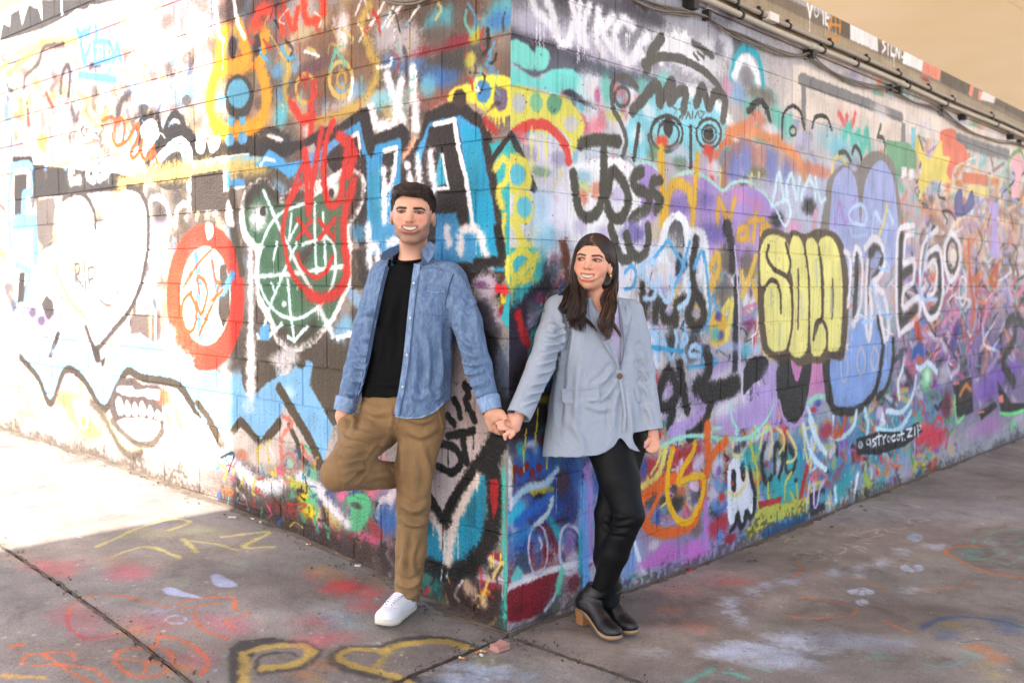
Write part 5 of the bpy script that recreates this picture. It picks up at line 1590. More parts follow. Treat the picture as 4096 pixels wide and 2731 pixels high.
ZU = float(np.mean([on_wall('R', *[np.array([q]) for q in T(x, y)], .05)[1][0] for x, y in ((870, 155), (1365, 385), (1750, 555))]))
conduit('conduit', ZL, .052, .0165, M_PIPE2, 'thicker pale conduit pipe held by black iron brackets, under the thinner grey pipe', UCL, UB)
conduit('conduit', ZU, .052, .0135, M_PIPE, 'thinner grey conduit pipe with a white junction box, right under the painted ledge', UCU, [], on_wall('R', *[np.array([q]) for q in T(755, 88)], .05)[0][0])
cb = empty('cable_bundle', tuple(wp(*T(355, 110), .02))); tag(cb, 'sagging bundle of dusty black cables hooked to the wall below the pipes', 'cables')
CP = [(-700, -330), (-300, -140), (0, 30), (200, 75), (355, 105), (480, 190), (620, 255), (800, 325), (920, 350), (992, 352), (1080, 415), (1240, 500), (1380, 545), (1505, 562), (1640, 632), (1740, 665), (1825, 692), (1930, 775), (2035, 840), (2180, 890), (2320, 905), (2460, 970)]
base = [wp(*T(x, y), .022) for x, y in CP]; base = smooth_poly(base, n=6)
for i in range(4):
    r_ = np.random.default_rng(50+i); off = np.array([0, 0, 1.])*(r_.normal(0, .012)+.010*np.sin(np.linspace(0, 25+5*i, len(base))+i))[:, None]
    MB().tube(np.clip(base+off, -99, 99)+NR*.006*(i-1), .0038+.0015*r_.random(), 6).build('cable', M_CABLE, cb, True)
for x, y in ((355, 98), (992, 346), (1505, 556), (1825, 686), (2320, 898)):
    p = wp(*T(x, y), .02); MB().box(p, DR*.012, NR*.022, np.array([0, 0, .026])).build('hook', M_IRON, cb)
lcp = [(850, -30), (870, -8), (895, 5), (930, 10), (960, 6), (985, -6), (1010, -30)]
lc_ = smooth_poly([wp(x/.5742, y/.5742, .02, 'L') for x, y in lcp], n=5); lcb = empty('cable_bundle', tuple(lc_[0])); tag(lcb, 'short dark loop of cable hanging above the tall blue and black lettering', 'cables')
for i in range(2): MB().tube(lc_+np.array([0, 0, .012*i])+NL*.006*i, .007, 6).build('cable', M_CABLE, lcb, True)
# ================================================================== litter and soil at the foot of the walls
M_BRICK = plain('pink_masonry', 'c08a7c', .9, 60, .2, .002, 120); M_BUTT = plain('cork_tip', 'c07c3c', .8, 80, .2); M_PAPER = plain('dirty_paper', 'cfc6bd', .85, 60, .15); M_RED = plain('red_foil', 'a8241c', .4, 60, .3)
M_LEAF = plain('dry_leaf', '8a7a2c', .8, 40, .3); M_SOIL = plain('dark_soil', '5a4e43', .95, 30, .5, .006, 90); M_GRIT = plain('grit', '5c5148', .95, 40, .5)
def gp(view, x, y, h=0.0):
    ox, oy, sc = VIEWS[view]; X, Y, t = on_ground(np.array([x/sc+ox]), np.array([y/sc+oy])); return np.array([X[0], Y[0], float(ground_z(X[0], Y[0]))+h])
def lump(name, P, size, mat, label, cat, seed, group=None, sub=1, keep=()):
    bm = bmesh.new(); bmesh.ops.create_cube(bm, size=1); bmesh.ops.subdivide_edges(bm, edges=bm.edges[:], cuts=sub, use_grid_fill=True); r = np.random.default_rng(seed)
    for v in bm.verts: v.co = Vector((v.co.x*size[0], v.co.y*size[1], v.co.z*size[2])) + Vector(r.normal(0, min(size)*.10, 3))
    me = bpy.data.meshes.new(name); bm.to_mesh(me); bm.free(); me.materials.append(mat); o = bpy.data.objects.new(name, me); COL.objects.link(o); o.location = P+np.array([0, 0, size[2]*.45]); o.rotation_euler = (r.normal(0, .08), r.normal(0, .08), r.random()*6.28)
    return tag(o, label, cat, group)
bk = lump('brick_fragment', gp('O', 1148, 1489), (.062, .055, .022), M_BRICK, 'broken pink brick fragment lying on the crack at the foot of the corner', 'brick', 1); bk.rotation_euler[2] = .8
def butt(P, seed, label, group):
    r = np.random.default_rng(seed); root = empty('cigarette_butt', tuple(P+np.array([0, 0, .004]))); a = r.random()*3.14; d = np.array([math.cos(a), math.sin(a), 0])
    MB().tube([P+np.array([0, 0, .004]), P+d*.018+np.array([0, 0, .004])], .0042, 8).build('filter', M_BUTT, root); MB().tube([P+d*.0182+np.array([0, 0, .004]), P+d*.027+np.array([0, 0, .004])], .0040, 8).build('paper', M_PAPER, root); tag(root, label, 'cigarette butt', group)
GL_, GR_ = 'cigarette butts by the left wall', 'cigarette butts by the right wall'
for i, (v, x, y, lb, g_) in enumerate((('W3', 85, 527, 'cigarette butt at the wall foot below the pink and green paint', GL_), ('W3', 268, 596, 'cigarette butt at the wall foot below the pink and green paint', GL_),
        ('W3', 1330, 1345, 'cigarette butt in the dirt beside the pink brick fragment', 'butts beside the brick'), ('W3', 1405, 1338, 'cigarette butt in the dirt beside the pink brick fragment', 'butts beside the brick'), ('W3', 1245, 1390, 'cigarette butt in the paving crack under the yellow painted heart', None),
        ('W3', 895, 905, 'cigarette butt at the wall foot right behind the white trainer', None), ('W4', 797, 994, 'one of two cigarette butts lying just behind the boots', GR_), ('W4', 828, 988, 'one of two cigarette butts lying just behind the boots', GR_),
        ('W4', 1108, 866, 'cigarette butt by the wall below the pink paint', 'butts below the pink paint'), ('W4', 1135, 858, 'cigarette butt by the wall below the pink paint', 'butts below the pink paint'), ('W6', 828, 282, 'cigarette butt on the paving past the painted white ghost', None))): butt(gp(v, x, y), 10+i, lb, g_)
lump('foil_wrapper', gp('W4', 1270, 812), (.03, .022, .014), M_RED, 'crumpled red wrapper at the foot of the wall beyond the boots', 'wrapper', 3)
for i, (v, x, y) in enumerate((('W1', 1412, 562), ('W1', 1535, 572), ('W1', 1582, 590), ('W3', 435, 686), ('W3', 665, 785), ('W3', 1370, 1360))): lump('paper_scrap', gp(v, x, y), (.04-.004*i, .010, .006), M_PAPER, ('pale paper scrap at the wall foot by the edge of the sunlight', 'pale paper scrap at the foot of the wall below the raised knee', 'pale paper scrap beside the pink brick fragment')[0 if i < 3 else 1 if i < 5 else 2], 'paper', 40+i, ('scraps by the sunlight', 'scraps below the knee', None)[0 if i < 3 else 1 if i < 5 else 2])
for i, (v, x, y) in enumerate((('W6', 1315, 96), ('W6', 1030, 196))): lump('dry_leaf', gp(v, x, y), (.05, .03, .004), M_LEAF, 'dry yellowish leaf by the foot of the far right wall', 'leaf', 60+i, 'dry leaves')
for i, (v, x, y) in enumerate((('W6', 1027, 238), ('W6', 1057, 268), ('W6', 182, 655), ('W6', 225, 650), ('W6', 805, 394), ('W6', 1160, 150))): lump('stone_chip', gp(v, x, y), (.022, .012, .009), M_GRIT, 'dark stone chip lying on the paving near the right wall', 'stone', 70+i, 'stone chips')
def soil(d, n, g, L, seed, side):
    r = np.random.default_rng(seed); k = int(L/.035); us = np.linspace(.0, L, k); mb = MB(); vs = []
    wd = .012+.05*np.clip(np.convolve(r.random(k+8), np.ones(9)/9, 'valid')-.38, 0, 1)*3.0*r.uniform(.6, 1.3, k); ht = .003+.012*np.convolve(r.random(k+4), np.ones(5)/5, 'valid')
    for u, w_, h_ in zip(us, wd, ht):
        z = float(g(u))
        for o, zz in ((-.004, h_), (w_*.35, h_*.75), (w_*.75, h_*.3), (w_, -.004)): q = CO+d*u+n*(o+r.normal(0, .002)); vs.append((q[0], q[1], z+zz+r.normal(0, .0012)))
    mb.add(vs, [(i*4+j, i*4+j+1, i*4+5+j, i*4+4+j) for i in range(k-1) for j in range(3)])
    for i in range(520):
        u = L*r.random()**1.3; o = .01+abs(r.normal(0, .07)); s_ = .0015+.0045*r.random()**2; q = CO+d*u+n*o; z = float(g(u))
        c = np.array([q[0], q[1], z+s_*.4]); tv = [c+r.normal(size=3)*s_ for _ in range(4)]; mb.add(tv, [(0, 1, 2), (0, 2, 3), (0, 3, 1), (1, 3, 2)])
    tag(mb.build('soil', M_SOIL), 'strip of dark soil and grit along the foot of the %s wall' % side, 'soil', kind='stuff')
soil(DL, NL, gl, 6.2, 5, 'sunlit left'); soil(DR, NR, gr, 9.5, 6, 'right')

def unit(v): v = np.asarray(v, float); return v/np.linalg.norm(v)
def crack_dirt(A, B, seed, label):
    r = np.random.default_rng(seed); A, B = np.asarray(A, float), np.asarray(B, float); k = int(np.linalg.norm(B-A)/.018); d = unit(B-A); n = np.array([-d[1], d[0], 0]); mb = MB(); vs = []; off = 0.0
    for i in range(k):
        q_ = A+(B-A)*i/(k-1); off = off*.8+r.normal(0, .004); w_ = .003+.007*r.random()**2; c = q_+n*off; z = float(ground_z(c[0], c[1]))
        for o, zz in ((-w_, -.003), (-w_*.3, .0035), (w_*.3, .0035), (w_, -.003)): e = c+n*o; vs.append((e[0], e[1], z+zz+r.normal(0, .0008)))
    mb.add(vs, [(i*4+j, i*4+j+1, i*4+5+j, i*4+4+j) for i in range(k-1) for j in range(3)])
    for i in range(260):
        q_ = A+(B-A)*r.random()**1.4+n*r.normal(0, .035); s_ = .0015+.004*r.random()**2; c = np.array([q_[0], q_[1], float(ground_z(q_[0], q_[1]))+s_*.4]); tv = [c+r.normal(size=3)*s_ for _ in range(4)]; mb.add(tv, [(0, 1, 2), (0, 2, 3), (0, 3, 1), (1, 3, 2)])
    tag(mb.build('soil', M_SOIL), label, 'soil', kind='stuff')
crack_dirt(CO-DR*.05, CO-DR*1.2, 81, 'dirt packed in the paving crack under the yellow painted heart')
crack_dirt(CO-DL*.05, CO-DL*1.4, 82, 'dirt packed in the paving crack running towards the boots')
crack_dirt(CO-DR*1.17+DL*.3, CO-DR*1.17+DL*3.4, 83, 'dirt packed in the long paving joint beside the left wall')
# ================================================================== signed-distance modelling for people
def O(x, y, d): return at(x/.57421875, y/.57421875, d)
def to_px(P):
    v = np.asarray(P)-CAM; z = v@CF
    return np.stack([(2048 + F_PX*(v@CR)/z)*.57421875, (1365.5 - F_PX*(v@CU)/z)*.57421875], -1)
def unit(v): v = np.asarray(v, float); return v/np.linalg.norm(v)
def cone(p, a, b, ra, rb=None):
    rb = ra if rb is None else rb; a = np.asarray(a); ba = np.asarray(b)-a
    pa = p-a; h = np.clip((pa@ba)/(ba@ba+1e-12), 0, 1)
    return np.linalg.norm(pa-h[:, None]*ba, axis=1) - (ra+(rb-ra)*h)
def ell(p, c, r, R=None):
    q = p-np.asarray(c)
    if R is not None: q = q@R
    r = np.asarray(r); k0 = np.linalg.norm(q/r, axis=1); k1 = np.linalg.norm(q/(r*r), axis=1)
    return k0*(k0-1)/np.maximum(k1, 1e-6)
def smin(a, b, k):
    h = np.clip(.5+.5*(b-a)/k, 0, 1); return b+(a-b)*h-k*h*(1-h)
def smax(a, b, k): return -smin(-a, -b, k)
def chain(p, pts, rs, k=.01):
    d = None
    for i in range(len(pts)-1):
        c = cone(p, pts[i], pts[i+1], rs[i], rs[i+1]); d = c if d is None else smin(d, c, k)
    return d
def sunion(ds, k):
    d = ds[0]
    for e in ds[1:]: d = smin(d, e, k)
    return d
def mesh_sdf(fn, lo, hi, h):
    lo = np.asarray(lo, float); B = 8; nb = np.ceil((np.asarray(hi)-lo)/(h*B)).astype(int); n = nb*B
    bi = np.stack(np.meshgrid(*[np.arange(k) for k in nb], indexing='ij'), -1).reshape(-1, 3)
    cen = lo + (bi*B + (B-1)/2)*h; dc = fn(cen); keep = np.abs(dc) < B*h*1.25
    vol = np.where(dc > 0, 1., -1.).reshape(nb).repeat(B, 0).repeat(B, 1).repeat(B, 2).astype(np.float32)
    off = np.stack(np.meshgrid(*[np.arange(B)]*3, indexing='ij'), -1).reshape(-1, 3); kb = bi[keep]
    for s in range(0, len(kb), 600):
        idx = (kb[s:s+600, None]*B + off[None]).reshape(-1, 3)
        vol[idx[:, 0], idx[:, 1], idx[:, 2]] = fn(lo + idx*h)
    sg = vol < 0
    cnt = np.zeros(n-1, np.int8)
    for i in (0, 1):
        for j in (0, 1):
            for k in (0, 1): cnt += sg[i:n[0]-1+i, j:n[1]-1+j, k:n[2]-1+k]
    act = np.argwhere((cnt > 0) & (cnt < 8)); vid = np.full(n-1, -1, np.int64); vid[act[:, 0], act[:, 1], act[:, 2]] = np.arange(len(act))
    acc = np.zeros((len(act), 3)); num = np.zeros(len(act)); cs = [(i, j, k) for i in (0, 1) for j in (0, 1) for k in (0, 1)]
    val = {c: vol[act[:, 0]+c[0], act[:, 1]+c[1], act[:, 2]+c[2]] for c in cs}
    for a in cs:
        for ax in range(3):
            if a[ax]: continue
            b = list(a); b[ax] = 1; b = tuple(b); va, vb = val[a], val[b]; m = (va < 0) != (vb < 0)
            t = np.where(m, va/np.where(m, va-vb, 1), 0)
            pt = np.tile(np.array(a, float), (len(act), 1)); pt[:, ax] += t
            acc += pt*m[:, None]; num += m
    V = lo + (act + acc/num[:, None])*h; Fs = []
    for ax in range(3):
        o1, o2 = [(1, 2), (2, 0), (0, 1)][ax]
        s0 = [slice(1, n[i]-1) for i in range(3)]; s1 = list(s0); s0[ax] = slice(0, n[ax]-1); s1[ax] = slice(1, n[ax])
        a = sg[tuple(s0)]; b = sg[tuple(s1)]; e = np.argwhere(a != b); flip = a[e[:, 0], e[:, 1], e[:, 2]]
        e = e + np.array([0 if i == ax else 1 for i in range(3)])
        def cell(d1, d2): q = e.copy(); q[:, o1] -= d1; q[:, o2] -= d2; return vid[q[:, 0], q[:, 1], q[:, 2]]
        Q = np.stack([cell(1, 1), cell(0, 1), cell(0, 0), cell(1, 0)], 1); Q[~flip] = Q[~flip][:, ::-1]; Fs.append(Q)
    Fq = np.vstack(Fs); return V, Fq[(Fq >= 0).all(1)]
def vnormals(V, Fq):
    a = V[Fq[:, 2]]-V[Fq[:, 0]]; b = V[Fq[:, 3]]-V[Fq[:, 1]]; nrm = np.cross(a, b); N = np.zeros_like(V)
    for i in range(4): np.add.at(N, Fq[:, i], nrm)
    return N/(np.linalg.norm(N, axis=1)[:, None]+1e-12)
def relax(V, Fq, it=1, f=.5):
    for _ in range(it):
        A = np.zeros_like(V); c = np.zeros(len(V))
        for i in range(4):
            for j in (1, 3): np.add.at(A, Fq[:, i], V[Fq[:, (i+j) % 4]]); np.add.at(c, Fq[:, i], 1)
        V = V+(A/np.maximum(c, 1)[:, None]-V)*f
    return V
def seg_dist(P, poly):
    D = np.full(len(P), 1e9)
    for a, b in zip(poly[:-1], poly[1:]):
        ba = b-a; h = np.clip(((P-a)@ba)/(ba@ba+1e-9), 0, 1); D = np.minimum(D, np.linalg.norm(P-a-h[:, None]*ba, axis=1))
    return D
def folds(V, Fq, lst, view=None):
    """lst: (polyline in photo pixels, height in mm, half-width in px, [steep side]) raises creases on the side that faces the road"""
    N = vnormals(V, Fq); px = to_px(V); facing = np.clip(-(N@unit(CF))*2.2+.1, 0, 1); out = np.zeros(len(V))
    for pl, amp, wd in lst:
        pl = smooth_poly(np.array(pl, float), n=5); D = seg_dist(px, pl)
        t0 = np.linalg.norm(px-pl[0], axis=1); t1 = np.linalg.norm(px-pl[-1], axis=1); L = np.linalg.norm(pl[-1]-pl[0])
        end = np.clip(np.minimum(t0, t1)/(L*.35+1e-6), .15, 1)
        q = D/wd; out += amp*.001*(np.exp(-q*q)-.55*np.exp(-((q-1.7)/.9)**2))*end
    return V + N*(out*facing)[:, None]
def inside_poly(px, poly):
    x, y = px[:, 0], px[:, 1]; ins = np.zeros(len(px), bool); poly = np.asarray(poly, float)
    for i in range(len(poly)):
        a, b = poly[i-1], poly[i]
        if a[1] == b[1]: continue
        ins ^= ((a[1] > y) != (b[1] > y)) & (x < (b[0]-a[0])*(y-a[1])/(b[1]-a[1])+a[0])
    return ins
def cut(V, Fq, remove):
    keep = ~remove[Fq].any(1); Fq = Fq[keep]; used = np.unique(Fq); mp = np.full(len(V), -1); mp[used] = np.arange(len(used))
    return V[used], mp[Fq]
def trim(V, Fq, it=8):
    """even out the cut edges of a garment"""
    E = np.sort(np.vstack([Fq[:, [i, (i+1) % 4]] for i in range(4)]), 1); key = E[:, 0]*len(V)+E[:, 1]; u_, inv, cnt = np.unique(key, return_inverse=True, return_counts=True)
    B = E[cnt[inv] == 1]; V = V.copy()
    for _ in range(it):
        A = np.zeros_like(V); c = np.zeros(len(V)); np.add.at(A, B[:, 0], V[B[:, 1]]); np.add.at(A, B[:, 1], V[B[:, 0]]); np.add.at(c, B[:, 0], 1); np.add.at(c, B[:, 1], 1)
        m_ = c > 1; V[m_] += (A[m_]/c[m_][:, None]-V[m_])*.5
    return V
def np_mesh(name, V, Fq, mats, parent=None, cols=None, thick=0, smooth=True, mat_idx=None):
    me = bpy.data.meshes.new(name); k = Fq.shape[1]
    me.vertices.add(len(V)); me.vertices.foreach_set('co', np.asarray(V, np.float32).ravel())
    me.loops.add(len(Fq)*k); me.loops.foreach_set('vertex_index', Fq.astype(np.int32).ravel())
    me.polygons.add(len(Fq)); me.polygons.foreach_set('loop_start', np.arange(0, len(Fq)*k, k, dtype=np.int32))
    me.update(calc_edges=True); me.validate()
    for mm in (mats if isinstance(mats, (list, tuple)) else [mats]): me.materials.append(mm)
    me.polygons.foreach_set('use_smooth', np.full(len(me.polygons), smooth))
    if mat_idx is not None: me.polygons.foreach_set('material_index', np.asarray(mat_idx, np.int32))
    if cols is not None:
        at_ = me.attributes.new('Col', 'FLOAT_COLOR', 'POINT'); c4 = np.ones((len(V), 4), np.float32); c4[:, :3] = cols
        at_.data.foreach_set('color', c4.ravel())
    o = link(name, me, parent)
    if thick:
        md = o.modifiers.new('thickness', 'SOLIDIFY'); md.thickness = thick; md.offset = -1
    return o
def ring_noise(V, sc, seed=0):
    r = np.random.default_rng(seed); out = 0
    for i in range(7):
        d = unit(r.normal(size=3)); out = out + np.sin(V@d*sc*(.6+.9*r.random())*6.28 + r.random()*6.28)
    return out/7
def sheet(name, pts, mat, parent, thick=.004, smooth=False, bulge=0.0):
    """a flat piece of cloth: (x, y, depth) corners seen in the photograph, given its own thickness"""
    P = np.array([O(*q) for q in pts]); n = len(P); c = P.mean(0); nrm = -unit(c-CAM)
    if bulge == 0:
        return mesh_obj(name, list(P)+[q-nrm*thick for q in P], [tuple(range(n)), tuple(range(2*n-1, n-1, -1))]+[((i+1) % n, i, n+i, n+(i+1) % n) for i in range(n)], mat, parent, smooth)
    mid = c+nrm*bulge; vs = list(P)+[mid]+[q-nrm*thick for q in P]+[mid-nrm*thick]
    fs = [(i, (i+1) % n, n) for i in range(n)] + [(n+1+(i+1) % n, n+1+i, 2*n+1) for i in range(n)]
    fs += [((i+1) % n, i, n+1+i, n+1+(i+1) % n) for i in range(n)]
    return mesh_obj(name, vs, fs, mat, parent, smooth)
def strip(name, pts, width, mat, parent, thick=.003, out=.0):
    """a narrow band (placket, seam, waistband) along (x, y, depth) points"""
    P = np.array([O(*q) for q in pts]); V = unit(P.mean(0)-CAM); mb = MB(); k = len(P); vs = []
    T = np.gradient(P, axis=0)
    for i in range(k):
        s = unit(np.cross(T[i], V)); vs += [P[i]-s*width/2-V*out, P[i]+s*width/2-V*out, P[i]+s*width/2-V*(out-thick), P[i]-s*width/2-V*(out-thick)]
    fs = [(i*4+j, i*4+(j+1) % 4, (i+1)*4+(j+1) % 4, (i+1)*4+j) for i in range(k-1) for j in range(4)] + [(0, 3, 2, 1), ((k-1)*4, (k-1)*4+1, (k-1)*4+2, (k-1)*4+3)]
    return mb.add(vs, fs).build(name, mat, parent, False)
def fabric(name, col, var=.12, scale=25, rough=.85, weave=700, bump=.0006, sheen=.2, dark=None, wrinkle=.010):
    t = NT(name); p = t.pos(); c = s2l(col); mp = t.n('ShaderNodeMapping'); mp.inputs['Scale'].default_value = (1, 1, .35); t.l(p, mp.inputs[0]); n1 = t.noise(scale, 6, .7, mp.outputs[0]); n2 = t.noise(weave, 2, .5, p)
    hi = np.minimum(c*(1+var), 1); lo = c*(1-var) if dark is None else s2l(dark)
    b = t.ramp(n1.outputs[0], [(.3, lo), (.7, hi)]).outputs[0]
    b = t.mix(.35, b, t.ramp(n2.outputs[0], [(.35, (.72,)*3), (.65, (1.25,)*3)]).outputs[0], 'MULTIPLY')
    t.color(b); t.set(Roughness=rough, Sheen_Weight=sheen*.3, Specular_IOR_Level=.15)
    w1 = t.noise(15, 3, .55, p, 1.4); rid = t.math('ABSOLUTE', t.math('SUBTRACT', w1.outputs[0], .5))
    t.normal(t.bump(n2.outputs[0], bump, .7, t.bump(rid, wrinkle, .8))); return t.m
def attr_mat(name, rough=.5, sss=0.0, spec=.4, bump=.0004, bs=400, var=.1):
    t = NT(name); a = t.n('ShaderNodeAttribute', attribute_name='Col'); p = t.pos(); n = t.noise(bs, 3, .6, p); n2 = t.noise(45, 3, .6, p)
    c = t.mix(.6, a.outputs['Color'], t.ramp(n2.outputs[0], [(.3, (1-var,)*3), (.7, (1+var,)*3)]).outputs[0], 'MULTIPLY')
    t.color(c); t.set(Roughness=rough, Specular_IOR_Level=spec)
    if sss: t.set(Subsurface_Weight=sss, Subsurface_Radius=(.012, .005, .003), Subsurface_Scale=.5)
    t.normal(t.bump(n.outputs[0], bump, .5)); return t.m
# ================================================================== heads
SKIN = s2l('dba286'); SKIN_W = s2l('dca084')
M_SKIN = attr_mat('skin', .48, .12, .35, .0003, 500, .06)
M_HAIR = attr_mat('hair', .42, 0, .5, .0008, 300, .35)
def head_sdf(p, woman):
    x, y, z = p[:, 0], p[:, 1], p[:, 2]; ax = np.abs(x); q = np.stack([ax, y, z], 1); s = .94 if woman else 1.0
    ch = -.112 if woman else -.129; mk = .92 if woman else .95; ax_m = ax/mk; nb = -.027 if woman else -.030
    d = ell(q, (0, -.018, .022), (.078*s, .098, .088))
    d = smin(d, ell(q, (0, .016, -.025), (.067*s, .074, .088)), .03)
    d = smin(d, ell(q, (0, .016, -.078 if woman else -.084), ((.048 if woman else .063), .054, .042)), .025)
    d = smin(d, ell(q, (0, .056, ch+.014), (.021 if woman else .030, .022, .018)), .022)
    d = smin(d, ell(q, (.038, .050, -.036), (.027, .027, .024)), .018)                    # cheeks lifted by the smile
    d = smin(d, cone(q, (0, .076, .017), (.044, .060, .017), .014, .010), .014)          # brow
    d = smax(d, -ell(q, (.032, .098, .004), (.0185, .025, .0115)), .010)                   # eye sockets
    d = smin(d, ell(q, (.033, .0715, .003), (.0145, .0125, .0105)), .004)                 # lids over the eyeballs
    d = smin(d, cone(q, (0, .080, .010), (0, .108 if not woman else .103, nb), .0075, .0135 if not woman else .0115), .010)
    d = smin(d, ell(q, (.0145, .088, nb-.004), (.0095, .011, .008)), .006)
    d = smin(d, ell(np.stack([ax*.62, y, z-4*ax*ax], 1), (0, .076 if not woman else .073, -.068), (.026, .019, .022)), .014)
    d = smin(d, ell(np.stack([ax_m*.75, y, z-4*ax*ax], 1), (0, .0890, -.0835), (.021, .005, .0040)), .007)     # lower lip
    d = smin(d, ell(np.stack([ax_m*.75, y, z-3.5*ax*ax], 1), (0, .0915, -.0560), (.024, .0045, .0034)), .006)   # upper lip
    m = ell(np.stack([ax_m*.8, y, z-4*ax*ax], 1), (0, .102, -.0675), (.029, .013, .0078)); d = smax(d, -m, .006)
    d = smax(d, -cone(q, (.022, .098, nb-.006), (.046, .080, -.066), .0034), .008)           # fold from nose to mouth corner
    d = smax(d, -ell(q, (0, .098, ch+.033), (.020, .012, .0045)), .008)                    # crease over the chin
    e = ell(q, (.079*s, -.008, -.026), (.009, .020, .031)); e = smax(e, -ell(q, (.091*s, .0, -.022), (.009, .012, .02)), .006)
    d = smin(d, e, .008)
    return d
def head_colours(L, woman):
    x, y, z = L.T; ax = np.abs(x); skin = SKIN_W if woman else SKIN
    c = np.tile(skin, (len(L), 1)); nb0 = -.027 if woman else -.030
    def mixc(w, col): nonlocal c; w = np.clip(w, 0, 1)[:, None]; c = c*(1-w)+np.asarray(col)*w
    front = np.clip((y-.02)/.02, 0, 1)
    g = lambda a, b, ra, rb: np.exp(-((ax-a)/ra)**2-((z-b)/rb)**2)*front
    mixc(.62*g(.042, -.03, .020, .018), s2l('cc7566')); mixc(.45*g(0, nb0, .014, .014), s2l('cc7a6a'))
    if not woman:
        st = np.clip((-.056-z+.9*np.maximum(ax-.045, 0)*1.4)/.022, 0, 1)*np.clip((.02+y)/.04, 0, 1)*np.clip((z+.20)/.05, 0, 1)
        mixc(.66*st, s2l('6b5145')); mixc(.4*g(0, -.050, .028, .006), s2l('6b5145'))
        mixc(.45*np.clip((ax-.058)/.01, 0, 1)*np.clip((.01-z)/.02, 0, 1)*np.clip((y+.0)/.03, 0, 1), s2l('6b5145'))
    zz = z-4*ax*ax; mk = .92 if woman else .95; am = ax/mk; nb = -.027 if woman else -.030
    lipc = s2l('ad4a46') if woman else s2l('ab6155')
    mixc(1.0*np.exp(-((zz+.0838)/.0042)**2)*front*np.clip((.034-am)/.010, 0, 1), lipc)
    mixc(.85*np.exp(-((z-3.5*ax*ax+.0562)/.0032)**2)*front*np.clip((.038-am)/.010, 0, 1), lipc)
    zm = z-3.8*ax*ax; sm = lambda v, e=.0016: np.clip(v/e+.5, 0, 1); fy = sm(y-.05, .004)
    op = sm(.0345-am)*sm(-.0600-zm)*sm(zm+(.0755 if woman else .0785)-11*am*am)*fy; mixc(op, s2l('6a2c28'))
    th = sm(.0262-am, .004)*sm(-.0604-zm)*sm(zm+(.0716 if woman else .0732)-10*am*am)*fy
    sep = .90+.10*np.abs(np.cos(x/.0085*math.pi))**.4
    mixc(th, s2l('d2c6b8')*1.0); c *= (1-(1-sep)*th)[:, None]
    # brows
    zb = (.0185 if woman else .0172) + (.12 if woman else .06)*np.clip(ax-.012, 0, .026) - .55*np.maximum(ax-.042, 0)
    mixc(1.6*np.exp(-((z-zb)/(.0034 if woman else .0050))**2)*np.clip((ax-.009)/.006, 0, 1)*np.clip((.058-ax)/.008, 0, 1)*front, s2l('241812'))
    # eyes: whites, iris, lashes
    ex = ax-.033; zc = z-.0012; h = (.0060 if woman else .0050)*np.clip(1-(ex/.0165)**2, 0, 1)
    eye = sm(.0165-np.abs(ex))*sm(h-np.abs(zc), .0014)*fy; mixc(eye*.9, s2l('c9bdb4') if woman else s2l('b4a69c'))
    lookx = np.where(x > 0, 1, -1)*(ax-.033); gx = .0060 if woman else 0.0
    ir = sm((.0074 if woman else .0078)-np.hypot(lookx-gx, zc))*np.maximum(eye, .0); mixc(ir*1.0, s2l('1a0f0b'))
    ls = np.exp(-((zc-h-.0008)/.0028)**2)*(np.abs(ex) < .0185)*front; mixc(1.3*ls, s2l('1c110d'))
    mixc(.6*np.exp(-((zc+h+.0010)/.0018)**2)*(np.abs(ex) < .014)*front, s2l('5a382c'))
    mixc(.40*np.exp(-((zc-.001)/.010)**2-(ex/.019)**2)*front, s2l('8a5a48'))  # shade of lid crease and eye socket put into the skin colour
    mixc(.7*np.exp(-((ax-.0085)/.0035)**2-((z-nb+.0115)/.003)**2)*front, s2l('5a2f26'))     # nostrils
    return c
def frame(fwd, up):
    y = unit(fwd); z = np.asarray(up, float); z = unit(z-y*np.dot(z, y)); x = np.cross(y, z); return np.stack([x, y, z], 1)   # columns
def make_head(C, R, woman, neck):
    """neck: list of (point, radius) in world coordinates joined below the jaw"""
    SCL = np.array([1.0, 1.0, 1.0]) if woman else np.array([1.10, 1.03, .965])
    pts = [((np.asarray(q)-C)@R)/SCL for q, r in neck]; rr = [r for q, r in neck]
    def fn(p):
        d = head_sdf(p, woman); return smin(d, chain(p, pts, rr), .022)
    lo = np.minimum(np.array([-.11, -.14, -.15]), np.min(pts, 0)-.1); hi = np.maximum(np.array([.11, .13, .15]), np.max(pts, 0)+.1)
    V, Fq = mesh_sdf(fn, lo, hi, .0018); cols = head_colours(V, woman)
    return (V*SCL)@R.T+C, Fq, cols
def hug(fn, b, fl, L, steps, lift, noise=.0):
    """strands that start at b, run along fl and stay on the surface fn = 0"""
    def grad(p, e=.002):
        g_ = np.stack([fn(p+np.eye(3)[i]*e)-fn(p-np.eye(3)[i]*e) for i in range(3)], 1); return g_/(np.linalg.norm(g_, axis=1)[:, None]+1e-9)
    pts = [b]; down = np.array([0, 0, -1.])
    for i in range(steps):
        q = pts[-1]+fl*L/steps; gq = grad(q); q = q-gq*(fn(q)-lift*(.3+math.sin((i+1)/steps*3.0)))[:, None]; fl = fl+noise*down-gq*(fl*gq).sum(1)[:, None]; fl = fl/(np.linalg.norm(fl, axis=1)[:, None]+1e-9); pts.append(q)
    return np.stack(pts, 1)
def join(parts):
    Vs, Fs, Cs, n = [], [], [], 0
    for V, Fq, c in parts: Vs.append(V); Fs.append(Fq+n); Cs.append(np.broadcast_to(c, (len(V), 3))); n += len(V)
    return np.vstack(Vs), np.vstack(Fs), np.vstack(Cs)
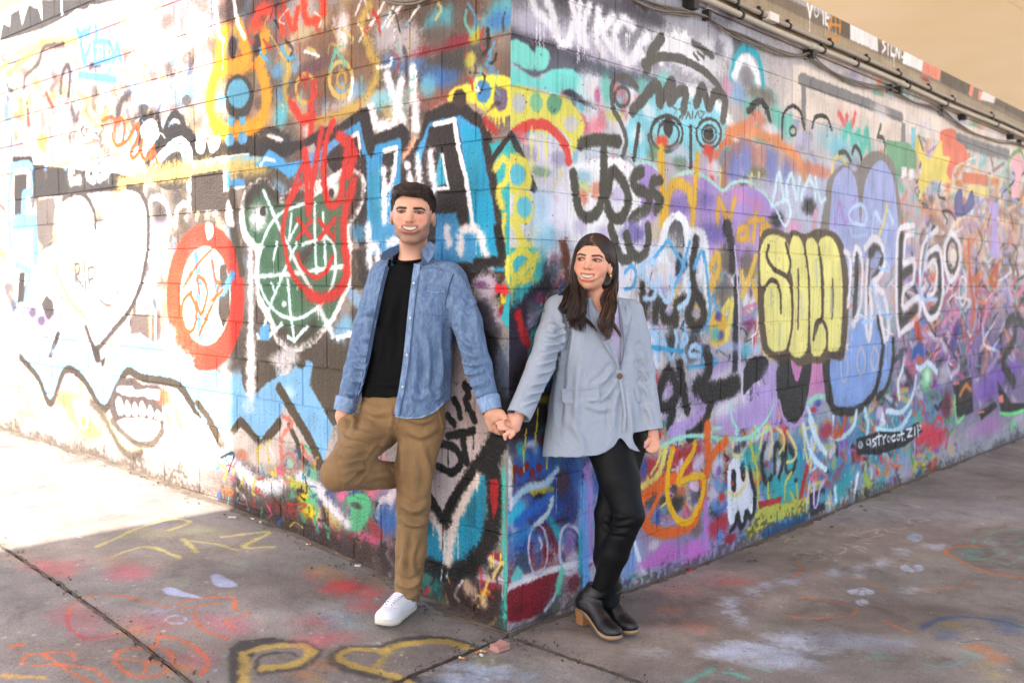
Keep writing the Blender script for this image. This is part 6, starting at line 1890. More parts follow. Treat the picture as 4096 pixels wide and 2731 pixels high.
def tubes_np(paths, radii, cols, n=5):
    Vs, Fs, Cs, base = [], [], [], 0
    for P, r, c in zip(paths, radii, cols):
        k = len(P); t = np.gradient(P, axis=0); t /= np.linalg.norm(t, axis=1)[:, None]+1e-9
        a = np.cross(t[0], unit(RNG.normal(size=3))); a = unit(a)
        for i in range(k):
            a = unit(a-t[i]*np.dot(a, t[i])); b = np.cross(t[i], a); q = np.arange(n)*2*math.pi/n
            Vs.append(P[i]+r[i]*(np.cos(q)[:, None]*a+np.sin(q)[:, None]*b)); Cs.append(np.tile(c, (n, 1)))
        i = np.arange(k-1)[:, None]*n; j = np.arange(n)[None]
        Fs.append(np.stack([base+i+j, base+i+(j+1) % n, base+i+n+(j+1) % n, base+i+n+j], -1).reshape(-1, 4)); base += k*n
    return np.vstack(Vs), np.vstack(Fs), np.vstack(Cs)
# ================================================================== the man
DENIM = fabric('blue_denim', '70859f', .16, 60, .85, 520, .0009, .2, '4b6083', .018)
DENIM_D = fabric('denim_edge', '8fa3bd', .2, 60, .85, 500, .0007, .2, '5a7298')
DENIM_IN = fabric('denim_inside', '3c4c68', .15, 30, .9, 500)
BLACK_KNIT = fabric('black_cotton', '0a0a0b', .15, 20, .9, 600, .0005, 0, None, .006)
KHAKI = fabric('khaki_twill', '886a48', .10, 14, .8, 800, .0004, .2)
KHAKI_L = fabric('khaki_seam', '92754f', .08, 30, .8, 800, .0004, .2)
WHITE_LEATHER = plain('white_leather', 'e6e2e4', .5, 25, .06, .0004, 500)
SOLE_W = plain('off_white_rubber', 'd8cdbb', .6, 40, .1, .0005, 300)
man = empty('person', tuple(on_ground(900/.5742, 1435/.5742)[:2]) + (0.03,))
tag(man, 'man in open denim shirt, black tee and khaki trousers, leaning on the wall', 'person')
mC = O(948, 489, 3.955)
mR = frame(np.array([-.02, -1, -.05]) + 0, np.array([.035, 0, 1]))
sL, sR = O(868, 632, 4.10), O(1045, 640, 3.95)             # shoulders: image left, image right
lM = unit((sR-sL)*np.array([1, 1, 0])); fM = np.array([lM[1], -lM[0], 0])
che, wai, pel = O(944, 715, 4.03), O(930, 850, 4.05), O(924, 950, 4.05)
nkb = O(948, 612, 4.03)
def torso(p, l, secs, k=.03):
    """secs: (centre, half width between the two side lines, radius), top to bottom"""
    C_ = np.array([q[0] for q in secs]); H_ = np.array([q[1] for q in secs]); R_ = np.array([q[2] for q in secs]); t = np.linspace(0, len(secs)-1, 4*(len(secs)-1)+1); i = np.arange(len(secs)); d = None
    for a in t:
        c = np.array([np.interp(a, i, C_[:, j]) for j in range(3)]); h = np.interp(a, i, H_); r = np.interp(a, i, R_)
        e = cone(p, c-l*h, c+l*h, r); d = e if d is None else smin(d, e, k)
    return d
def man_core(p):
    d = torso(p, lM, [(che, .07, .075), (wai, .05, .07), (pel, .06, .075)])
    d = smin(d, cone(p, che, nkb, .08, .05), .04)
    d = smin(d, chain(p, [sR-lM*.02, O(1078, 760, 3.90), O(1100, 850, 3.86), O(1128, 942, 3.80)], [.034, .036, .034, .026]), .03)
    d = smin(d, chain(p, [sL+lM*.03, O(842, 760, 4.10), O(817, 860, 4.08), O(785, 945, 4.05)], [.032, .036, .034, .026]), .03)
    d = smin(d, chain(p, [O(968, 985, 4.03), O(950, 1153, 4.02), O(934, 1390, 4.13)], [.07, .045, .032]), .03)
    d = smin(d, chain(p, [O(865, 985, 4.08), O(775, 1088, 3.80), O(935, 1092, 4.19)], [.07, .045, .035]), .03)
    return d
# hands are laid finger by finger
def HH(x, y, d): return at(1900+x/7.127, 1580+y/7.127, d)
hd = 3.80
def man_hand(p):
    q = p
    d = chain(q, [O(1126, 938, 3.80), HH(470, 520, hd), HH(560, 640, hd-.002)], [.026, .026, .024])
    d = smin(d, chain(q, [HH(400, 560, hd+.012), HH(430, 720, hd+.012), HH(470, 800, hd+.008)], [.02, .018, .014]), .012)
    d = smin(d, chain(q, [HH(600, 500, hd-.004), HH(720, 560, hd-.012), HH(660, 640, hd-.008)], [.022, .019, .018]), .012)
    d = smin(d, chain(q, [HH(720, 530, hd-.012), HH(840, 640, hd-.024), HH(905, 770, hd-.03), HH(1010, 905, hd-.03)], [.0145, .0115, .0105, .0078]), .008)   # thumb
    for pts, r in (([(440, 700), (430, 850), (470, 960), (530, 1020)], .0095), ([(540, 740), (570, 880), (640, 1010), (700, 1090)], .0098),
                   ([(600, 700), (640, 850), (720, 990), (780, 1090)], .0098), ([(480, 720), (500, 880), (580, 1010), (640, 1075)], .0095)):
        dz = .0 if pts[0][0] in (440, 540) else .016
        d = smin(d, chain(q, [HH(x, y, hd+.004+dz+.006*i) for i, (x, y) in enumerate(pts)], [r+.001, r, r*.92, r*.75]), .004)
    return d
def pocket_hand(p): return chain(p, [O(788, 940, 4.05), O(786, 955, 4.04), O(792, 985, 4.04)], [.027, .028, .027])
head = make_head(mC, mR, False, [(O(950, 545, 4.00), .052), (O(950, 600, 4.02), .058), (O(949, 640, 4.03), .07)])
core = mesh_sdf(man_core, np.minimum.reduce([pel, sL, O(760, 1100, 3.7), O(930, 1400, 4.1)])-.14, np.maximum.reduce([nkb, sR, O(1130, 900, 4.2), O(935, 1090, 4.25)])+.14, .012)
hb = mesh_sdf(man_hand, HH(100, -100, hd-.06), HH(1200, -100, hd+.07)+np.array([0, 0, .01]), .0022) if False else None
def box_of(P, pad): P = np.array(P); return P.min(0)-pad, P.max(0)+pad
lo, hi = box_of([HH(250, 300, hd), HH(1060, 1150, hd), O(1126, 938, 3.80)], .035); mh = mesh_sdf(man_hand, lo, hi, .0022)
lo, hi = box_of([O(786, 935, 4.05), O(776, 990, 4.02)], .05); ph = mesh_sdf(pocket_hand, lo, hi, .004)
skin_hand = s2l('d49c80')
nearkn = lambda V: skin_hand
V, Fq, c = join([head, (core[0], core[1], SKIN), (mh[0], mh[1], skin_hand), (ph[0], ph[1], skin_hand)])
np_mesh('body', V, Fq, M_SKIN, man, c)
# hair: a cropped cap, swept over to one side, with loose strands
def man_hair(p):
    ax = np.abs(p[:, 0]); q = np.stack([ax, p[:, 1], p[:, 2]], 1)
    d = ell(p, (0, -.022, .028), (.0840, .106, .093))
    d = smin(d, ell(p, (.004, .026, .090), (.070, .062, .030)), .03)
    ct = smax(smax(ax-.0635, p[:, 2]-.070-.10*p[:, 0]-60*np.maximum(ax-.03, 0)**2*(-.2), .022), .018-p[:, 1], .015); d = smax(d, -ct, .006)
    d = smax(d, -ell(q, (.098, .035, -.080), (.05, .058, .058)), .008)
    d = smax(d, -(p[:, 2]+.100+.25*p[:, 1]), .01)
    a = np.arctan2(p[:, 0]+.02, p[:, 2]+.06)
    st = np.sin(a*34+p[:, 1]*60)*.0010+np.sin(a*71-p[:, 1]*30)*.0006
    return d-st
hV, hF = mesh_sdf(man_hair, (-.12, -.16, -.14), (.12, .13, .16), .0028)
hN = vnormals(hV, hF); hc = np.tile(s2l('2c1e17'), (len(hV), 1))*(1+.3*np.sin(hV[:, 0]*300+hV[:, 1]*120)[:, None]*.6)
sel = np.where((hV[:, 2] > -.05))[0]; sel = RNG.choice(sel, 4200); b = hV[sel]; nrm = hN[sel]
top = np.clip((b[:, 2]-.05)/.03, 0, 1)[:, None]
fl = top*np.array([-.75, -.45, .25]) + (1-top)*np.array([0, -.6, -.7]) + RNG.normal(size=b.shape)*.13
fl -= nrm*(fl*nrm).sum(1)[:, None]; fl /= np.linalg.norm(fl, axis=1)[:, None]; Ls = (.020+.024*RNG.random(len(b)))[:, None]
paths = hug(man_hair, b, fl, Ls*(1+.5*top), 5, .0010+.0026*top[:, 0])
paths = list(paths); rad = [np.array([.0008, .0016, .0017, .0015, .0011, .0005])*(.28+.35*RNG.random()) for _ in paths]; cc = [s2l('36261d')*(.5+1.5*RNG.random()) for _ in paths]
tV, tF, tc = tubes_np(paths, rad, cc, 4)
V, Fq, c = join([(hV, hF, np.clip(hc, 0, 1)), (tV, tF, np.clip(tc, 0, 1))]); np_mesh('hair', (V*np.array([1.10, 1.03, .965]))@mR.T+mC, Fq, M_HAIR, man, c)
# trousers
def trousers_sdf(p):
    d = cone(p, pel-lM*.088, pel+lM*.088, .104); d = smin(d, cone(p, O(928, 905, 4.05)-lM*.075, O(928, 905, 4.05)+lM*.075, .105), .04)
    a = chain(p, [O(970, 985, 4.03), O(951, 1075, 4.02), O(950, 1153, 4.02), O(944, 1260, 4.07), O(934, 1385, 4.12)], [.094, .083, .069, .066, .055], .02)
    b = chain(p, [O(866, 988, 4.08), O(814, 1036, 3.92), O(778, 1086, 3.80)], [.096, .078, .074], .02); b = smin(b, cone(p, O(800, 975, 4.02), O(806, 1010, 3.98), .045, .05), .03)
    c = chain(p, [O(778, 1086, 3.80), O(850, 1088, 3.98), O(940, 1094, 4.19)], [.070, .064, .054], .02)
    d = smin(d, a, .03); d = smin(d, b, .022); return smin(d, c, .006)
lo, hi = box_of([pel-lM*.2, pel+lM*.2, O(778, 1086, 3.72), O(934, 1400, 4.12), O(928, 880, 4.05), O(940, 1094, 4.22)], .12)
V, Fq = mesh_sdf(trousers_sdf, lo, hi, .0062); px = to_px(V)
V = V + vnormals(V, Fq)*(ring_noise(V, 7, 2)*.004)[:, None]
TF = [([(800, 985), (850, 1000), (890, 1003)], 9, 7), ([(795, 1010), (850, 1022), (895, 1015)], 9, 6), ([(790, 1035), (840, 1035), (880, 1020)], 8, 6), ([(785, 1062), (830, 1055), (862, 1035)], 8, 5),
      ([(790, 1085), (835, 1070), (858, 1052)], 8, 5), ([(850, 1045), (830, 1085), (800, 1115)], -12, 5), ([(880, 1005), (855, 1045), (838, 1075)], -7, 5), ([(905, 925), (907, 960), (902, 995)], -5, 4),
      ([(920, 1000), (925, 1060), (918, 1130)], 8, 8), ([(965, 1010), (985, 1090), (975, 1150)], 8, 8), ([(915, 1150), (950, 1170), (985, 1155)], 10, 7), ([(918, 1178), (955, 1190), (985, 1180)], -9, 6), ([(920, 1195), (950, 1205), (985, 1200)], 8, 6),
      ([(925, 1215), (930, 1270), (920, 1320)], 9, 8), ([(960, 1230), (945, 1290), (965, 1340)], 8, 7), ([(905, 1330), (940, 1345), (972, 1325)], 11, 6), ([(905, 1350), (935, 1358), (962, 1350)], -8, 5), ([(910, 1365), (940, 1372), (960, 1365)], 7, 5),
      ([(925, 985), (970, 1000), (1010, 975)], 7, 8), ([(830, 930), (860, 950), (900, 945)], 6, 7), ([(920, 955), (970, 968), (1010, 955)], 6, 7), ([(850, 1095), (890, 1090), (915, 1100)], 7, 8), ([(800, 945), (812, 965), (806, 990)], 8, 6)]
V = folds(V, Fq, [(a, b*1.5, w_) for a, b, w_ in TF]); px = to_px(V)
V, Fq = cut(V, Fq, (px[:, 1] > 1384-(px[:, 0]-930)*.06) | (V[:, 2] > O(928, 893, 4.05)[2]))
V = trim(V, Fq); tr = np_mesh('trousers', V, Fq, KHAKI, man, thick=.004)
def surf(x, y, sdf, d0=3.5, d1=4.3, off=.002):                 # depth at which a garment surface is met along that line of sight
    dd = np.linspace(d0, d1, 260); P = np.array([O(x, y, d) for d in dd]); v = sdf(P); k = np.argmax(v < 0); return dd[k]-off
def on(sdf, pts, off=.003): return [(x, y, surf(x, y, sdf, off=off)) for x, y in pts]
strip('fly', on(trousers_sdf, [(921, 915), (919, 940), (915, 962), (905, 985)], .006), .005, KHAKI_L, tr)
strip('pocket_seam', on(trousers_sdf, [(1003, 935), (1010, 955), (1016, 985)], .006), .006, KHAKI_L, tr)
strip('pocket_seam', on(trousers_sdf, [(828, 930), (808, 955), (795, 985)], .008), .006, KHAKI_L, tr)
# tee
def tee_sdf(p):
    d = torso(p, lM, [(O(947, 660, 4.03), .075, .088), (che, .075, .098), (O(938, 790, 4.045), .072, .092), (wai, .070, .095), (O(926, 915, 4.05), .075, .108)])
    d = smin(d, cone(p, sL+lM*.03, sR-lM*.03, .05), .05); return smin(d, cone(p, nkb, nkb+np.array([0, 0, .03]), .072), .03)
lo, hi = box_of([che-lM*.2, che+lM*.2, O(926, 930, 4.05), nkb], .14)
V, Fq = mesh_sdf(tee_sdf, lo, hi, .006); px = to_px(V)
V = folds(V, Fq, [([(905, 690), (880, 780), (868, 850)], 6, 9), ([(920, 640), (900, 740), (900, 860)], 5, 9), ([(935, 700), (925, 800), (912, 880)], 5, 9), ([(860, 870), (885, 885), (920, 880)], 6, 6), ([(862, 850), (880, 868), (900, 890)], 5, 6)])
px = to_px(V); neckhole = ((np.linalg.norm((V-O(949, 600, 4.01))[:, :2], axis=1) < .073) & (V[:, 2] > O(949, 602, 3.95)[2]))
V, Fq = cut(V, Fq, neckhole | (px[:, 1] > 914)); V = trim(V, Fq); tee = np_mesh('t_shirt', V, Fq, BLACK_KNIT, man, thick=.003)
ang = np.linspace(0, 2*math.pi, 28); nc = O(949, 600, 4.012)
MB().tube([nc + lM*.066*math.cos(a)+fM*.068*math.sin(a)+np.array([0, 0, -.018*max(math.sin(a), 0)+.012]) for a in ang], .007, 6, False).build('neck_rib', BLACK_KNIT, tee, True)
# open denim shirt
ARM_R = [O(1040, 648, 3.955), O(1072, 740, 3.915), O(1098, 840, 3.865), O(1130, 945, 3.80)]
ARM_L = [O(876, 640, 4.10), O(842, 750, 4.10), O(818, 850, 4.085), O(787, 946, 4.05)]
SHIRT_SECS = [(O(946, 660, 4.03), .085, .098), (che, .085, .110), (O(936, 790, 4.045), .085, .110), (wai, .085, .115), (O(924, 945, 4.05), .088, .126)]
def shirt_sdf(p):
    d = torso(p, lM, SHIRT_SECS)
    d = smin(d, cone(p, O(885, 628, 4.08), O(1030, 634, 3.975), .062), .04); d = smin(d, cone(p, nkb, O(949, 585, 4.02), .085, .072), .03)
    r = chain(p, ARM_R, [.064, .060, .056, .038], .02); l = chain(p, ARM_L, [.060, .056, .050, .038], .02)
    return smin(smin(d, r, .02), l, .018)
lo, hi = box_of([ARM_R[3], ARM_L[3], O(860, 950, 4.0), O(1030, 960, 4.1), O(949, 570, 4.02), che-fM*.1, che+fM*.1], .13)
V, Fq = mesh_sdf(shirt_sdf, lo, hi, .0050)
V = V + vnormals(V, Fq)*(ring_noise(V, 6, 5)*.004)[:, None]
SF = [([(1058, 690), (1075, 705), (1090, 690)], 7, 6), ([(1048, 760), (1072, 790), (1100, 795)], 9, 6), ([(1050, 790), (1078, 815), (1105, 815)], 10, 6), ([(1055, 825), (1082, 838), (1110, 832)], 10, 5), ([(1060, 855), (1085, 858), (1112, 850)], 9, 5),
      ([(1072, 880), (1095, 885), (1120, 872)], 8, 5), ([(1085, 905), (1105, 908), (1128, 896)], 7, 5), ([(1062, 700), (1060, 760), (1075, 800)], 7, 7), ([(1085, 660), (1092, 730), (1100, 780)], 6, 7),
      ([(975, 745), (985, 830), (980, 930)], 8, 9), ([(1008, 760), (1012, 840), (1005, 920)], 8, 9), ([(955, 780), (955, 860), (940, 940)], 7, 8), ([(1030, 720), (1022, 800), (1030, 880)], -8, 7), ([(1000, 640), (1015, 680), (1030, 700)], 6, 8),
      ([(830, 700), (845, 720), (858, 712)], 7, 6), ([(822, 760), (838, 780), (852, 775)], 8, 6), ([(812, 800), (830, 815), (848, 810)], 9, 5), ([(806, 835), (825, 845), (842, 842)], 9, 5), ([(798, 868), (815, 876), (835, 872)], 8, 5), ([(790, 898), (808, 905), (825, 902)], 7, 5),
      ([(862, 690), (852, 760), (842, 840)], -9, 6), ([(848, 800), (838, 870), (820, 935)], 8, 6), ([(970, 625), (1000, 622), (1030, 632)], 5, 6), ([(985, 900), (1000, 915), (1015, 905)], 6, 6), ([(935, 900), (960, 915), (985, 905)], 5, 7)]
V = folds(V, Fq, [(a, b*1.7, w_) for a, b, w_ in SF]); px = to_px(V); N = vnormals(V, Fq)
OPEN = [(961, 596), (949, 672), (938, 766), (930, 844), (915, 922), (904, 960), (898, 1100), (800, 1100), (809, 950), (837, 875), (852, 797), (866, 719), (883, 641), (896, 590), (905, 560), (950, 560)]
frontal = (N@fM > -.15) & (((V-che)@fM) > -.02)
armd = np.minimum(chain(V, ARM_R, [.064, .06, .056, .038]), chain(V, ARM_L, [.06, .056, .05, .038]))
bodyd = torso(V, lM, SHIRT_SECS)
isarm = (armd < bodyd-.004)
hem = np.interp(px[:, 0], [780, 810, 850, 900, 933, 970, 1002, 1024, 1050], [952, 950, 952, 957, 963, 961, 946, 925, 918])
rm = (inside_poly(px, OPEN) & frontal & ~isarm) | ((px[:, 1] > hem) & ~isarm)
for A in (ARM_R, ARM_L):
    ax_ = unit(A[3]-A[2]); rm |= (((V-A[3])@ax_ > -.002) & (np.linalg.norm(V-A[3], axis=1) < .1))
rm |= (np.linalg.norm((V-O(949, 590, 4.02))[:, :2], axis=1) < .074) & (V[:, 2] > nkb[2]+.005) | (V[:, 2] > O(949, 590, 4.02)[2])
V, Fq = cut(V, Fq, rm); V = relax(trim(V, Fq), Fq, 1, .25)
sh = np_mesh('shirt', V, Fq, DENIM, man, thick=.004)
for A in (ARM_R, ARM_L):
    ax_ = unit(A[3]-A[2]); c0 = A[3]-ax_*.062; s0 = unit(np.cross(ax_, (0, 0, 1))); mb = MB()
    mb.tube([A[3]-ax_*.060, A[3]-ax_*.056, A[3]-ax_*.006, A[3]-ax_*.001], [.0475, .0485, .0415, .0405], 18, False); mb.build('cuff', DENIM_D, sh, True)
strip('placket', on(shirt_sdf, [(958, 606), (953, 640), (947, 690), (941, 745), (936, 800), (930, 850), (922, 900), (911, 952)], .006), .026, DENIM_D, sh)
strip('placket', on(shirt_sdf, [(890, 612), (880, 650), (868, 705), (856, 765), (846, 820), (834, 872), (818, 925), (811, 948)], .006), .016, DENIM_IN, sh)
pk = on(shirt_sdf, [(980, 657), (1022, 658), (1022, 715), (1012, 726), (990, 726), (978, 712)], .005); sheet('chest_pocket', pk, DENIM, sh, .006, False, .002)
strip('pocket_hem', on(shirt_sdf, [(980, 668), (1000, 672), (1022, 669)], .0085), .004, DENIM_D, sh)
for x, y in ((950, 650), (942, 730), (934, 815), (924, 888)):
    b = O(x, y, surf(x, y, shirt_sdf)-.007); MB().tube([b+np.array([0, .002, 0]), b+np.array([0, -.002, 0])], .005, 8).build('button', SOLE_W, sh)
strip('hem', on(shirt_sdf, [(907, 955), (933, 960), (968, 958), (998, 945), (1018, 926)], .004), .006, DENIM_D, sh)
strip('placket_stitch', on(shirt_sdf, [(967, 612), (960, 650), (953, 700), (947, 755), (942, 805), (936, 852), (928, 902), (918, 955)], .006), .0025, DENIM_IN, sh)
strip('shoulder_seam', on(shirt_sdf, [(1042, 628), (1034, 650), (1026, 680), (1022, 705)], .004), .004, DENIM_IN, sh)
sheet('collar', [(986, 553, 3.945), (1004, 567, 3.940), (995, 588, 3.925), (983, 604, 3.912), (974, 593, 3.916), (966, 579, 3.925)], DENIM, sh, .006, False, 0)
sheet('collar', [(917, 562, 3.985), (895, 570, 3.987), (878, 580, 3.985), (874, 596, 3.975), (885, 598, 3.968), (913, 582, 3.970)], DENIM_IN, sh, .006, False, 0)
pts = [nc + lM*.082*math.cos(a)+fM*.080*math.sin(a)+np.array([0, 0, .03-.03*max(math.sin(a), 0)]) for a in np.linspace(math.pi*.80, math.pi*2.20, 20)]
mb = MB(); vs = []
for q in pts: o_ = unit(q-nc)*np.array([1, 1, 0]); vs += [q+o_*.012-np.array([0, 0, .03]), q+np.array([0, 0, .022]), q-o_*.004+np.array([0, 0, .020]), q-np.array([0, 0, .03])]
mb.add(vs, [(i*4+j, i*4+(j+1) % 4, i*4+4+(j+1) % 4, i*4+4+j) for i in range(len(pts)-1) for j in range(4)]); mb.build('collar_band', DENIM, sh, True)
# trainers
def shoe(parent, toe, heel, upv, width, mats, name, high=.06):
    toe, heel = np.asarray(toe), np.asarray(heel); f = unit(toe-heel); u = unit(upv-f*np.dot(upv, f)); s = np.cross(f, u); L = np.linalg.norm(toe-heel)
    def outline(k, sc=1.0):
        t = np.linspace(0, 2*math.pi, k, endpoint=False); a = .5-.5*np.cos(t)            # 0 heel, 1 toe
        w_ = width/2*(np.interp(a, [0, .08, .3, .55, .75, .92, 1], [.35, .72, .78, .86, 1.0, .72, .25]))*np.sign(np.sin(t))*np.minimum(1, np.abs(np.sin(t))*6)
        return [(L*a_*sc+L*(1-sc)/2, w__*sc) for a_, w__ in zip(a, w_)]
    k = 36; ol = outline(k); mb = MB(); vs = []
    lift = lambda x: .012*max(0, (x/L-.8)/.2)**2
    for z in (0, .010, .026): vs += [heel+f*x+s*y+u*(z+lift(x)) for x, y in ol]
    fs = [(r*k+i, r*k+(i+1) % k, (r+1)*k+(i+1) % k, (r+1)*k+i) for r in (0, 1) for i in range(k)] + [tuple(range(k-1, -1, -1)), tuple(2*k+i for i in range(k))]
    mb.add(vs, fs)
    R = np.stack([f, s, u], 1)
    def up_(p):
        q = (p-heel)@R
        d = ell(q, (L*.76, 0, .030), (L*.235, width*.46, .036)); d = smin(d, ell(q, (L*.36, 0, .035), (L*.34, width*.41, .055)), .03)
        d = smin(d, cone(q, (L*.20, 0, .04), (L*.17, 0, .03+high), width*.36, width*.36), .03); d = smin(d, cone(q, (L*.35, 0, .06), (L*.62, 0, .045), width*.27, width*.30), .03)
        return smax(d, .022-q[:, 2], .004)
    lo, hi = box_of([heel-f*.03-s*.07, toe+f*.03+s*.07, heel+s*.07+u*(high+.12), toe-s*.07+u*.1], .03)
    V, Fq = mesh_sdf(up_, lo, hi, .0042); return mb, (V, Fq), (f, s, u, L)
gz = float(ground_z(-.48, 3.95))
toeP, heelP = np.array([-.538, 3.825, gz+.002]), np.array([-.432, 4.078, gz+.002]); heelP[2] = toeP[2] = float(ground_z(-.46, 4.0))+.006
mb, (V, Fq), (f_, s_, u_, L_) = shoe(man, toeP, heelP, np.array([0, 0, 1.]), .108, None, 'trainer')
so = mb.build('sole', SOLE_W, None, True); so.parent = man; so.matrix_parent_inverse = Matrix.Translation(man.location).inverted(); so.name = 'trainer'
up = np_mesh('upper', V, Fq, WHITE_LEATHER, so); up.matrix_parent_inverse = Matrix.Identity(4)
mb = MB(); LACE = []
for i in range(6):
    a = .44+.055*i; z = .098-.0085*i; LACE.append(a)
GREYL = plain('grey_eyestay', 'b9b2ba', .6, 40, .08)
def upz(a, y):                                    # height of the upper above the sole line
    zz = np.linspace(.17, .0, 300); P_ = np.array([heelP+f_*L_*a+s_*y+u_*z for z in zz]); R_ = np.stack([f_, s_, u_], 1); q_ = (P_-heelP)@R_; W_ = .108
    d = ell(q_, (L_*.76, 0, .030), (L_*.235, W_*.46, .036)); d = smin(d, ell(q_, (L_*.36, 0, .035), (L_*.34, W_*.41, .055)), .03); d = smin(d, cone(q_, (L_*.20, 0, .04), (L_*.17, 0, .09), W_*.36, W_*.36), .03); d = smin(d, cone(q_, (L_*.35, 0, .06), (L_*.62, 0, .045), W_*.27, W_*.30), .03)
    return zz[np.argmax(d < 0)]
def on_shoe(a, y, off=.002): return heelP+f_*L_*a+s_*y+u_*(upz(a, y)+off)
for ys in (-.020, .020): ey = MB().tube([on_shoe(a, ys*(1-.35*(a-.42)/.3), .001) for a in np.linspace(.42, .74, 7)], .0045, 6).build('eyestay', GREYL, so); ey.matrix_parent_inverse = Matrix.Identity(4)
for a in LACE: lc = MB().tube([on_shoe(a, y_, .004) for y_ in (-.022, -.011, 0, .011, .022)], .0032, 5).build('lace', WHITE_LEATHER, so); lc.matrix_parent_inverse = Matrix.Identity(4)
tc_ = MB().tube([on_shoe(.80-.10*abs(t)**1.5, t*.038, .0005) for t in np.linspace(-1, 1, 11)], .0016, 5).build('toe_seam', GREYL, so); tc_.matrix_parent_inverse = Matrix.Identity(4)
toe2 = O(958, 1222, 4.24); heel2 = O(952, 1085, 4.215); upv = unit(np.array([NL[0], NL[1], 0]))
mb, (V, Fq), _ = shoe(man, toe2, heel2, upv, .10, None, 'trainer', .03)
so2 = mb.build('trainer', SOLE_W, man, True); u2 = np_mesh('upper', V, Fq, WHITE_LEATHER, so2); u2.matrix_parent_inverse = Matrix.Identity(4)
# ================================================================== the woman
BLAZER = fabric('grey_blue_twill', '9aa1ad', .05, 10, .8, 900, .0003, .2)
SEAM = fabric('blazer_seam', '5c626c', .05, 10)
LILAC = fabric('lilac_jersey', 'cdbfdd', .06, 20, .85, 700)
LEGGING = plain('black_faux_leather', '070708', .6, 20, .2, .0006, 120, 0, .22)
BOOT = plain('black_boot_leather', '121113', .33, 30, .3, .0008, 160, 0, .5)
WOOD = plain('stacked_wood_heel', '9c6c44', .5, 60, .2, .0004, 200)
WELT = plain('tan_welt', '9a7a5c', .6, 50, .15, .0005, 200)
GOLD = plain('gold', 'e0b450', .25, 50, .05, 0, 200, 1.0)
HORN = plain('horn_button', '5c3a24', .35, 90, .4)
NAIL = plain('lavender_nail', '8f86b8', .3, 40, .05)
wom = empty('person', tuple(on_ground(1395/.5742, 1465/.5742)[:2]) + (0.0,))
tag(wom, 'woman in pale grey blue blazer, black leggings and heeled black boots, leaning on the wall', 'person')
wC = O(1362, 597, 3.955)
wR = frame(np.array([-.29, -.955, -.03]), np.array([.08, .0, 1]))
wsL, wsR = O(1284, 704, 3.99), O(1445, 712, 4.06)
lW = unit((wsR-wsL)*np.array([1, 1, 0])); fW = np.array([lW[1], -lW[0], 0])
wch, wwa, whi = O(1372, 775, 4.03), O(1376, 870, 4.05), O(1385, 985, 4.07)
wnk = O(1372, 690, 4.02)
WARM_L = [O(1280, 708, 3.985), O(1262, 775, 3.94), O(1243, 838, 3.89), O(1190, 958, 3.80)]
WARM_R = [O(1450, 716, 4.06), O(1466, 780, 4.06), O(1477, 850, 4.05), O(1500, 990, 4.0)]
LEG1 = [O(1392, 1010, 4.05), O(1422, 1100, 3.98), O(1446, 1182, 3.93), O(1412, 1270, 3.99), O(1370, 1390, 4.06)]
LEG2 = [O(1440, 1010, 4.10), O(1420, 1100, 4.07), O(1396, 1180, 4.07), O(1392, 1280, 4.07), O(1404, 1385, 4.06)]
def wom_core(p):
    d = torso(p, lW, [(O(1370, 720, 4.03), .06, .06), (wch, .06, .075), (wwa, .05, .07), (whi, .07, .085)])
    d = smin(d, cone(p, O(1370, 720, 4.03), wnk, .07, .045), .04)
    d = smin(d, chain(p, [WARM_L[0]+lW*.02]+WARM_L[1:], [.032, .032, .030, .023]), .03); d = smin(d, chain(p, [WARM_R[0]-lW*.02]+WARM_R[1:], [.032, .032, .030, .022]), .03)
    d = smin(d, chain(p, LEG1, [.075, .065, .045, .042, .03]), .03); return smin(d, chain(p, LEG2, [.075, .065, .045, .042, .03]), .03)
def wom_hand(p):
    d = chain(p, [WARM_L[3], HH(1130, 720, 3.80), HH(1060, 860, 3.79)], [.023, .024, .022])
    d = smin(d, chain(p, [HH(1180, 800, 3.80), HH(1150, 930, 3.80), HH(1090, 1000, 3.795)], [.021, .018, .014]), .012)
    d = smin(d, chain(p, [HH(1000, 620, 3.80), HH(950, 720, 3.795), HH(900, 800, 3.79)], [.016, .015, .012]), .012)
    for pts, r in (([(960, 760), (830, 750), (700, 770), (620, 800)], .0084), ([(980, 840), (850, 840), (740, 860), (670, 870)], .0086), ([(1000, 920), (880, 940), (760, 940), (680, 950)], .0084),
                   ([(1070, 990), (960, 1060), (860, 1140), (860, 1250)], .0082), ([(1110, 1020), (1080, 1100), (1030, 1160), (1000, 1210)], .0078)):
        d = smin(d, chain(p, [HH(x, y, 3.785-.004*(i == 1)) for i, (x, y) in enumerate(pts)], [r+.001, r, r*.9, r*.75]), .004)
    return d
def V6p(x, y, d): return at(1900+x/1.5682, 900+y/1.5682, d)
def wom_hand2(p):
    d = chain(p, [WARM_R[3], V6p(1118, 1345, 3.985), V6p(1125, 1375, 3.975)], [.022, .023, .020])
    for pts, r in (([(1146, 1360), (1148, 1395), (1128, 1418)], .0085), ([(1136, 1368), (1134, 1402), (1110, 1420)], .0085), ([(1124, 1372), (1118, 1402), (1094, 1418)], .0083), ([(1112, 1372), (1100, 1398), (1082, 1408)], .008), ([(1096, 1345), (1078, 1365), (1068, 1390)], .009)):
        d = smin(d, chain(p, [V6p(x, y, 3.965-.005*i) for i, (x, y) in enumerate(pts)], [r+.001, r, r*.8]), .005)
    return d
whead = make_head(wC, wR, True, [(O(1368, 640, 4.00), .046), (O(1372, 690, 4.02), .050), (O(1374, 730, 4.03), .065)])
lo, hi = box_of([wsL, wsR, whi, LEG1[2], LEG1[4], LEG2[4], WARM_L[3], WARM_R[3], wnk], .13)
wcore = mesh_sdf(wom_core, lo, hi, .012)
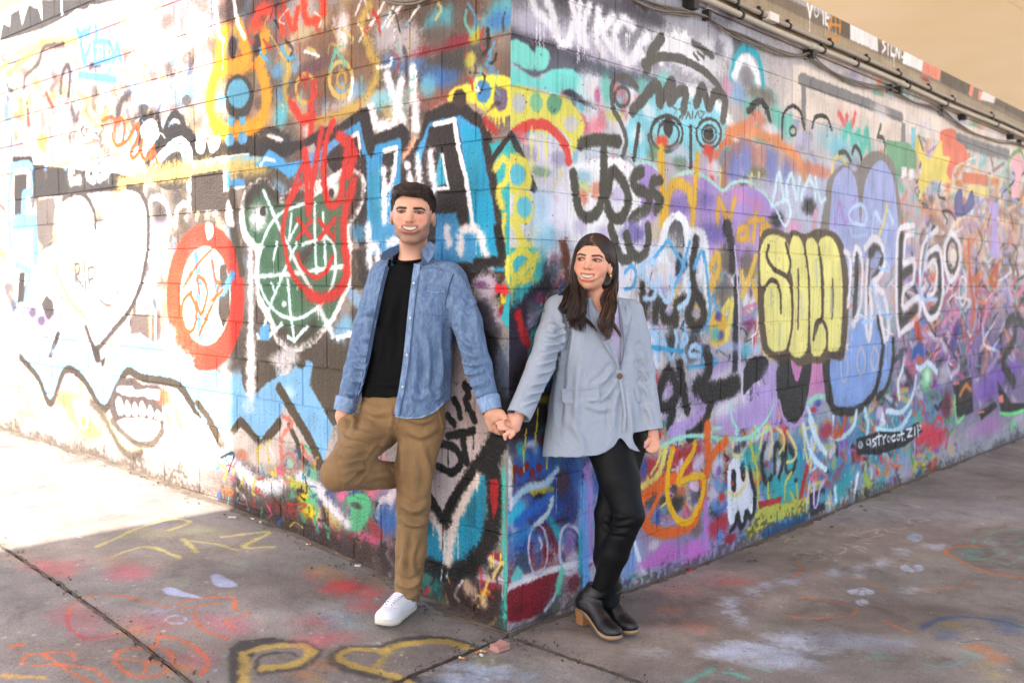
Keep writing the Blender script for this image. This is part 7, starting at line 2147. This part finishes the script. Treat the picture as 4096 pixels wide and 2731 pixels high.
lo, hi = box_of([WARM_L[3], HH(600, 600, 3.8), HH(1250, 1260, 3.8)], .035); wh1 = mesh_sdf(wom_hand, lo, hi, .0022)
lo, hi = box_of([WARM_R[3], V6p(1060, 1430, 3.96), V6p(1160, 1340, 3.99)], .035); wh2 = mesh_sdf(wom_hand2, lo, hi, .0024)
wskin = s2l('dba188')
V, Fq, c = join([whead, (wcore[0], wcore[1], SKIN_W), (wh1[0], wh1[1], wskin), (wh2[0], wh2[1], s2l('cf957c'))]); np_mesh('body', V, Fq, M_SKIN, wom, c)
MB().tube([V6p(1072, 1380, 3.951), V6p(1067, 1394, 3.948)], [.0055, .004], 8).build('thumb_nail', NAIL, wom, True)
ec = wC + wR@np.array([-.079, -.004, -.060]); ang = np.linspace(0, 2*math.pi, 16)
MB().tube([ec+np.array([.002*math.cos(a), .009*math.cos(a), .010*math.sin(a)]) for a in ang], .003, 6, False).build('earring', GOLD, wom, True)
# long wavy hair: a parted cap and locks that fall in front of both shoulders
def wom_hair(p):
    ax = np.abs(p[:, 0]); q = np.stack([ax, p[:, 1], p[:, 2]], 1); side = np.where(p[:, 0] < 0, 1.0, 0.0)
    d = ell(p, (0, -.024, .020), (.081, .104, .090)); d = smin(d, ell(q, (.052, -.045, -.05), (.032, .06, .08)), .03)
    d = smax(d, -ell(q, (0, .125, -.034), (.0665, .152, .1125)), .008)
    d = smax(d, -(ell(p, (-.10, .030, -.060), (.062, .058, .060))), .008)
    return d
hV, hF = mesh_sdf(wom_hair, (-.13, -.16, -.15), (.13, .13, .15), .003)
parts = [(hV@wR.T+wC, hF, np.tile(s2l('1e130f'), (len(hV), 1)))]
r_ = np.random.default_rng(9); n_ = 2600; b = np.stack([.006+r_.normal(0, .008, n_), r_.uniform(-.10, .075, n_), np.full(n_, .13)], 1)
for _ in range(3): b[:, 2] -= wom_hair(b)*.9
sg_ = np.where(r_.random(n_) > .5, 1., -1.)[:, None]; fl = np.array([1., -.25, 0])*sg_*np.array([[1, 0, 0]])+np.array([0, -.35, -.1])+r_.normal(size=b.shape)*.10; fl /= np.linalg.norm(fl, axis=1)[:, None]
st = hug(wom_hair, b, fl, (.10+.09*r_.random(n_))[:, None], 9, .0018, .10)
ok = np.abs(np.diff(st, axis=1)).max((1, 2)) < .05; st = st[ok]
tV, tF, tc = tubes_np(list(st), [np.interp(np.linspace(0, 1, 10), [0, .2, .8, 1], [.0006, .0014, .0013, .0004])]*len(st), [s2l('2c1c16')*(.45+1.3*r_.random()) for _ in st], 4)
parts.append((tV@wR.T+wC, tF, np.clip(tc, 0, 1)))
def locks(guide, spread, n, seed, curl=1.0, tips=None, clumps=9):
    r = np.random.default_rng(seed); G = np.array([O(*q) for q in guide]); k = 30; ti = np.linspace(0, 1, len(G)); t = np.linspace(0, 1, k)
    Gs = smooth_poly(G, n=8); ts = np.linspace(0, 1, len(Gs)); C_ = np.stack([np.interp(t, ts, Gs[:, j]) for j in range(3)], 1); sp = np.interp(t, ti, spread)
    P_, R_, C2 = [], [], []
    ph0 = r.random()*6.28; cl_ = [(r.random()*6.28, math.sqrt(r.random()), ph0+r.normal(0, .9), 2.0+.5*r.random(), (.012+.012*r.random())*curl, 1-.30*r.random()**1.5, .5+1.0*r.random()) for _ in range(clumps)]
    for i in range(n):
        a, rr, ph, fr, am, L, sh_ = cl_[i % clumps]; off = np.array([math.cos(a)*rr, .75*math.sin(a)*rr, 0])
        jit = r.normal(0, .30, 3)*np.array([1, .8, 0]); ph = ph+r.normal(0, .25); am = am*(1+r.normal(0, .15)); L = min(1.04, L+r.normal(0, .05))
        tt = t*L; Cc = np.stack([np.interp(tt, t, C_[:, j]) for j in range(3)], 1); ss = np.interp(tt, t, sp)
        wv = np.stack([np.sin(tt*6.28*fr+ph), np.cos(tt*6.28*fr+ph), .45*np.sin(tt*6.28*fr*1.0+ph+1)], 1)*(am*np.clip((tt-.42)/.40, 0, 1)**1.1)[:, None]
        tight = np.interp(t, [0, .4, .85, 1], [1, .8, .45, .35])[:, None]
        rad_ = (.0012+.0013*r.random())*np.interp(t, [0, .15, .8, 1], [.6, 1, .9, .15])
        P_.append(Cc+off*ss[:, None]+jit*ss[:, None]*tight+wv); R_.append(rad_)
        base = s2l('2b1b15')*sh_*(.6+.8*r.random()); C2.append(base if tips is None or r.random() > .45 else base*.45+s2l(tips)*.55)
    V_, F_, c_ = tubes_np(P_, R_, C2, 4); return V_, F_, np.clip(c_, 0, 1)
parts.append(locks([(1358, 546, 3.93), (1335, 562, 3.93), (1324, 600, 3.945), (1321, 645, 3.945), (1324, 690, 3.92), (1331, 725, 3.895), (1340, 764, 3.885)], [.012, .014, .015, .019, .032, .040, .034], 560, 21, 1.0))
parts.append(locks([(1335, 600, 3.99), (1324, 650, 3.99), (1308, 680, 3.965), (1306, 712, 3.915), (1318, 748, 3.895)], [.02, .022, .026, .030, .026], 200, 22, 1.0, None, 6))
parts.append(locks([(1385, 547, 3.965), (1405, 562, 3.99), (1414, 605, 4.01), (1412, 650, 3.99), (1402, 690, 3.93), (1398, 730, 3.895), (1410, 776, 3.875)], [.010, .011, .012, .017, .027, .030, .026], 480, 23, .9, '6e4a32'))
parts.append(locks([(1385, 600, 4.04), (1388, 650, 4.05), (1372, 690, 4.06), (1345, 730, 4.04)], [.045, .05, .05, .04], 200, 24, .6))
parts.append(locks([(1404, 596, 4.03), (1412, 640, 4.01), (1408, 680, 3.96), (1396, 720, 3.93)], [.012, .016, .02, .02], 160, 26, .5, None, 6))
parts.append(locks([(1322, 640, 3.99), (1300, 668, 3.98), (1270, 690, 3.965), (1250, 715, 3.955)], [.012, .012, .008, .004], 30, 25, .4, None, 5))
V, Fq, c = join(parts); np_mesh('hair', V, Fq, M_HAIR, wom, np.clip(c, 0, 1))
# lilac top
def top_sdf(p):
    d = torso(p, lW, [(O(1372, 722, 4.03), .07, .068), (wch, .07, .088), (wwa, .06, .085)]); return smin(d, cone(p, O(1372, 720, 4.02), O(1372, 700, 4.02), .08, .062), .03)
lo, hi = box_of([wsL, wsR, wwa], .12); V, Fq = mesh_sdf(top_sdf, lo, hi, .006)
V, Fq = cut(V, Fq, (np.linalg.norm((V-O(1372, 700, 4.0))[:, :2], axis=1) < .075) & (V[:, 2] > O(1380, 712, 3.95)[2])); np_mesh('t_shirt', V, Fq, LILAC, wom, thick=.003)
# leggings
def leg_sdf(p):
    a = chain(p, LEG1, [.094, .085, .060, .057, .040], .02); b = chain(p, LEG2, [.090, .077, .055, .052, .038], .02)
    d = torso(p, lW, [(O(1382, 920, 4.06), .07, .085), (whi, .085, .095)]); return smin(smin(d, a, .03), b, .02)
lo, hi = box_of([whi-lW*.2, whi+lW*.2, LEG1[2], LEG1[4], LEG2[4], O(1382, 910, 4.06)], .12); V, Fq = mesh_sdf(leg_sdf, lo, hi, .006)
WF = [([(1395, 1195), (1420, 1205), (1452, 1200)], 8, 5), ([(1392, 1212), (1415, 1222), (1445, 1222)], 8, 5), ([(1400, 1182), (1425, 1188), (1455, 1180)], 6, 5), ([(1350, 1365), (1372, 1372), (1395, 1365)], 6, 5)]
V = folds(V, Fq, WF); np_mesh('leggings', V, Fq, LEGGING, wom)
# boots
def boot(toe, heel, ank, hgt, seed):
    toe, heel = np.asarray(toe), np.asarray(heel); f = unit(toe-heel); u = np.array([0, 0, 1.]); u = unit(u-f*np.dot(u, f)); s = np.cross(f, u); L = np.linalg.norm(toe-heel); W_ = .085
    R = np.stack([f, s, u], 1); al = (np.asarray(ank)-heel)@R
    def prof(x): return np.interp(x/L, [0, .25, .5, .68, .85, 1], [hgt, hgt, hgt*.45, .008, .004, .012])     # height of the sole along the foot
    def fn(p):
        q = (p-heel)@R; qq = q.copy(); qq[:, 2] -= prof(np.clip(q[:, 0], 0, L))
        d = ell(qq, (L*.74, 0, .022), (L*.27, W_*.50, .036)); d = smin(d, ell(qq, (L*.42, 0, .035), (L*.30, W_*.42, .045)), .03); d = smin(d, ell(qq, (L*.14, 0, .035), (L*.15, W_*.42, .045)), .03)
        d = smin(d, cone(q, (L*.20, 0, hgt+.03), al, .045, .051), .03); d = d-np.sin(q[:, 2]*180+np.sin(q[:, 0]*60))*.0012*np.clip((q[:, 2]-.08)/.05, 0, 1)
        d = smax(d, .012-qq[:, 2], .004); return smax(d, (q-al)@unit(al-np.array([L*.2, 0, hgt]))-.004, .003)
    lo, hi = box_of([heel-f*.04-s*.07, toe+f*.04+s*.07, np.asarray(ank)+.06, np.asarray(ank)-.06, heel+s*.07, toe-s*.07], .03); V, Fq = mesh_sdf(fn, lo, hi, .0045)
    k = 30; t = np.linspace(0, 2*math.pi, k, endpoint=False); a = .5-.5*np.cos(t); w_ = W_/2*1.06*np.interp(a, [0, .08, .3, .5, .72, .92, 1], [.35, .75, .72, .74, 1.0, .75, .25])*np.sign(np.sin(t))*np.minimum(1, np.abs(np.sin(t))*6)
    mb = MB(); vs = []
    for dz in (-.002, .013): vs += [heel+f*(L*1.02*a_-.004)+s*y_+u*(prof(L*a_)+dz) for a_, y_ in zip(a, w_)]
    mb.add(vs, [(i, (i+1) % k, k+(i+1) % k, k+i) for i in range(k)]+[tuple(range(k-1, -1, -1)), tuple(k+i for i in range(k))])
    hb_ = MB(); vs = []
    for z, sc in ((0, .80), (hgt, 1.0)):
        for x, y in ((0, -.028), (0, .028), (.052, .026), (.052, -.026)): vs.append(heel+f*(.004+x*sc+(1-sc)*.012)+s*y*sc+u*z)
    hb_.add(vs, [(3, 2, 1, 0), (4, 5, 6, 7), (0, 1, 5, 4), (1, 2, 6, 5), (2, 3, 7, 6), (3, 0, 4, 7)])
    o = np_mesh('boot', V, Fq, BOOT, wom); w2 = mb.build('welt', WELT, o, True); h2 = hb_.build('heel', WOOD, o)
    w2.matrix_parent_inverse = Matrix.Identity(4); h2.matrix_parent_inverse = Matrix.Identity(4); return o
boot((.448, 3.790, .004), (.300, 4.018, .002), O(1374, 1350, 4.045), .066, 1)
boot((.520, 3.850, .004), (.395, 4.075, .000), O(1404, 1345, 4.07), .066, 2)
# blazer
BSECS = [(O(1368, 728, 4.03), .080, .074), (wch, .082, .105), (wwa, .080, .108), (O(1374, 960, 4.06), .098, .118), (O(1374, 1060, 4.06), .115, .125)]
def blazer_sdf(p):
    d = torso(p, lW, BSECS); d = smin(d, cone(p, O(1292, 702, 4.0), O(1438, 710, 4.06), .044), .03); d = smin(d, cone(p, O(1372, 712, 4.03), O(1374, 690, 4.03), .085, .066), .03)
    a = chain(p, WARM_L, [.056, .056, .054, .050], .02); b = chain(p, WARM_R, [.054, .050, .048, .043], .02); return smin(smin(d, a, .025), b, .015)
lo, hi = box_of([wsL, wsR, WARM_L[3], WARM_R[3], O(1374, 1070, 3.9), O(1374, 1070, 4.2), O(1374, 670, 4.03)], .13)
V, Fq = mesh_sdf(blazer_sdf, lo, hi, .0050); V = V+vnormals(V, Fq)*(ring_noise(V, 5, 9)*.003)[:, None]
BF = [([(1262, 745), (1282, 752), (1305, 745)], 9, 5), ([(1255, 768), (1275, 772), (1300, 760)], 9, 5), ([(1250, 790), (1272, 792), (1296, 782)], 10, 5), ([(1243, 812), (1262, 812), (1288, 800)], 10, 5), ([(1236, 835), (1256, 833), (1280, 822)], 11, 5),
      ([(1228, 858), (1248, 856), (1272, 845)], 10, 5), ([(1220, 882), (1240, 880), (1262, 870)], 10, 5), ([(1212, 906), (1230, 902), (1252, 894)], 9, 5), ([(1202, 930), (1222, 922), (1240, 916)], 8, 5), ([(1280, 700), (1290, 740), (1300, 790)], 7, 7), ([(1310, 740), (1302, 800), (1290, 860)], -9, 6),
      ([(1300, 830), (1290, 900), (1285, 1000)], -7, 8), ([(1330, 820), (1325, 900), (1320, 1000)], 6, 9), ([(1405, 850), (1390, 870), (1370, 885)], 7, 7), ([(1415, 870), (1400, 900), (1372, 925)], 7, 7), ([(1340, 925), (1380, 940), (1405, 930)], 5, 8), ([(1420, 880), (1410, 940), (1408, 1000)], 7, 8),
      ([(1470, 800), (1478, 830), (1488, 850)], 8, 6), ([(1468, 840), (1480, 858), (1490, 880)], 8, 5), ([(1474, 880), (1486, 900), (1494, 915)], 7, 5), ([(1482, 930), (1492, 950), (1498, 970)], 6, 6), ([(1440, 900), (1448, 960), (1452, 1020)], 6, 8), ([(1300, 960), (1330, 1000), (1345, 1045)], 5, 9)]
V = folds(V, Fq, [(a, b*1.9, w_*.9) for a, b, w_ in BF]); px = to_px(V); N = vnormals(V, Fq); frontal = (N@fW > -.1) & (((V-wch)@fW) > -.02)
armd = np.minimum(chain(V, WARM_L, [.064, .058, .054, .050]), chain(V, WARM_R, [.054, .05, .048, .043])); isarm = armd < torso(V, lW, BSECS)-.006
VOPEN = [(1356, 682), (1370, 710), (1387, 740), (1409, 788), (1424, 846), (1426, 815), (1426, 775), (1424, 740), (1418, 700), (1405, 672), (1362, 672)]
hem = np.interp(px[:, 0], [1270, 1283, 1340, 1377, 1395, 1412, 1424, 1436, 1447, 1478, 1520], [1050, 1051, 1050, 1046, 1038, 1025, 1006, 1018, 1033, 1041, 1042])
rm = (inside_poly(px, VOPEN) & frontal & ~isarm) | ((px[:, 1] > hem) & ~isarm)
for A in (WARM_L, WARM_R):
    ax_ = unit(A[3]-A[2]); rm |= ((V-A[3])@ax_ > -.002) & (np.linalg.norm(V-A[3], axis=1) < .1)
rm |= (np.linalg.norm((V-O(1374, 690, 4.02))[:, :2], axis=1) < .07) & (V[:, 2] > O(1374, 712, 4.02)[2]) | (V[:, 2] > O(1374, 668, 4.02)[2])
V, Fq = cut(V, Fq, rm); V = relax(trim(V, Fq, 12), Fq, 1, .25); bz = np_mesh('blazer', V, Fq, BLAZER, wom, thick=.005)
sb = blazer_sdf
sheet('lapel', on(sb, [(1352, 684), (1358, 684), (1371, 711), (1388, 741), (1410, 789), (1424, 850), (1408, 822), (1384, 786), (1362, 752), (1354, 720)], .014), BLAZER, bz, .012, False, .001)
sheet('lapel', on(sb, [(1420, 690), (1428, 688), (1447, 697), (1438, 705), (1452, 720), (1448, 750), (1441, 782), (1426, 850), (1431, 812), (1433, 775), (1430, 740)], .014), BLAZER, bz, .012, False, .001)
sheet('pocket_flap', on(sb, [(1291, 895), (1376, 892), (1377, 915), (1370, 920), (1298, 927), (1291, 920)], .014), BLAZER, bz, .011, False, .001)
strip('armhole_seam', on(sb, [(1302, 690), (1309, 725), (1308, 765), (1300, 805)], .004), .003, SEAM, bz)
strip('front_edge', on(sb, [(1425, 872), (1431, 910), (1436, 950), (1432, 992)], .008), .012, BLAZER, bz, .006)
sheet('pocket_flap', on(sb, [(1458, 892), (1468, 895), (1471, 926), (1462, 918)], .008), BLAZER, bz, .006, False, .001)
strip('pocket_welt', on(sb, [(1291, 893), (1330, 892), (1376, 889)], .012), .006, BLAZER, bz)
strip('pocket_welt', on(sb, [(1436, 748), (1448, 752)], .008), .010, BLAZER, bz)
b = O(1423, 863, surf(1423, 863, sb)-.010); MB().tube([b+np.array([0, .003, 0]), b+np.array([0, -.002, 0]), b+np.array([0, -.003, 0])], [.0125, .0125, .009], 14).build('button', HORN, bz)
